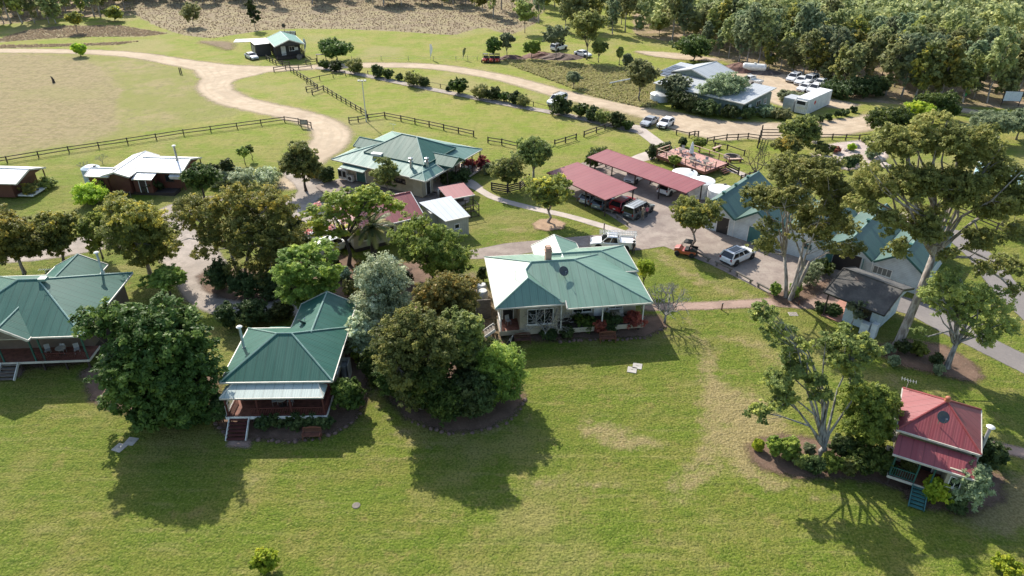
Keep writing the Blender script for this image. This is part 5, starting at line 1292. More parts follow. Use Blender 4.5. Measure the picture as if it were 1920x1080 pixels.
tree('feathery mid green tree behind the cottage wing', 580, 604, 438, 172, 'bright', 'dark', .12, cu=1, k=80, cr=.95, per=150, size=.26, r0=.16, multi=3, elong=2.0, squash=.5, flat=1.0, dx=-.1)
tree('yellow green blossom tree with dark trunk behind the palm', 655, 498, 350, 215, 'blossom', 'dark', .42, k=96, cr=.85, per=120, size=.26, r0=.24, squash=.45, flat=1.2, elong=1.9, nlimb=12, at=[(598, 402, 34, 0), (638, 376, 38, .5), (688, 372, 38, 1.5), (733, 378, 28, 2), (588, 432, 24, -.5), (640, 425, 36, 0), (618, 455, 24, -1), (668, 402, 32, .5)], shell=.4)
tree('drooping mid green tree to the right of the palm', 808, 540, 396, 165, 'bright', 'dark', .12, cu=1, k=84, cr=.95, per=150, size=.26, r0=.2, droop=1.0, lob=[(-.25, 0, .66, .6, .7, .28), (.35, 0, .45, .6, .6, .30), (.55, 0, .3, .4, .4, .22)])
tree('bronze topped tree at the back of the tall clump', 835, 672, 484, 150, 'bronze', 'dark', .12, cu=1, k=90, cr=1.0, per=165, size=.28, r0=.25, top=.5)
tree('tall grey olive tree in the middle of the tall clump', 782, 764, 550, 196, 'olive', 'grey', .06, cu=1, k=150, cr=1.0, per=170, size=.25, r0=.28, droop=.3)
tree('dark olive tree on the right of the tall clump', 866, 735, 550, 112, 'olive', 'dark', .08, cu=1, k=84, cr=.85, per=165, size=.26, r0=.2)
shrub('huge silver grey bush between the cottage and the tall clump', 705, 655, 484, 132, 'silver', k=110, per=150, size=.32, elong=1.2)
shrub('lower silver grey bush beside the cottage wall', 672, 690, 590, 66, 'silver', k=50, per=130, size=.3)
shrub('dark glossy shrub at the left front of the tall clump', 726, 722, 640, 78, 'shade', k=46, per=130, size=.3)
shrub('dark green shrub at the front tip of the tall clump', 800, 800, 672, 105, 'fig', k=70, per=150, size=.3)
shrub('blue green shrub right of the front tip of the tall clump', 868, 795, 700, 86, 'shade', k=54, per=140, size=.32)
shrub('bright green topped bush at the right end of the tall clump', 935, 772, 652, 104, 'bright', k=76, per=160, size=.24, top=.4)
shrub('round glossy shrub at the right corner of the cottage', 645, 785, 712, 66, 'fig', k=46, per=140, size=.26)
shrub('low shrub under the cottage veranda left of the steps', 407, 800, 745, 46, 'shade', k=26)
for i, u in enumerate((490, 520, 548, 578, 604)):
    shrub(['dark low shrub just right of the cottage steps', 'second dark low shrub under the cottage veranda rail', 'middle dark low shrub under the cottage veranda rail', 'dark low shrub above the timber bench', 'dark low shrub at the right end of the cottage veranda'][i], u, 812 - (i % 2) * 4, 782 - (i % 2) * 5, 42, 'shade', k=20, per=80, group='low shrubs under the cottage veranda')
shrub('yellow green shrub in the passage right of the cottage', 668, 690, 635, 36, 'blossom', k=18, per=70)
for i, (u, v, vt, w_) in enumerate(((420, 625, 570, 52), (470, 618, 566, 70), (520, 610, 568, 60))):
    shrub(['leftmost leafy shrub behind the cottage', 'middle leafy shrub behind the cottage', 'right leafy shrub behind the cottage'][i], u, v, vt, w_, 'shade', k=34, per=100)
for i, (u, v, vt, w_, lf) in enumerate(((560, 470, 440, 44, 'shade'), (575, 500, 470, 40, 'shade'), (548, 440, 410, 40, 'shade'), (640, 530, 505, 40, 'silver'), (676, 520, 494, 36, 'bronze'), (728, 512, 486, 40, 'gumg'), (750, 540, 508, 44, 'shade'), (620, 500, 480, 30, 'shade'), (690, 545, 515, 40, 'bright'), (600, 475, 448, 30, 'lime'), (660, 560, 530, 50, 'bronze'))):
    shrub(['dark shrub left of the white cars under the blossom tree', 'dark shrub at the drive corner below the white cars', 'dark shrub behind the white cars at the drive', 'silvery shrub at the foot of the blossom tree', 'brownish shrub right of the blossom tree trunk', 'pale grey shrub right of the palm trunk', 'dark shrub under the drooping tree', 'low dark shrub in front of the white four wheel drive', 'green shrub between the palm and the silver bush', 'lime shrub beside the white cars', 'brownish shrub at the top of the silver bush'][i], u, v, vt, w_, lf, k=30, per=100, size=.26)
tree('small green tree between the lodge and the gravel drive', 322, 560, 498, 98, 'bright', 'dark', .3, k=44, cr=.8, per=130, size=.28, r0=.12, flat=1.0, squash=.5)
for i, (u, v, vt, w_) in enumerate(((402, 552, 495, 60), (450, 566, 515, 66), (505, 566, 520, 60), (545, 550, 505, 60))):
    shrub(['dark clipped shrub at the left end of the drive island', 'dark clipped shrub second from left in the drive island', 'dark shrub third from left in the drive island', 'dark shrub at the right end of the drive island'][i], u, v, vt, w_, 'shade', k=40, per=120, size=.25)
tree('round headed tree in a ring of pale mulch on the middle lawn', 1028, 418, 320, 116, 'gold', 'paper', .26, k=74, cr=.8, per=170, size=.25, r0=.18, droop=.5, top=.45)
tree('weeping grey green tree left of its taller twin near the log pile', 952, 358, 284, 80, 'olive', 'pale', .12, k=56, per=120, size=.25, r0=.17, droop=1.0)
tree('taller weeping grey green tree beside the near carport', 1000, 338, 248, 92, 'olive', 'pale', .22, k=64, per=140, size=.26, r0=.2, droop=1.0)
tree('small olive tree against the wall of the hall', 727, 368, 286, 74, 'olive', 'grey', .12, k=46, cr=.7, per=100, size=.25, r0=.1, top=.3)
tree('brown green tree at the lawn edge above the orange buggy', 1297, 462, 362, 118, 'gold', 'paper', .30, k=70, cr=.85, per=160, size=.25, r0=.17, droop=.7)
tree('dense olive tree left of the hall beside the dirt road', 565, 358, 254, 92, 'olive', 'dark', .08, cu=1, k=76, per=150, size=.28, r0=.2)
tree('dark green round tree right of the brown cabin', 374, 372, 300, 86, 'fig', 'dark', .12, cu=1, k=60, per=130, size=.28, r0=.14)
tree('narrow dark conifer right of the brown cabin', 432, 338, 290, 36, 'shade', 'dark', .05, k=36, per=90, size=.22, r0=.08)
tree('small sapling on the grass with twin crowns, right of the conifer', 460, 308, 272, 26, 'bright', 'dark', .35, k=16, per=60, size=.25, r0=.06)
tree('small darker sapling beside the twin crowned sapling', 473, 300, 266, 24, 'fig', 'dark', .4, k=14, per=60, size=.25, r0=.06)
for i, (u, v, vt, w_, lf) in enumerate(((405, 352, 322, 50, 'silver'), (450, 352, 318, 60, 'silver'), (500, 352, 316, 62, 'silver'), (398, 332, 308, 30, 'shade'), (280, 366, 335, 52, 'shade'), (590, 338, 312, 40, 'bronze'), (612, 345, 310, 34, 'shade'))):
    shrub(['grey green shrub left in the row behind the golden trees', 'grey green shrub in the middle of the row behind the golden trees', 'grey green shrub right in the row behind the golden trees', 'small dark shrub near the narrow conifer', 'dark round shrub below the brown cabin door', 'reddish shrub at the left end of the hall', 'dark shrub beside the hall air conditioners'][i], u, v, vt, w_, lf, k=30, per=90, size=.28)
shrub('bright green round shrub in its own mulch ring below the brown cabin', 156, 392, 348, 70, 'lime', k=50, per=110, size=.28)
for i, (u, v, vt, w_, lf) in enumerate(((50, 372, 345, 36, 'bronze'), (78, 358, 338, 40, 'olive'), (35, 360, 335, 34, 'shade'))):
    shrub(['reddish shrub beside the left edge cabin', 'olive shrub right of the left edge cabin', 'dark shrub against the left edge cabin'][i], u, v, vt, w_, lf, k=24, per=90)
for i, (u, v, vt, w_, lf) in enumerate(((735, 758, 672, 84, 'fig'), (776, 790, 690, 84, 'olive'), (838, 806, 716, 84, 'fig'), (898, 792, 706, 76, 'shade'), (700, 726, 660, 60, 'fig'), (905, 730, 640, 80, 'olive'), (860, 640, 560, 70, 'olive'))):
    shrub(['dark leafy shrub at the left flank of the tall clump', 'olive shrub low in front of the tall clump', 'dark leafy shrub at the lowest point of the tall clump', 'dark shrub between the clump front and the bright bush', 'dark leafy shrub at the passage side of the tall clump', 'olive shrub behind the bright topped bush', 'olive shrub on the homestead side of the tall clump'][i], u, v, vt, w_, lf, k=60, per=130, size=.26)
for i, (u, v, vt, w_, lf) in enumerate(((1508, 884, 856, 34, 'olive'), (1535, 893, 862, 40, 'shade'), (1565, 892, 856, 44, 'bright'), (1600, 902, 866, 44, 'olive'), (1672, 902, 870, 40, 'shade'), (1520, 858, 836, 26, 'gumg'), (1700, 850, 820, 30, 'olive'), (1800, 968, 938, 40, 'shade'))):
    shrub(['loose olive plant left in the front row of the leaning tree bed', 'dark plant in the front row of the leaning tree bed', 'bright plant in the front row of the leaning tree bed', 'olive plant at the right of the leaning tree bed', 'dark plant beside the veranda of the small red cottage', 'small grey plant against the leaning tree trunk', 'olive plant at the left wall of the small red cottage', 'low dark plant below the feathery pale shrub'][i], u, v, vt, w_, lf, k=26, per=80, size=.22)
# small bare trees
def bare_tree(label, u, vb, vt, wpx, seed, name='bare_tree', n=9, bk='lichen', r0=.12):
    X, Y = G(u, vb); h = HGT(u, vb, vt); W = wpx * MPP(vb) / 2 * .85
    T = thing(name, label, 'tree', (X, Y, 0)); g = np.random.default_rng(seed); mb, tw = MB(), MB()
    mb.tube([(0, 0, -.1), (0, 0, h * .12), (.03, .02, h * .25)], [r0 * 1.3, r0, r0 * .9], 7)
    def grow(p, d, ln, r_, lev):
        p = np.array(p, float); e = p + d * ln + g.normal(size=3) * ln * .06; m_ = (p + e) / 2 + g.normal(size=3) * ln * .07
        (mb if lev < 2 else tw).tube([p, m_, e], [r_, r_ * .85, r_ * .7], 5, caps=False)
        if lev >= 4: return
        for _ in range(3 if lev < 3 else 2):
            nd = d + g.normal(size=3) * .55 + np.array([0, 0, .12]); nd /= np.linalg.norm(nd); grow(e, nd, ln * .68, r_ * .62, lev + 1)
    for i in range(n // 2 + 1):
        a = 2 * math.pi * i / (n // 2 + 1) + g.uniform(0, .5); d = np.array([math.cos(a) * W, math.sin(a) * W, h * .62]); L_ = np.linalg.norm(d); grow((0, 0, h * .22), d / L_, L_ * .40, r0 * .62, 0)
    mb.build('trunk', BARK[bk], T, smooth=True); tw.build('twigs', BARK[bk], T); return T
bare_tree('leafless pale frangipani in front of the homestead bay window', 1022, 636, 572, 96, 3)
bare_tree('leafless pale frangipani with twiggy dome at the right end of the homestead', 1246, 606, 538, 92, 4, n=12)
bare_tree('small bare sapling left of the brown cabin tank', 160, 322, 300, 20, 8, r0=.04); bare_tree('small bare sapling behind the brown cabin', 193, 308, 288, 22, 9, r0=.04)
# homestead garden
for i, (u, v, vt, w_, lf) in enumerate(((1100, 628, 596, 52, 'fig'), (1150, 628, 592, 50, 'shade'), (1125, 630, 600, 30, 'red'), (1192, 624, 594, 50, 'red'), (1030, 640, 622, 40, 'shade'), (1062, 638, 615, 36, 'shade'))):
    shrub(['bright round shrub in front of the homestead veranda', 'darker round shrub in the middle of the homestead veranda bed', 'dark red foliage between two round shrubs of the homestead bed', 'dark red shrub at the right end of the homestead bed', 'low dark shrub under the pale bare frangipani', 'low dark shrub left of the homestead veranda bed'][i], u, v, vt, w_, lf, k=30, per=120, size=.2)
tree('small yellow green shrub tree at the right wall of the homestead', 1205, 545, 478, 40, 'lime', 'dark', .3, k=24, cr=.5, per=60, size=.22, r0=.06)
shrub('dark shrub at the left wall of the homestead', 905, 530, 498, 22, 'shade', k=20)
# ---- right side gums
tree('tall multi stemmed gum at the edge of the car park', 1478, 560, 280, 215, 'gum', 'pale', .34, k=190, cr=.85, per=105, size=.27, r0=.33, nlimb=16, multi=4, droop=.6, at=[(1478, 312, 42, 1), (1530, 318, 48, 1), (1428, 372, 38, 0), (1480, 370, 44, -1), (1570, 362, 48, .5), (1440, 425, 30, -1), (1540, 412, 50, 0), (1590, 425, 32, 1), (1500, 440, 26, -2), (1435, 462, 24, -1), (1602, 462, 26, 0), (1556, 458, 24, -1)], shell=.45, top=.2)
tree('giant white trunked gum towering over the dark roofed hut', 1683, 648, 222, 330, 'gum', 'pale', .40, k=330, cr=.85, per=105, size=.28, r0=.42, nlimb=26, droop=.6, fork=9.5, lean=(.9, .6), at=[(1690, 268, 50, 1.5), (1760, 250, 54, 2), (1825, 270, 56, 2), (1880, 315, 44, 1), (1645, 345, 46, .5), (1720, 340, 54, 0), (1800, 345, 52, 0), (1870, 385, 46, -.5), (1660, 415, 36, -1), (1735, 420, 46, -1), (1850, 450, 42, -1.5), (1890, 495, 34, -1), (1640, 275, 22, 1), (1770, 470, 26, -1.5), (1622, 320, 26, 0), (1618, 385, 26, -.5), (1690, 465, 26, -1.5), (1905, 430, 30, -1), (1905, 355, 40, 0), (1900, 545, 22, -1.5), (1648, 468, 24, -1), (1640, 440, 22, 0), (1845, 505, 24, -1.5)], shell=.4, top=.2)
tree('spreading low gum with contorted pale limbs in the mulch bed at the right', 1775, 690, 528, 220, 'gum', 'lichen', .38, k=64, cr=.85, per=120, size=.26, r0=.28, nlimb=14, fork=2.6, at=[(1790, 540, 44, .5), (1850, 560, 44, .5), (1745, 560, 36, .5), (1880, 605, 36, -.5), (1800, 590, 36, 0), (1725, 615, 26, -1), (1840, 630, 30, -.5)], shell=.4)
tree('open crowned grey barked tree with a low leaning limb on the front lawn', 1540, 858, 575, 235, 'olive', 'lichen', .30, k=100, cr=.62, per=95, size=.27, r0=.26, nlimb=14, fork=1.0, multi=1,
     at=[(1434, 592, 34, 2), (1462, 625, 36, 2), (1488, 655, 36, 1.5), (1452, 722, 40, 0), (1505, 700, 44, .5), (1426, 768, 30, -1), (1580, 640, 46, 2), (1625, 650, 44, 2), (1556, 668, 34, 1.5), (1535, 725, 32, 0), (1474, 748, 34, -.5), (1600, 690, 34, 1)], shell=.25)
tree('leafy mid green tree behind the pale limbs of the leaning tree', 1612, 850, 705, 132, 'bright', 'dark', .08, k=96, cr=.85, per=150, size=.26, r0=.2, dx=-.1)
tree('small pale barked tree at the front wall of the dark roofed hut', 1595, 618, 560, 46, 'gumg', 'lichen', .4, k=20, cr=.45, per=70, size=.2, r0=.08)
for i, (u, v, vt, w_, lf) in enumerate(((1640, 905, 842, 92, 'fig'), (1590, 870, 820, 50, 'shade'), (1485, 868, 825, 46, 'bright'), (1455, 862, 822, 34, 'bright'), (1830, 962, 868, 92, 'gumg'), (1768, 952, 912, 62, 'lime'), (1860, 905, 830, 74, 'shade'), (1880, 880, 835, 40, 'shade'), (1712, 905, 862, 34, 'olive'), (1690, 800, 755, 44, 'bright'), (1424, 848, 828, 22, 'lime'))):
    shrub(['large dark leafy shrub left of the small red cottage', 'dark shrub at the foot of the leaning tree', 'green shrub in the mulch left of the leaning tree trunk', 'smaller green shrub in the mulch of the leaning tree', 'feathery pale green shrub in front of the small red cottage', 'yellow green low shrub beside the teal steps', 'dark shrub right of the small red cottage', 'dark shrub at the right corner of the small red cottage', 'olive shrub on the veranda edge of the small red cottage', 'bright shrub behind the wall boxes of the small red cottage', 'tiny lime plant at the tip of the leaning tree bed'][i], u, v, vt, w_, lf, k=34, per=120, size=.24)
for i, (u, v, vt, w_, lf) in enumerate(((1530, 545, 495, 56, 'gumg'), (1552, 520, 488, 44, 'fig'), (1496, 562, 530, 30, 'bright'), (1460, 560, 530, 26, 'bright'), (1545, 588, 572, 34, 'shade'), (1568, 596, 578, 34, 'shade'), (1700, 668, 642, 34, 'shade'), (1730, 675, 645, 38, 'bright'), (1760, 690, 665, 30, 'shade'), (1668, 668, 645, 26, 'gumg'), (1765, 705, 685, 22, 'gumg'), (1680, 690, 668, 24, 'gumg'))):
    shrub(['grey green shrub at the corner of the car park', 'dark shrub behind the grey one at the car park corner', 'bright shrub right of the tall gum stems', 'bright shrub left of the tall gum stems', 'clipped low hedge at the left of the hut porch', 'clipped low hedge at the right of the hut porch', 'dark shrub at the foot of the giant gum', 'bright shrub in the middle of the right mulch bed', 'dark shrub at the foot of the spreading low gum', 'grey shrub left of the giant gum foot', 'grey shrub at the lower rim of the right mulch bed', 'grey shrub at the left rim of the right mulch bed'][i], u, v, vt, w_, lf, k=22, per=100, size=.22)
shrub('lone yellow green bush at the bottom edge of the lawn', 492, 1084, 1044, 52, 'lime', k=34, per=110, size=.2)
shrub('pale grassy bush cut by the lower right corner', 1900, 1092, 1058, 56, 'lime', k=24, per=90, size=.22)
# stable front planting
for i in range(9):
    t_ = (i + .5) / 9; u = 1380 + t_ * 210; v = 436 + t_ * 68
    if 1560 < u: continue
    shrub(['low shrub by the first stable door', 'second low shrub along the stable wall', 'third low shrub along the stable wall', 'fourth low shrub along the stable wall', 'low shrub left of the gum stems at the stable wall', 'low shrub behind the gum stems at the stable wall', 'low shrub right of the gum stems at the stable wall', 'last low shrub before the open stable bay', ''][i], u, v, v - 16, 26, 'shade', k=14, per=60, group='low shrubs along the stable wall')

# ---- palm
X, Y = G(702, 486); T = thing('palm_tree', 'date palm with a thick trunk and arching fronds', 'palm', (X, Y, 0)); hp = 4.0; g = np.random.default_rng(5)
mb = MB(); mb.tube([(0, 0, -.1), (0, 0, .4), (.05, 0, 2.2), (.05, .05, hp)], [.5, .38, .36, .5], 12); mb.build('trunk', BARK['dark'], T, smooth=True)
for i in range(46):
    a = i * 2.39996; el = 1.35 - 1.55 * (i / 46); ln = g.uniform(2.6, 3.3); me_c = []; d0 = np.array([math.cos(a), math.sin(a), 0]); side = np.array([-math.sin(a), math.cos(a), 0])
    p = np.array([.05, .05, hp]); V_, Q_ = [], []; seg = 11; e = el
    for s in range(seg):
        d = d0 * math.cos(e) + np.array([0, 0, math.sin(e)]); n_ = p + d * ln / seg; wl = .5 * math.sin(math.pi * (s + 1.2) / (seg + 1.6)) ** .6; upv = np.cross(side, d)
        for sg in (-1, 1):
            for f_ in (0, .5):
                q0 = p + (n_ - p) * f_; tip = q0 + side * sg * wl + d * wl * .55 + upv * .1 * wl; b = len(V_); V_ += [q0, q0 + d * .13, tip, q0 - d * .01 - upv * .01]; Q_.append((b, b + 1, b + 2, b + 3))
        b = len(V_); V_ += [p + side * .025, p - side * .025, n_ - side * .02, n_ + side * .02]; Q_.append((b, b + 1, b + 2, b + 3))
        p = n_; e -= .095
    me = bpy.data.meshes.new('frond'); fill_mesh(me, V_, np.array(Q_)); fattr(me, 'tint', np.full(len(V_), g.uniform(0, 1) if i < 38 else .95)); me.materials.append(LEAF['palm']); o = bpy.data.objects.new('frond', me); COL.objects.link(o); o.parent = T
# pink blossoms are part of the blossom tree
bt = [o for o in bpy.data.objects if o.get('label', '').startswith('yellow green blossom')][0]
cl = np.array([(g.uniform(-3.6, 3.6), g.uniform(-2.5, 2.2), g.uniform(5.2, 7.4), .4) for _ in range(16)]); p, d, ids = clump_points(cl, 40, .6, g)
o = bpy.data.objects.new('blossom', leaf_mesh('blossom', p, .2, g.uniform(0, 1, len(p)), d, LEAF['pink'], 1.2)); COL.objects.link(o); o.parent = bt

# ---- middle distance trees
MID = [
 (632, 114, 70, 66, 'fig', .12, 'dark round tree beside the far hut'), (926, 110, 64, 34, 'fig', .05, 'dark upright tree behind the red buggies'), (950, 108, 55, 28, 'gumg', .25, 'grey green tree just right of the dark upright one'),
 (997, 110, 70, 36, 'bright', .15, 'small round green tree beside the brown earth heap'), (1042, 112, 36, 52, 'gumg', .3, 'airy pale green tree above the earth heap'), (1100, 112, 10, 66, 'gum', .28, 'tallest dark gum on the edge of the far meadow'),
 (1122, 117, 70, 32, 'gum', .25, 'thin gum leaning on the tallest far gum'), (1161, 122, 85, 14, 'gum', .3, 'slender sapling right of the tallest far gum'), (1175, 135, 96, 22, 'gumg', .2, 'small sapling at the end of the dry verge'),
 (1198, 190, 104, 62, 'gumf', .25, 'leafy gum left of the machinery shed'), (1262, 192, 135, 56, 'gumg', .25, 'thin grey gum in front of the machinery shed'), (1075, 166, 132, 30, 'gumg', .3, 'small bare looking tree on the dry verge'),
 (1352, 202, 130, 92, 'gumg', .2, 'wide airy gum in front of the machinery shed'), (1300, 114, 60, 76, 'fig', .05, 'dark spreading tree behind the machinery shed'), (152, 106, 78, 30, 'lime', .1, 'lone small green tree by the dirt track at the left'),
 (146, 62, 17, 32, 'gold', .3, 'golden crowned tree on the far scrub at the left'), (216, 40, 6, 44, 'gold', .05, 'bushy golden tree at the far left scrub'), (364, 50, -2, 40, 'gumf', .05, 'upright bright tree on the far scrub'),
 (479, 56, -12, 24, 'shade', .05, 'narrow dark pine on the far scrub'), (1236, 68, 28, 38, 'gold', .25, 'golden rounded tree at the forest edge'), (984, 62, -6, 48, 'gum', .25, 'dark gum at the far edge of the scrub'), (1060, 40, -30, 44, 'gum', .25, 'dark gum behind the airy pale tree'),
 (1655, 258, 190, 82, 'fig', .04, 'dense dark round tree at the end of the dirt road'), (1712, 245, 186, 62, 'lime', .05, 'yellow crowned tree in the dark cluster by the road'), (1748, 232, 165, 82, 'fig', .04, 'dark tree at the back of the cluster by the road'), (1776, 225, 185, 40, 'fig', .04, 'dark tree at the right of the cluster by the road'),
 (1492, 288, 206, 78, 'olive', .1, 'untidy dark tree beside the stockyard gate'), (1470, 300, 250, 60, 'bronze', .2, 'reddish twiggy tree beside the stockyard gate'),
 (1850, 268, 205, 80, 'gumg', .2, 'thin grey tree left of the right edge by the road'), (1905, 262, 200, 70, 'gumg', .2, 'thin grey tree at the right edge by the road'), (1310, 285, 258, 26, 'bright', .3, 'small round tree behind the timber deck'), (1264, 316, 290, 24, 'bright', .3, 'small round tree in front of the timber deck'),
 (1480, 190, 172, 50, 'gumg', .15, 'pale bushy tree left of the white container'), (1590, 320, 292, 30, 'shade', .1, 'dark small tree in the stone garden'), (1540, 300, 262, 34, 'olive', .2, 'leaning dark tree in the stone garden'), (1880, 420, 330, 120, 'gum', .15, 'leafy tree at the right edge before the teal roof')]
for u, v, vt, w_, lf, cb, lb in MID:
    big = w_ > 60
    tree(lb, u, v, vt, w_ * 1.22, lf, 'grey', cb, k=60 if big else 36, per=110, size=.42 if v < 200 else .34, r0=.16 if big else .1, droop=.3, nlimb=7)
bare_tree('bare stemmed ornamental tree left of the stockyard gate', 1415, 336, 275, 70, 12, n=8, bk='dark')
# dark clump by the yard and shed front shrubs
for i, (u, v, vt, w_, lf) in enumerate(((1580, 188, 150, 60, 'shade'), (1620, 188, 142, 70, 'shade'), (1655, 186, 140, 62, 'shade'), (1275, 208, 170, 46, 'shade'), (1300, 214, 178, 48, 'shade'), (1330, 222, 186, 50, 'shade'), (1375, 224, 195, 44, 'shade'), (1400, 226, 200, 44, 'shade'), (1290, 186, 165, 40, 'lime'), (1440, 222, 200, 40, 'gumg'), (1470, 226, 205, 46, 'gumf'))):
    shrub(['left dark thicket at the far yard edge', 'middle dark thicket at the far yard edge', 'right dark thicket at the far yard edge', 'dark bush left in the row before the machinery shed', 'second dark bush in the row before the machinery shed', 'third dark bush in the row before the machinery shed', 'fourth dark bush in the row before the machinery shed', 'dark bush at the right end of the row before the machinery shed', 'yellow green bush among the dark ones before the shed', 'pale bush at the right corner of the machinery shed', 'pale bush left of the grey container'][i], u, v, vt, w_, lf, k=40, per=100, size=.4)
for i, (u, v) in enumerate(((1500, 232), (1520, 230), (1540, 232), (1557, 228), (1572, 222), (1587, 218), (1603, 212))):
    shrub('clipped young shrub in the curved hedge row below the white container', u, v, v - 16, 18, 'shade', k=12, per=60, size=.35, group='curved hedge row below the container')
for i, (u, v, vt, w_, lf) in enumerate(((1224, 300, 272, 26, 'shade'), (1240, 296, 270, 30, 'fig'), (1252, 285, 266, 22, 'gumg'), (1282, 278, 258, 20, 'shade'), (1110, 318, 285, 34, 'fig'), (1128, 300, 280, 44, 'fig'), (880, 320, 298, 30, 'red'), (905, 322, 292, 30, 'red'), (868, 346, 318, 36, 'shade'), (835, 352, 322, 36, 'shade'), (850, 350, 318, 30, 'shade'), (915, 330, 305, 28, 'gumg'), (1545, 292, 272, 26, 'bright'), (1570, 290, 275, 22, 'red'), (1600, 285, 268, 20, 'lime'), (1630, 270, 258, 24, 'olive'), (1640, 300, 275, 30, 'gumg'), (1610, 310, 290, 30, 'olive'))):
    shrub(['dark shrub at the left end of the deck bed', 'bright shrub in the deck bed', 'grey shrub at the right of the deck bed', 'dark shrub behind the deck rail', 'climber on the left post of the long carport', 'climber hedge along the end of the long carport', 'red leaved shrub by the hall veranda', 'second red leaved shrub by the hall veranda', 'dark shrub at the hall corner nearest the path', 'dark shrub at the hall side door', 'dark shrub between the hall door and the path corner', 'grey shrub at the end of the hall veranda', 'bright shrub in the stone garden', 'red shrub in the stone garden', 'lime shrub in the stone garden', 'olive shrub at the back of the stone garden', 'grey shrub at the right of the stone garden', 'olive shrub at the front of the stone garden'][i], u, v, vt, w_, lf, k=24, per=80, size=.26)
# ---- hedge row along the dirt road
HEDGE = [(605, 132, 20), (628, 136, 24), (662, 140, 36), (706, 147, 26), (728, 149, 20), (749, 152, 15), (776, 163, 34), (796, 164, 20), (858, 178, 30), (840, 172, 10), (900, 187, 32), (926, 189, 26), (944, 192, 18), (966, 196, 24), (982, 202, 26), (1052, 216, 34), (1088, 222, 24), (1112, 228, 26), (1134, 234, 28), (1158, 240, 26), (1178, 245, 16)]
protos = {}
for i, (u, v, w_) in enumerate(HEDGE):
    hh = .9 * w_ + 3; lb = 'dark rounded shrub in the long row beside the dirt road'
    k_ = i % 4; X, Y = G(u, v)
    if k_ not in protos: protos[k_] = (shrub(lb, u, v, v - hh, w_ * 1.15, ('fig', 'shade', 'olive', 'shade')[k_], k=26, per=95, size=.34, group='shrubs in the long row beside the dirt road'), w_)
    else: dup(protos[k_][0], (X, Y + .5), rnd.random() * 6.28, lb, 'shrubs in the long row beside the dirt road', w_ / protos[k_][1])

# ---- forest
def gum_proto(label, W, h, leaf, seed, cb, k, bk='pale'):
    T = thing('forest_tree', label, 'tree', (0, 0, 0), 0, 'gums of the forest edge'); build_tree(T, [(0, 0, h * (cb + (1 - cb) / 2), W * .7, W * .7, h * (1 - cb) / 2 - .4), (.2 * W, 0, h * .85, W * .5, W * .5, h * .1), (-.2 * W, .1, h * .55, W * .6, W * .6, h * .15)], LEAF[leaf], BARK[bk], k, W * .34, 60, .40, .15, h * .4, 6, seed, droop=.4, flat=.4, fine=False)
    return T
FP = [('slim green gum in the forest', 2.1, 9.5, 'gumf', .22), ('broad green gum in the forest', 2.9, 10.5, 'gumf', .25), ('grey green gum in the forest', 2.4, 10.0, 'gumg', .2), ('dark olive gum in the forest', 2.5, 9.0, 'gum', .2), ('small bushy gum in the forest', 2.2, 6.5, 'gumf', .1), ('golden olive gum in the forest', 2.6, 8.5, 'gold', .18)]
protos = [gum_proto(a, b, c, d, 900 + i, e, 44) for i, (a, b, c, d, e) in enumerate(FP)]
FOREST = [P((1190, -20), (1200, 76), (1270, 82), (1330, 100), (1385, 124), (1480, 140), (1560, 172), (1690, 186), (1780, 196), (1990, 204), (2150, 60), (2150, -20))]
g = np.random.default_rng(21)
edge = [(1385, 122), (1400, 126), (1420, 130), (1440, 134), (1462, 138), (1485, 142), (1505, 148), (1525, 152), (1548, 162), (1568, 170), (1590, 176), (1660, 184), (1690, 188), (1715, 190), (1735, 194), (1760, 196), (1785, 192), (1805, 195), (1825, 192), (1850, 196), (1880, 196), (1905, 192), (1330, 96), (1348, 104), (1366, 112), (1300, 88), (1280, 84), (1260, 82)]
pts = [G(u, v - g.uniform(2, 7)) for u, v in edge]
poly = FOREST[0]; x0, x1, y0, y1 = poly[:, 0].min(), poly[:, 0].max(), poly[:, 1].min(), 300
cand = []
gx = np.arange(x0, min(x1, 260), 5.0)
for yy in np.arange(y0, 262, 4.7):
    for xx in gx: cand.append((xx + g.uniform(-2.2, 2.2), yy + g.uniform(-2.2, 2.2)))
cand = np.array(cand); ins = pip(cand[:, 0], cand[:, 1], poly); cand = cand[ins]
vis = np.abs(cand[:, 0]) < (cand[:, 1] * .76 + 8); cand = cand[vis]
clear = (pip(cand[:, 0], cand[:, 1], P((1640, 24), (1700, 40), (1860, 30), (1990, 26), (1990, 2), (1640, 2))))
cand = cand[~clear]
for a in pts: cand = cand[np.hypot(cand[:, 0] - a[0], cand[:, 1] - a[1]) > 2.6]
# left and top woods
top = []
for u, v in [(u + g.uniform(-6, 6), v) for u in range(-60, 255, 21) for v in (44, 30, 18, 6, -6)] : 
    if v > 34 and 110 < u: continue
    if v > 26 and u > 200: continue
    top.append(G(u, v))
for u in range(250, 900, 26):
    for v in (9, 3, -8, -18): 
        if v > 0 and (g.random() < .35 or (u < 480 and v > 5)): continue
        top.append(G(u + g.uniform(-10, 10), v + g.uniform(-3, 3)))
for u, v in [(905, 24), (925, 32), (940, 18), (890, 14), (1010, 44), (1020, 22), (1040, 14), (1085, 60), (1066, 20), (1090, 26), (1120, 40), (1140, 52), (1150, 28), (1165, 46), (1180, 30), (1130, 12), (1105, 8), (960, 14), (975, 30), (1000, 6), (1160, 8), (1060, 60), (1110, 58), (1148, 64), (1172, 60)]: top.append(G(u, v))
allp = [(x, y, 1) for x, y in pts] + [(x, y, 1) for x, y in top]
dist = np.hypot(cand[:, 0], cand[:, 1]); cand = cand[np.argsort(dist)]
room = max(0, 292 - len(allp)); near, rest = cand[:room], cand[room:]
allp += [(x, y, 0) for x, y in near]
first = {}
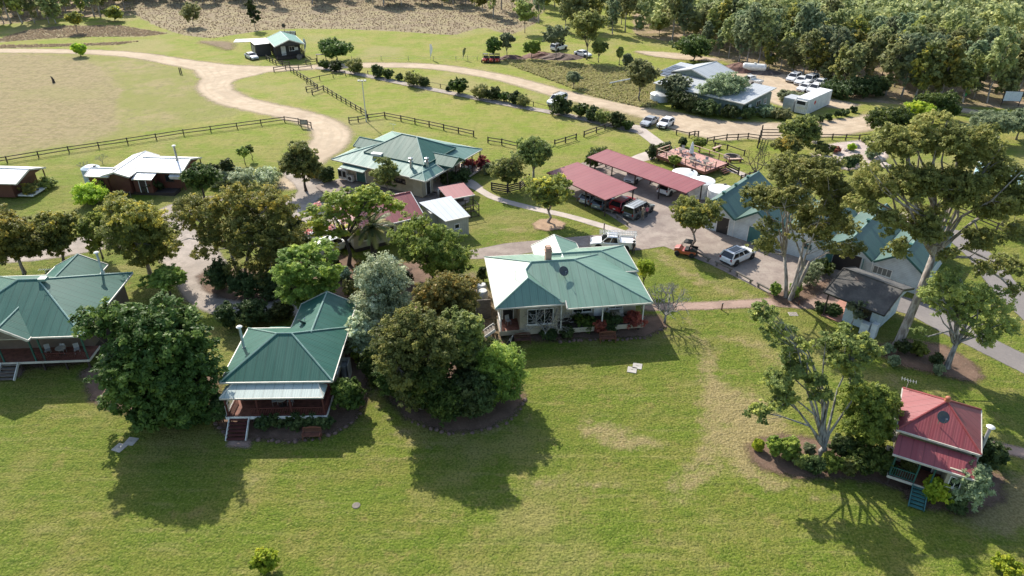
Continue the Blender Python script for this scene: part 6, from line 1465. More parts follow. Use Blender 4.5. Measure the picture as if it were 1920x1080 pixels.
for i, (x, y, e) in enumerate(allp):
    k_ = int(g.choice(6, p=[.22, .22, .22, .10, .10, .14])); s = g.uniform(.62, 1.3) * (1.2 if e and y > 190 and x < 40 else 1)
    o = protos[k_]
    if k_ not in first:
        first[k_] = 1; o.location = (x, y, float(rise(x, y)) - .05); o.rotation_euler = (0, 0, g.uniform(0, 6.28)); o.scale = (s, s, s)
    else: dup(o, (x, y, float(rise(x, y)) - .05), g.uniform(0, 6.28), FP[k_][0], 'gums of the forest edge', (s * g.uniform(.85, 1.15), s * g.uniform(.85, 1.15), s * g.uniform(.85, 1.2)))
# the wood further back, one mass
extra = [(g.uniform(-240, 260), g.uniform(262, 330)) for _ in range(360)]
V_, Tn = [], []; cl = []
for x, y in list(map(tuple, rest)) + extra:
    h = g.uniform(7, 12); z = float(rise(x, y))
    for _ in range(9): cl.append((x + g.normal() * 1.3, y + g.normal() * 1.3, z + h * g.uniform(.3, 1.0), g.uniform(.9, 1.5)))
cl = np.array(cl); p, d, ids = clump_points(cl, 22, .8, g); ct = g.uniform(0, 1, len(cl) // 9 + 1)
o = bpy.data.objects.new('far_forest', leaf_mesh('far_forest', p, .85, np.clip(ct[ids // 9] * .6 + g.uniform(0, .4, len(p)), 0, 1), d, LEAF['gumf'], 1.5, .3, g)); COL.objects.link(o)
o['kind'] = 'stuff'; o['label'] = 'far forest of grey green gums covering the rising ground behind'; o['category'] = 'forest'

# ---- dry scrub stalks
def scatter_stuff(name, label, cat, polys, n, size, mat, hmin, hmax, per, seed, leafy=.5):
    g = np.random.default_rng(seed); pts = []
    for poly, m_ in polys:
        c = 0; x0, x1, y0, y1 = poly[:, 0].min(), poly[:, 0].max(), poly[:, 1].min(), poly[:, 1].max(); x0, x1 = max(x0, -230), min(x1, 230)
        X = g.uniform(x0, x1, m_ * 4); Y = g.uniform(y0, y1, m_ * 4); k = pip(X, Y, poly); pts.append(np.column_stack([X[k], Y[k]])[:m_])
    q = np.concatenate(pts); n = len(q); h = g.uniform(hmin, hmax, n); cl = np.column_stack([q, rise(q[:, 0], q[:, 1]) + h * .45, h * .6])
    p, d, ids = clump_points(cl, per, .75, g); p[:, 2] = np.maximum(p[:, 2], rise(p[:, 0], p[:, 1]) + .02); ct = np.clip(g.normal(.4, .3, n), 0, 1)
    o = bpy.data.objects.new(name, leaf_mesh(name, p, size, np.clip(ct[ids] * .7 + g.uniform(0, .3, len(p)), 0, 1), d, mat, 2.2, -.6, g, .1)); COL.objects.link(o); o['kind'] = 'stuff'; o['label'] = label; o['category'] = cat
scatter_stuff('dry_scrub', 'brown dry scrub of knee high stalks on the far rough ground', 'scrub', [(SCRUB[0], 15000), (SCRUB[1], 4000), (SCRUB[2], 1200), (FLOOR[1], 1500)], 0, .14, LEAF['grass'], .05, .22, 13, 31)
scatter_stuff('rough_grass', 'long pale grass on the verge left of the machinery shed', 'grass', [(SCRUB[3], 7000)], 0, .16, LEAF['verge'], .1, .4, 13, 32)
# ============================================================ fences and small things
FT = timber((.060, .046, .038)); FT2 = timber((.10, .075, .06)); WIRE = paint((.30, .29, .27), .5, .5)
_pm = {}
def fence(label, px, rails=(.45, .95), h=1.1, gap=2.6, mat=FT, t=.16, name='rail_fence', world=None, railw=.07, railh=.13, posts_at=False):
    W = [G(u, v) for u, v in px] if world is None else world
    o = W[0]; T = thing(name, label, 'fence', (o[0], o[1], 0))
    key = (mat.name, t, h)
    if key not in _pm: b = MB(); b.bz(-t / 2, t / 2, -t / 2, t / 2, -.1, h); _pm[key] = b.mesh('post', mat)
    L_ = [(x - o[0], y - o[1]) for x, y in W]; P_ = []
    for i in range(len(L_) - 1):
        a, b = L_[i], L_[i + 1]; d = math.dist(a, b); n = 1 if posts_at else max(1, round(d / gap))
        for j in range(n + (i == len(L_) - 2)): P_.append((a[0] + (b[0] - a[0]) * j / n, a[1] + (b[1] - a[1]) * j / n))
    for x, y in P_:
        q = bpy.data.objects.new('post', _pm[key]); COL.objects.link(q); q.parent = T; q.location = (x, y, rnd.uniform(-.04, .03)); q.rotation_euler = (rnd.uniform(-.03, .03), rnd.uniform(-.03, .03), math.atan2(P_[-1][1] - P_[0][1], P_[-1][0] - P_[0][0]))
    for z in rails:
        r_ = MB()
        for a, b in zip(P_[:-1], P_[1:]): r_.beam((a[0], a[1], z + rnd.uniform(-.03, .03)), (b[0], b[1], z + rnd.uniform(-.03, .03)), railw, railh)
        r_.build('rail', mat, T)
    return T
fence('long dark rail fence between the dry paddock and the left lawn', [(-90, 320), (14, 305), (130, 286), (240, 270), (345, 254), (445, 241), (534, 229), (560, 233), (584, 240)], gap=4.2)
fence('rail fence stepping down from the far hut to the gateway', [(545, 134), (577, 154), (596, 168)], gap=2.4)
fence('short rail wing left of the fence gateway', [(575, 172), (596, 168)], gap=2.0); fence('short rail return below the fence gateway', [(586, 178), (607, 170)], gap=2.4)
fence('rail fence from the gateway down to the floodlight pole', [(607, 170), (640, 190), (687, 218)], gap=2.5)
fence('short rail fence at the foot of the floodlight pole', [(655, 231), (672, 229), (690, 225)], gap=1.9)
fence('rail fence running right from the floodlight pole above the hall', [(690, 225), (722, 221), (752, 227), (805, 238), (888, 256)], gap=3.0)
fence('short rail fence right of the gap above the hall', [(915, 268), (941, 272), (970, 279)], gap=2.7); fence('rail fence behind the weeping trees', [(1040, 274), (1060, 268), (1080, 262)], gap=2.0)
fence('rail fence beside the path to the road', [(1095, 257), (1118, 249), (1150, 238)], gap=2.3)
fence('short rail gate wing where the dirt road forks', [(514, 135), (536, 131)], gap=2.2); fence('rail fence along the road below the far hut', [(536, 131), (560, 130), (584, 127)], gap=5); fence('low rail across the small paddock', [(575, 157), (600, 151), (625, 146), (648, 142)], (.95,), gap=5, t=.12)
fence('rail fence in front of the far hut', [(500, 112), (518, 122), (530, 123), (543, 124)], gap=2.0); fence('rail fence right of the far hut', [(574, 121), (594, 118)], gap=3)
fence('low post and rail line behind the long hedge row', [(690, 140), (759, 152), (826, 165), (890, 178), (950, 190), (1000, 199), (1030, 207), (1105, 222), (1170, 236), (1208, 238), (1236, 243)], (.8,), .9, 6.5, t=.11, railw=.04, railh=.06)
fence('parking rail in front of the white hatchback', [(1236, 243), (1268, 253), (1292, 258)], (.8,), .95, 4, t=.15); fence('short double rail at the end of the parking rail', [(1292, 258), (1302, 255), (1309, 256)], (.4, .85), .95, 1.5)
fence('curved rail fence of the garden beside the dirt road', [(1325, 270), (1338, 267), (1362, 263), (1383, 262), (1402, 261), (1424, 264)], gap=2.6); fence('tall gate posts and rails by the untidy dark tree', [(1420, 278), (1427, 258), (1470, 258)], (.4, .9, 1.4), 2.2, 2.6)
fence('rail fence behind the stone garden along the road', [(1500, 263), (1560, 262), (1610, 264), (1640, 260)], gap=2.6); fence('solid rail fence at the right of the timber deck', [(1360, 316), (1384, 328)], (.25, .6, .95), 1.25, 2.2, railh=.2)
fence('small rail gate left of the bare ornamental tree', [(1388, 343), (1404, 338), (1412, 336)], (.2, .5, .8, 1.1), 1.25, 1.2); fence('diagonal rail fence of the garden lawn', [(1340, 277), (1363, 281), (1395, 292)], (.8,), .95, 3)
fence('dark stacked timber rail yard under the weeping trees', [(922, 357), (952, 362), (975, 356), (992, 342)], (.2, .5, .8, 1.1), 1.3, 1.8, railh=.18)
fence('rail fence inside the far end of the long carport', [(1115, 318), (1140, 308)], (.4, .9), 1.1, 2.2, FT2)
fence('rail fence at the near end of the long carport', [(1300, 368), (1338, 352)], (.4, .8, 1.2), 1.35, 2.0)
fence('wire fence of thin posts along the far meadow', [(660, 114), (715, 113), (766, 114), (813, 114), (855, 114), (877, 113), (895, 113)], (.5, .9), 1.1, 7, WIRE, .09, 'wire_fence', railw=.02, railh=.02)
fence('rail fence on the grass behind the giant gum', [(1790, 400), (1830, 416), (1868, 432), (1898, 450)], (.45, .95), 1.1, 2.6); fence('post fence on the right along the far road', [(1780, 222), (1820, 228), (1870, 240)], (.9,), 1.1, 4)
fence('pale wire fence at the back of the paddock corner', [(338, 139), (341, 139)], (), 1.4, 1, FT2)
# low log barriers round the car park
def logbar(label, a, b, cpy=None):
    A, B = G(*a), G(*b); d = math.dist(A, B); T = thing('log_barrier', label, 'barrier', A, math.atan2(B[1] - A[1], B[0] - A[0]), 'low log barriers round the car park')
    l = MB(); l.tube([(0, 0, .48), (d, 0, .46)], .11, 8); l.build('log', GREYTIM, T)
    for x_ in (.25, d - .25): p = MB(); p.bz(x_ - .09, x_ + .09, -.09, .09, -.05, .45); p.build('post', GREYTIM, T)
for lb, a, b in (('log barrier beside the dark grey four wheel drive', (1155, 408), (1178, 424)), ('log barrier along the near carport front', (1112, 388), (1150, 402)), ('log barrier in front of the silver car under the near carport', (1080, 376), (1106, 386)), ('log barrier next to the orange buggy', (1303, 478), (1330, 492)), ('log barrier behind the white SUV on the car park', (1340, 497), (1372, 511)), ('log barrier right of the white SUV', (1378, 516), (1410, 533)), ('log barrier nearest the tall gum stems', (1418, 537), (1454, 556))): logbar(lb, a, b)

# benches
def bench(label, u, v, rot, col, ln=1.6, cpy=None):
    X, Y = G(u, v); T = thing('garden_bench', label, 'bench', (X, Y, 0), rot); m = timber(col)
    s = MB(); [s.bz(-ln / 2, ln / 2, -.25 + i * .12, -.15 + i * .12, .42, .46) for i in range(4)]; s.build('seat', m, T)
    b = MB(); b.bz(-ln / 2, ln / 2, .25, .29, .88, .96); b.bz(-ln / 2, ln / 2, .24, .28, .52, .58); [b.bz(-ln / 2 + .06 + i * (ln - .12) / 15 - .02, -ln / 2 + .06 + i * (ln - .12) / 15 + .02, .25, .275, .58, .88) for i in range(16)]
    for i in range(7): b.bz(-ln * .3 + i * ln * .1 - .01, -ln * .3 + (i + 1) * ln * .1 + .01, .25, .29, .96, .97 + .09 * math.sin(math.pi * (i + .5) / 7))
    b.build('backrest', m, T)
    for sx in (-ln / 2 + .05, ln / 2 - .05):
        for sy, hh in ((-.24, .64), (.26, .95)): l = MB(); l.bz(sx - .035, sx + .035, sy - .035, sy + .035, 0, hh); l.build('leg', m, T)
        a = MB(); a.bz(sx - .04, sx + .04, -.3, .24, .64, .68); a.build('armrest', m, T)
bench('reddish timber bench on the grass in front of the homestead bed', 1139, 640, R(4), (.22, .085, .045)); bench('dark timber bench under the bare frangipani', 980, 643, R(8), (.13, .06, .04)); bench('timber bench on the lawn in front of the cottage', 586, 822, R(2), (.20, .075, .045), 1.5)
def slab_bench(label, a, b):
    A, B = G(*a), G(*b); d = math.dist(A, B); T = thing('slab_bench', label, 'bench', A, math.atan2(B[1] - A[1], B[0] - A[0]))
    s = MB(); s.bz(0, d, -.22, .22, .45, .55); s.build('seat', paint((.50, .34, .26), .7), T)
    for x_ in (.4, d - .4): l = MB(); l.bz(x_ - .15, x_ + .15, -.16, .16, 0, .45); l.build('leg', REDTIM, T)
slab_bench('pale topped slab bench on the grass behind the deck', (1336, 284), (1351, 278)); slab_bench('pale slab bench beside the fire ring', (1364, 304), (1392, 303))
T = thing('fire_ring', 'round dark fire pit ring on the garden lawn', 'fire pit', (*G(1372, 296),)); b = MB(); b.lathe(0, 0, [(1.3, 0), (1.3, .35), (1.0, .35), (1.0, .05), (.02, .05)], 20); b.build('ring', GREYTIM, T); b = MB(); [b.tube([(-.6, i * .25 - .4, .15), (.6, i * .2 - .3, .2)], .1, 6) for i in range(4)]; b.build('logs', BARK['dark'], T)
T = thing('bicycle', 'pale bicycle leaning beside the dark bench at the homestead', 'bicycle', (*G(958, 645),), R(60))
for x_ in (-.5, .5): w_ = MB(); w_.lathe(0, 0, [(.29, -.02), (.33, -.02), (.33, .02), (.29, .02)], 20); q = w_.build('wheel', TYRE, T); q.location = (x_, 0, .33); q.rotation_euler = (R(90), 0, 0)
f_ = MB(); [f_.tube(s, .02, 6) for s in ([(-.5, 0, .33), (-.2, 0, .8), (.35, 0, .8), (.5, 0, .33)], [(-.2, 0, .85), (-.05, 0, .33), (.35, 0, .8)], [(-.5, 0, .33), (-.05, 0, .33)])]; f_.build('frame', WHITEP, T); f_ = MB(); f_.tube([(.33, -.28, 1.0), (.37, 0, .98), (.33, .28, 1.0)], .015, 6); f_.tube([(.37, 0, .98), (.36, 0, .8)], .015, 6); f_.build('handlebar', STEEL, T); f_ = MB(); f_.box(-.2, 0, .9, .25, .13, .06); f_.build('saddle', BLACKP, T)
# floodlight pole
T = thing('floodlight_pole', 'tall steel floodlight pole at the fence corner above the hall', 'light pole', (*G(687, 228),)); b = MB(); b.tube([(0, 0, 0), (0, 0, 7.2)], [.11, .075], 10); b.beam((-.55, 0, 7.2), (.55, 0, 7.2), .08, .08); b.build('pole', GALV, T)
for x_, y_ in ((-.55, -.15), (0, -.2), (.55, -.15)): l = MB(); l.box(x_, y_, 7.35, .4, .22, .28, 0, 0, Matrix.Rotation(R(25), 4, 'X')); l.build('floodlight', PLAST, T, bevel=.02)
# banner flags, signs, targets
def feather(label, u, v, h, col, lean=.0):
    X, Y = G(u, v); T = thing('feather_flag', label, 'banner', (X, Y, 0), R(-15)); p = MB(); p.tube([(0, 0, 0), (0, 0, h * .7), (.12 + lean, 0, h * .9), (.45 + lean, 0, h)], [.03, .025, .02, .015], 6); p.build('pole', GALV, T)
    f_ = MB(); n = 10; pr = [(.03 + lean * max(0, i / n - .7) * 3, .2 * h + .8 * h * i / n) for i in range(n + 1)]
    for y0 in (-.008,):
        ring = [(x_, z_) for x_, z_ in pr] + [(x_ + .16 + .75 * math.sin(math.pi * min(1, (1.15 - i / n))) * .7, z_) for i, (x_, z_) in reversed(list(enumerate(pr)))]
        f_.loft([[(x_, y_ + .05 * math.sin(z_ * 1.5), z_) for x_, z_ in ring] for y_ in (-.008, .008)])
    f_.build('banner_cloth', paint(col, .8), T)
feather('white feather banner on the far meadow beside the wire fence', 807, 112, 3.6, (.80, .80, .78)); feather('narrow olive banner leaning near the red buggies', 868, 112, 2.8, (.16, .18, .07), .5); feather('white striped feather banner at the right corner of the far hut', 572, 103, 3.8, (.66, .66, .64)); feather('green feather banner by the far right road', 1803, 192, 3.0, (.05, .30, .09), .3)
def board_sign(label, u, v, w_, h, zb, face, rot=0.0, edge=BLACKP):
    T = thing('sign_board', label, 'sign', (*G(u, v),), rot)
    for x_ in (-w_ / 2 + .1, w_ / 2 - .1): p = MB(); p.bz(x_ - .06, x_ + .06, .04, .14, 0, zb + h); p.build('post', DKTIM, T)
    b = MB(); b.bz(-w_ / 2, w_ / 2, -.02, .036, zb, zb + h); b.build('frame', edge, T); b = MB(); b.bz(-w_ / 2 + .12, w_ / 2 - .12, -.03, -.022, zb + .1, zb + h - .1); b.build('panel', face, T); return T
def printed(bg_, inks):
    m, nt, out = new_mat('printed_panel'); co = objco(nt); f = noise(nt, co, 3, 3); c = mixc(nt, ramp(nt, f, .52, .6), bg_, inks); b = N(nt, 'BsdfPrincipled', Roughness=.5); L(nt, c, b.inputs['Base Color']); L(nt, b.outputs[0], out.inputs[0]); return m
board_sign('framed grey sign board on the rail fence by the dirt road bend', 571, 240, 1.5, .9, .6, printed((.33, .30, .29), (.20, .18, .18)), R(-12), DKTIM); board_sign('big white sign board with a black frame at the far right', 1893, 199, 3.3, 2.0, .9, printed((.60, .64, .66), (.50, .55, .58)), R(-8))
for i, u in enumerate((531, 541, 551)):
    T = thing('target_board', ['leftmost square target board on the meadow behind the far hut', 'middle square target board on the meadow behind the far hut', 'rightmost square target board on the meadow behind the far hut'][i], 'target', (*G(u, 73),), R(0), 'target boards behind the far hut')
    b = MB(); b.bz(-.75, .75, 0, .06, .5, 2.0); b.build('board', WHITEP, T); k = MB()
    for r0, r1 in ((.50, .62), (.2, .36)):
        for j in range(20): a0, a1 = 2 * math.pi * j / 20, 2 * math.pi * (j + 1) / 20; k.poly([(r0 * math.cos(a0), -.008, 1.25 + r0 * math.sin(a0)), (r1 * math.cos(a0), -.008, 1.25 + r1 * math.sin(a0)), (r1 * math.cos(a1), -.008, 1.25 + r1 * math.sin(a1)), (r0 * math.cos(a1), -.008, 1.25 + r0 * math.sin(a1))])
    for sx in (-.68, .68): k.bz(sx - .08, sx + .08, -.012, -.004, .5, 2.0)
    k.build('rings', BLACKP, T); l = MB(); [l.bz(x_ - .05, x_ + .05, .07, .15, 0, 2.0) for x_ in (-.6, .6)]; l.build('leg', DKTIM, T)
T = thing('target_silhouette', 'black round target on a post behind the far hut boards', 'target', (*G(535, 70),)); b = MB(); b.tube([(0, 0, 0), (0, 0, 3.2)], .05, 6); b.build('post', DKTIM, T); b = MB(); b.lathe(0, 0, [(.02, -.05), (.5, -.05), (.5, .05), (.02, .05)], 16); q = b.build('disc', BLACKP, T); q.location = (0, -.08, 3.0); q.rotation_euler = (R(90), 0, 0)
T = thing('wagon_wheel', 'old spoked wheel leaning on the far hut porch', 'wheel', (*G(562, 112),), R(20)); b = MB(); b.lathe(0, 0, [(.55, -.04), (.65, -.04), (.65, .04), (.55, .04)], 20); q = b.build('rim', GREYTIM, T); q.location = (0, 0, .65); q.rotation_euler = (R(80), 0, 0); b = MB(); [b.beam((0, 0, .65), (.58 * math.cos(a), 0, .65 + .58 * math.sin(a)), .04, .04) for a in [i * math.pi / 4 for i in range(8)]]; b.build('spoke', GREYTIM, T)
T = thing('concrete_slab', 'bright concrete pad on the meadow left of the black shed', 'slab', (*G(462, 76),), R(10)); b = MB(); b.bz(-3, 3, -2, 2, 0, .08); b.build('pad', paint((.62, .6, .56), .8), T)
T = thing('roofed_post', 'small roofed hitching bar right of the far hut', 'shelter', (*G(604, 118),), R(10)); b = MB(); [b.bz(x_ - .07, x_ + .07, -.07, .07, 0, 1.9) for x_ in (-1.0, 1.0)]; b.build('post', DKTIM, T); b = MB(); b.bz(-1.2, 1.2, -.4, .4, 1.9, 2.0); b.build('roof', GREYTIM, T)
# inspection covers and paving slabs
for lb, u, v, rot in (('left grey concrete cover plate on the lawn before the cottage', 224, 840, R(-20)), ('right grey concrete cover plate on the lawn before the cottage', 246, 828, R(-10)), ('near pale cover plate on the homestead lawn', 1185, 694, R(-15)), ('far pale cover plate on the homestead lawn', 1195, 687, R(-15))):
    T = thing('cover_plate', lb, 'cover', (*G(u, v),), rot); b = MB(); b.bz(-.42, .42, -.42, .42, -.02, .06); b.build('plate', CONC, T, bevel=.02); b = MB(); b.bz(-.1, .1, -.015, .015, .061, .08); b.build('handle', GREYTIM, T)
T = thing('drain_cover', 'dark drain cover on the lawn between cottage and bottom bush', 'cover', (*G(668, 948),)); b = MB(); b.lathe(0, 0, [(.3, -.02), (.3, .03), (.26, .05), (.02, .05)], 16); b.build('lid', GREYTIM, T)
T = thing('drain_cover', 'grey square drain grate on the grass by the brick path', 'cover', (*G(1487, 589),)); b = MB(); b.bz(-.45, .45, -.35, .35, -.02, .03); b.build('frame', CONC, T); b = MB(); [b.bz(-.38 + i * .15, -.3 + i * .15, -.3, .3, .03, .05) for i in range(6)]; b.build('bar', GREYTIM, T)
def bollard(label, u, v, h=.75): T = thing('bollard_light', label, 'bollard', (*G(u, v),)); b = MB(); b.tube([(0, 0, 0), (0, 0, h)], .07, 10); b.build('post', paint((.10, .04, .03), .6), T); b = MB(); b.lathe(0, 0, [(.09, h), (.11, h + .05), (.02, h + .1)], 10); b.build('cap', BLACKP, T)
bollard('short bollard at the left of the brick path', 1353, 581); bollard('short bollard at the hut end of the brick path', 1497, 573); bollard('thin bollard beside the footpath near the white utility', 1132, 437, 1.3)
A, B = G(1143, 162), G(1196, 153); T = thing('water_pipe', 'long pale pipe lying on stands in the dry grass left of the machinery shed', 'pipe', A, math.atan2(B[1] - A[1], B[0] - A[0])); b = MB(); b.tube([(0, 0, .7), (math.dist(A, B), 0, .9)], .14, 8); b.build('pipe', WHITEP, T)
for x_ in (.8, math.dist(A, B) * .5, math.dist(A, B) - .8): b = MB(); b.bz(x_ - .06, x_ + .06, -.06, .06, 0, .75); b.build('stand', GREYTIM, T)
T = thing('tree_stump', 'dark broken stump standing alone in the dry paddock', 'stump', (*G(101, 155),)); b = MB(); b.tube([(0, 0, -.1), (.02, 0, .5), (-.1, .05, 1.0), (-.3, .05, 1.35)], [.32, .24, .18, .05], 9); b.tube([(0, 0, .5), (.35, 0, .8)], [.12, .04], 6); b.build('wood', BARK['dark'], T)
# earth mounds
for lb, u, v, r_, h, c in (('red brown earth heap behind the far yard', 1388, 132, 3.4, 1.6, (.24, .12, .085)), ('dark red earth heap among the small far trees', 1015, 106, 3.0, 1.0, (.20, .09, .065)), ('long brown earth heap right of the small far trees', 1050, 108, 3.6, 1.0, (.17, .11, .085)), ('dark soil heap left of the small far trees', 958, 110, 2.4, .8, (.16, .085, .065)), ('dark timber heap behind the far yard', 1436, 138, 2.2, .8, (.13, .10, .085))):
    X, Y = G(u, v); T = thing('earth_mound', lb, 'mound', (X, Y, 0)); g = np.random.default_rng(int(u)); nn = 20; b = MB(); rings = []
    for k_, (f, z) in enumerate(((1.25, -.05), (1.0, .25), (.7, .62), (.38, .9), (.08, 1.0))): rings.append([((r_ * f + g.normal() * .15) * math.cos(2 * math.pi * j / nn) * 1.3, (r_ * f * .7 + g.normal() * .15) * math.sin(2 * math.pi * j / nn), h * z + g.normal() * .08 * (k_ > 0)) for j in range(nn)])
    b.loft(rings); b.build('soil', loose_mat('heap%d' % u, c, [x * .7 for x in c], [x * 1.3 for x in c], soft=.01, wob=0) if False else bark(c, 'heap%d' % u), T, smooth=False)
# timber deck with furniture
DX, DY, DR = 28.42, 99.21, R(130)
T = thing('timber_deck', 'raised reddish timber deck with rails, set with tables', 'deck', (DX, DY, 0), DR)
DL, DW = 9.2, 5.9       # along, and across towards the back (negative y)
b = MB(); [b.bz(0, DL, -.3 * i - .29, -.3 * i - .01, .92, 1.0) for i in range(int(DW / .3))]; b.build('decking', paint((.50, .27, .22), .65), T)
b = MB(); b.bz(0, DL, -.06, .02, .55, .96); b.bz(-.04, .02, -DW, 0, .55, .96); b.build('fascia', REDTIM, T)
for x_ in (.3, 3, 6, DL - .3):
    for y_ in (-.3, -DW + .3): b = MB(); b.bz(x_ - .08, x_ + .08, y_ - .08, y_ + .08, 0, .9); b.build('stump', DKTIM, T)
for i, (a, c_) in enumerate((((0, -.05), (DL, -.05)), ((0, -DW + .1), (DL - 2.0, -DW + .1)), ((.05, -.1), (.05, -2.6)), ((DL - .05, -.1), (DL - .05, -3)))):
    n = max(2, round(math.dist(a, c_) / 1.9))
    for j in range(n + 1): p = MB(); x_, y_ = a[0] + (c_[0] - a[0]) * j / n, a[1] + (c_[1] - a[1]) * j / n; p.bz(x_ - .05, x_ + .05, y_ - .05, y_ + .05, 1.0, 1.95); p.build('post', REDTIM, T)
    r_ = MB(); [r_.beam((*a, z_), (*c_, z_), .05 if z_ < 1.9 else .16, .05) for z_ in (1.45, 1.97)]; r_.build('handrail', paint((.48, .33, .22), .65), T)
b = MB(); [b.bz(-.3 * (i + 1), -.3 * i - .02, -4.6, -3.2, .8 - .19 * i, .86 - .19 * i) for i in range(4)]; st = b.build('staircase', REDTIM, T)
def on_deck(x, y): return (DX + x * math.cos(DR) - y * math.sin(DR), DY + x * math.sin(DR) + y * math.cos(DR))
def table_set(lb, x, y, z, r_=.55, wm=GREYTIM, rot=0.0, world=None):
    w0 = world or on_deck(x, y); T = thing('outdoor_table', lb, 'table', (*w0, z), rot); b = MB(); b.lathe(0, 0, [(r_, .70), (r_, .74), (.02, .74)], 18); b.build('table_top', wm, T); b = MB(); b.tube([(0, 0, .02), (0, 0, .7)], .05, 8); b.lathe(0, 0, [(.28, 0), (.28, .03), (.02, .05)], 12); b.build('pedestal', DKTIM, T); return T
CH0 = None
def chair(lb, x, y, z, rot, world=None, mat=None):
    global CH0
    w0 = world or on_deck(x, y)
    if CH0: return dup(CH0, (*w0, z), rot, lb, 'outdoor chairs')
    T = thing('outdoor_chair', lb, 'chair', (*w0, z), rot, 'outdoor chairs'); m = mat or paint((.36, .36, .35), .6)
    b = MB(); b.bz(-.22, .22, -.22, .22, .42, .46); b.build('seat', m, T); b = MB(); b.box(0, .23, .70, .44, .04, .46, 0, 0, Matrix.Rotation(R(-8), 4, 'X')); b.build('backrest', m, T)
    for sx in (-.2, .2):
        for sy in (-.2, .2): l = MB(); l.tube([(sx, sy, 0), (sx, sy, .42)], .016, 5); l.build('leg', m, T)
    CH0 = T; return T
for nm, x, y in (('grey table at the far end of the deck', 7.2, -3.6), ('grey table at the near corner of the deck', 1.6, -2.2), ('grey table in the middle front of the deck', 3.6, -1.6)):
    table_set(nm, x, y, 1.0)
    for k_ in range(4): a = k_ * math.pi / 2 + .5; chair('grey outdoor chair round the ' + nm[5:], x + .85 * math.cos(a), y + .85 * math.sin(a), 1.0, DR + a - math.pi / 2)
w0 = on_deck(4.8, -2.8); table_set('dark picnic table under the closed white parasol', 4.8, -2.8, 1.0, .7, REDTIM)
T = thing('parasol', 'closed white parasol standing in the dark table on the deck', 'umbrella', (*w0, 1.75)); b = MB(); b.tube([(0, 0, -.72), (0, 0, 2.0)], .03, 8); b.build('pole', GREYTIM, T); b = MB()
rg2 = [[(r_ * (1 + .25 * (k_ % 2)) * math.cos(k_ * math.pi / 8), r_ * (1 + .25 * (k_ % 2)) * math.sin(k_ * math.pi / 8), z_) for k_ in range(16)] for r_, z_ in ((.30, .15), (.26, .5), (.20, 1.1), (.12, 1.7), (.02, 2.0))]; b.loft(rg2); b.build('canopy', paint((.72, .73, .74), .8), T)
# veranda furniture
def wpt(root_label, x, y):
    o = [q for q in bpy.data.objects if q.get('label') == root_label][0]; a = o.rotation_euler.z; return (o.location.x + x * math.cos(a) - y * math.sin(a), o.location.y + x * math.sin(a) + y * math.cos(a)), a
LB = {o['label'].split()[0] + o.name: o for o in bpy.data.objects if o.get('category') == 'house'}
def roomset(root, x, y, z, n, lb, tab=True):
    a = root.rotation_euler.z; f = lambda p, q: (root.location.x + p * math.cos(a) - q * math.sin(a), root.location.y + p * math.sin(a) + q * math.cos(a))
    if tab: table_set('small round table on ' + lb, 0, 0, z, .45, paint((.45, .40, .33), .6), 0, f(x, y))
    for k_ in range(n): s = (k_ - (n - 1) / 2) * 1.3; chair('outdoor chair on ' + lb, 0, 0, z, a + (0 if k_ % 2 else .4), f(x + s, y + .15))
houses = {o.name: o for o in bpy.data.objects if o.get('category') in ('house',)}
roomset(houses['cottage'], 4.6, .2, 1.2, 2, 'the veranda of the cottage'); roomset(houses['lodge'], -3.2, 1.4, 1.1, 3, 'the veranda of the lodge'); roomset(houses['homestead'], 12.0, 1.0, .9, 2, 'the veranda of the homestead'); roomset(houses['homestead'], 1.3, 1.5, .9, 1, 'the corner porch of the homestead', False)
hallr = [o for o in bpy.data.objects if o.name == 'restaurant_building'][0]
roomset(hallr, 14.6, 11.5, .42, 2, 'the veranda of the hall'); roomset(hallr, 14.6, 8.6, .42, 2, 'the near end of the hall veranda')
T = thing('gas_tank', 'grey cylinder in a pale enclosure at the right wall of the cottage', 'tank', (*G(648, 706),), R(1)); b = MB(); b.lathe(0, 0, [(.36, 0), (.36, 1.3), (.3, 1.42), (.03, 1.45)], 18); b.build('shell', paint((.22, .23, .24), .5), T); b = MB(); b.bz(.42, .5, -.6, .6, 0, 1.7); b.bz(-.5, .42, .52, .6, 0, 1.7); b.build('enclosure', paint((.40, .38, .33), .7), T)
T = thing('gas_bottle', 'pair of silver gas bottles beside the hall steps', 'gas bottle', (*G(826, 370),), R(-30))
for x_ in (-.25, .25): b = MB(); b.lathe(x_, 0, [(.2, 0), (.2, 1.0), (.12, 1.18), (.05, 1.25)], 12); b.build('cylinder', GALV, T, smooth=True)
T = thing('garden_shade_frame', 'low grey slatted frame lying in front of the stone garden', 'frame', (*G(1600, 312),), R(25)); b = MB(); [b.beam((-2 + i * .8, -1.2, .5), (-2 + i * .8, 1.2, .5), .06, .05) for i in range(6)]; [b.beam((-2.1, y_, .45), (2.1, y_, .45), .06, .06) for y_ in (-1.1, 1.1)]; b.build('slat', GREYTIM, T); b = MB(); [b.bz(x_ - .05, x_ + .05, y_ - .05, y_ + .05, 0, .44) for x_ in (-2, 2) for y_ in (-1.1, 1.1)]; b.build('post', GREYTIM, T)
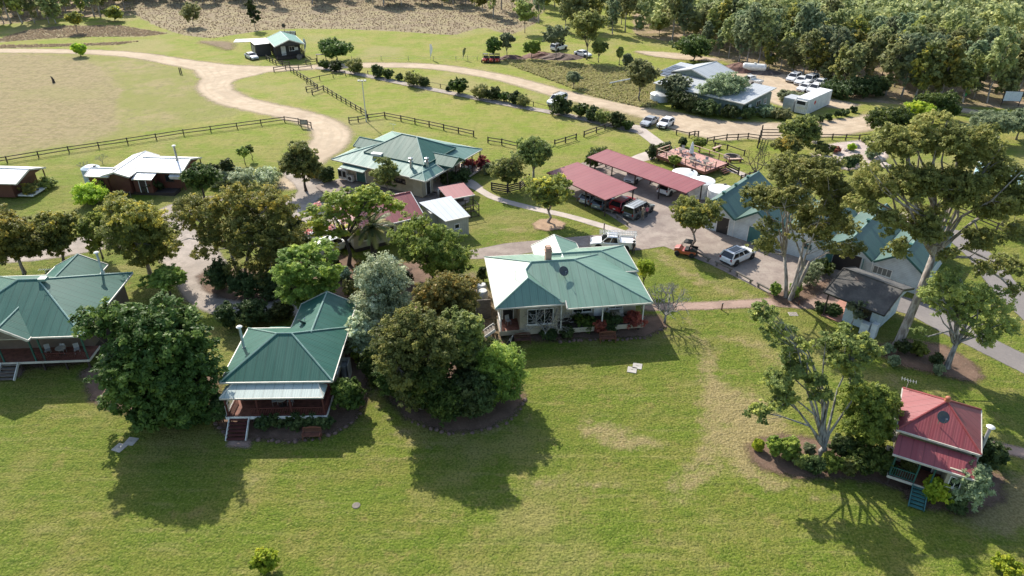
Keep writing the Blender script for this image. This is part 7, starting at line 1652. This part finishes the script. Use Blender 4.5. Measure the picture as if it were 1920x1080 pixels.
# rocks of the stone garden and bed edging
def rock(lb, x, y, r_, seed, mat, group):
    g = np.random.default_rng(seed); bm = bmesh.new(); bmesh.ops.create_icosphere(bm, subdivisions=2, radius=1)
    for v in bm.verts: v.co = Vector((v.co.x * r_, v.co.y * r_ * .8, v.co.z * r_ * .6)) * (1 + g.normal() * .09); v.co.z += r_ * .22
    me = bpy.data.meshes.new('rock'); bm.to_mesh(me); bm.free(); me.materials.append(mat); o = bpy.data.objects.new('rock', me); COL.objects.link(o); o.location = (x, y, 0); return tag(o, lb, 'rock', group)
RK = bark((.52, .44, .38), 'pale_rock', (.30, .25, .21)); RK2 = bark((.19, .12, .095), 'bed_rock', (.10, .07, .06)); g = np.random.default_rng(44); rp = []
for i in range(26):
    u, v = g.uniform(1520, 1672), g.uniform(266, 318); o = rock('pale boulder among the plants of the stone garden', *G(u, v), g.uniform(.35, .9), 50 + i, RK, 'boulders of the stone garden') if i < 5 else dup(rp[i % 5], (*G(u, v), 0), g.uniform(0, 6), 'pale boulder among the plants of the stone garden', 'boulders of the stone garden', g.uniform(.6, 1.3))
    if i < 5: rp.append(o)
rb = []
def edging(lb, px, group):
    W = [G(*p) for p in px]; L2 = smooth_line(W, 8); q = L2[0]
    for p in L2:
        if math.dist(p, q) > .42:
            if len(rb) < 4: rb.append(rock(lb, p[0], p[1], .22, 80 + len(rb), RK2, group)); rb[-1]['group'] = group
            else: dup(rb[int(g.integers(4))], (p[0] + g.normal() * .05, p[1] + g.normal() * .05, 0), g.uniform(0, 6), lb, group, g.uniform(.55, 1.15))
            q = p
edging('small dark edging rock of the mulch bed round the cottage', [(400, 790), (425, 816)], 'edging rocks round the cottage bed'); edging('small dark edging rock of the mulch bed round the cottage', [(474, 824), (540, 829), (600, 822), (650, 800), (680, 770)], 'edging rocks round the cottage bed')
edging('small dark edging rock along the homestead bed', [(1040, 643), (1100, 638), (1150, 638), (1215, 632), (1250, 612)], 'edging rocks of the homestead bed'); edging('small dark edging rock round the tall tree clump', [(760, 786), (840, 812), (910, 806), (965, 782), (985, 748)], 'edging rocks of the tall clump bed')

# ============================================================ people
SKIN = paint((.42, .26, .19), .6)
def person(lb, u, v, rot, h, shirt, trousers, hat=None, pose='stand', loc=None):
    X, Y = G(u, v) if loc is None else loc; T = thing('person', lb, 'person', (X, Y, 0.012), rot); k = h / 1.75
    V_ = [(0, 0, .95), (0, 0, 1.15), (0, .01, 1.38), (0, 0, 1.50), (0, -.02, 1.58), (0, -.02, 1.70)]; E_ = [(0, 1), (1, 2), (2, 3), (3, 4), (4, 5)]; rad = [.155, .145, .165, .06, .09, .085]
    for s in (-1, 1):
        b0 = len(V_); V_ += [(s * .10, 0, .90), (s * .11, -.02 + s * .03, .50), (s * .11, s * .05, .09), (s * .115, s * .05 - .13, .045)]; E_ += [(0, b0), (b0, b0 + 1), (b0 + 1, b0 + 2), (b0 + 2, b0 + 3)]; rad += [.095, .065, .05, .045]
        b0 = len(V_); el = (s * .25, -.02, 1.14) if pose == 'stand' else (s * .24, -.12, 1.16); ha = (s * .24, -.10, .90) if pose == 'stand' else (s * .17, -.36, 1.16)
        V_ += [(s * .19, 0, 1.41), el, ha]; E_ += [(2, b0), (b0, b0 + 1), (b0 + 1, b0 + 2)]; rad += [.065, .048, .034]
        d = Vector(ha) - Vector(el); d.normalize(); pal = Vector(ha) + d * .07; b1 = len(V_); V_.append(tuple(pal)); E_.append((b0 + 2, b1)); rad.append(.036)
        sd = d.cross(Vector((s, 0, 0))).normalized()
        for j in range(4): q = pal + sd * (.03 - .02 * j) + d * (.075 - .01 * abs(j - 1)) + Vector((-s * .012, 0, 0)); V_.append(tuple(q)); E_.append((b1, len(V_) - 1)); rad.append(.009)
        q = Vector(ha) + sd * .055 + d * .05; V_.append(tuple(q)); E_.append((b0 + 2, len(V_) - 1)); rad.append(.011)
    me = bpy.data.meshes.new('body'); me.from_pydata([tuple(c * k for c in p) for p in V_], E_, []); o = bpy.data.objects.new('body', me); COL.objects.link(o); o.parent = T
    m = o.modifiers.new('skin', 'SKIN'); 
    for i, r_ in enumerate(rad): me.skin_vertices[0].data[i].radius = (r_ * k, r_ * k * (.72 if i in (0, 1, 2) else 1)); 
    me.skin_vertices[0].data[0].use_root = True; o.modifiers.new('sub', 'SUBSURF').levels = 1; o.modifiers['sub'].render_levels = 2
    mt, nt, out = new_mat('clothed_body'); co = objco(nt); sep = nt.nodes.new('ShaderNodeSeparateXYZ'); L(nt, co, sep.inputs[0]); z = math_n(nt, 'DIVIDE', sep.outputs[2], k); ax = math_n(nt, 'ABSOLUTE', sep.outputs[0])
    c = mixc(nt, math_n(nt, 'GREATER_THAN', z, .96), trousers, shirt); c = mixc(nt, math_n(nt, 'LESS_THAN', z, .1), c, (.03, .025, .02)); c = mixc(nt, math_n(nt, 'GREATER_THAN', z, 1.49), c, (.42, .26, .19))
    arm = math_n(nt, 'MULTIPLY', math_n(nt, 'GREATER_THAN', ax, .185 * k), math_n(nt, 'LESS_THAN', z, 1.17)) if pose == 'stand' else math_n(nt, 'LESS_THAN', sep.outputs[1], -.17 * k)
    arm = math_n(nt, 'MULTIPLY', arm, math_n(nt, 'GREATER_THAN', z, .7)); c = mixc(nt, arm, c, (.42, .26, .19)); b = N(nt, 'BsdfPrincipled', Roughness=.75); L(nt, c, b.inputs['Base Color']); L(nt, b.outputs[0], out.inputs[0]); me.materials.append(mt)
    hr = MB(); hr.lathe(0, -.005, [(.085, 1.64), (.098, 1.70), (.09, 1.77), (.03, 1.805)], 12); hh = hr.build('hair', paint((.05, .035, .025), .8), T, smooth=True); hh.scale = (k, k, k)
    if hat: q = MB(); q.lathe(0, -.02, [(.20, 1.735), (.2, 1.75), (.10, 1.755), (.105, 1.80), (.08, 1.86), (.01, 1.87)], 14); hq = q.build('hat', paint(hat, .8), T, smooth=True); hq.scale = (k, k, k)
    me.materials.append(BLACKP); bpy.context.view_layer.update(); dg = bpy.context.evaluated_depsgraph_get(); m2 = bpy.data.meshes.new_from_object(o.evaluated_get(dg)); o.modifiers.clear()
    bm = bmesh.new(); bm.from_mesh(m2)
    def lump(c_, s_, mi):      # eyes, ears, nose and mouth belong to the same body mesh
        q_ = bmesh.ops.create_cube(bm, size=1); [setattr(v, 'co', Vector([(v.co[i] * s_[i] + c_[i]) * k for i in range(3)])) for v in q_['verts']]
        for f_ in {f_ for v in q_['verts'] for f_ in v.link_faces}: f_.material_index = mi
    for s in (-1, 1): lump((s * .032, -.103, 1.685), (.024, .014, .014), 1); lump((s * .088, -.015, 1.67), (.02, .04, .055), 0)
    lump((0, -.112, 1.655), (.024, .036, .04), 0); lump((0, -.102, 1.612), (.05, .012, .01), 1)
    bm.to_mesh(m2); bm.free(); m2.name = 'body'; o.data = m2
    return T
person('person in black with a dark hat standing behind the white tray utility', 1187, 477, R(-60), 1.74, (.02, .02, .022), (.025, .025, .03), (.03, .025, .02)); person('person in khaki clothes bending to the open door of the dark grey four wheel drive', 1204, 413, R(150), 1.72, (.27, .22, .15), (.22, .18, .12), (.30, .25, .18), 'reach'); person('person in a pink top at the open door of the dark grey four wheel drive', 1212, 408, R(200), 1.66, (.45, .12, .16), (.03, .03, .035))
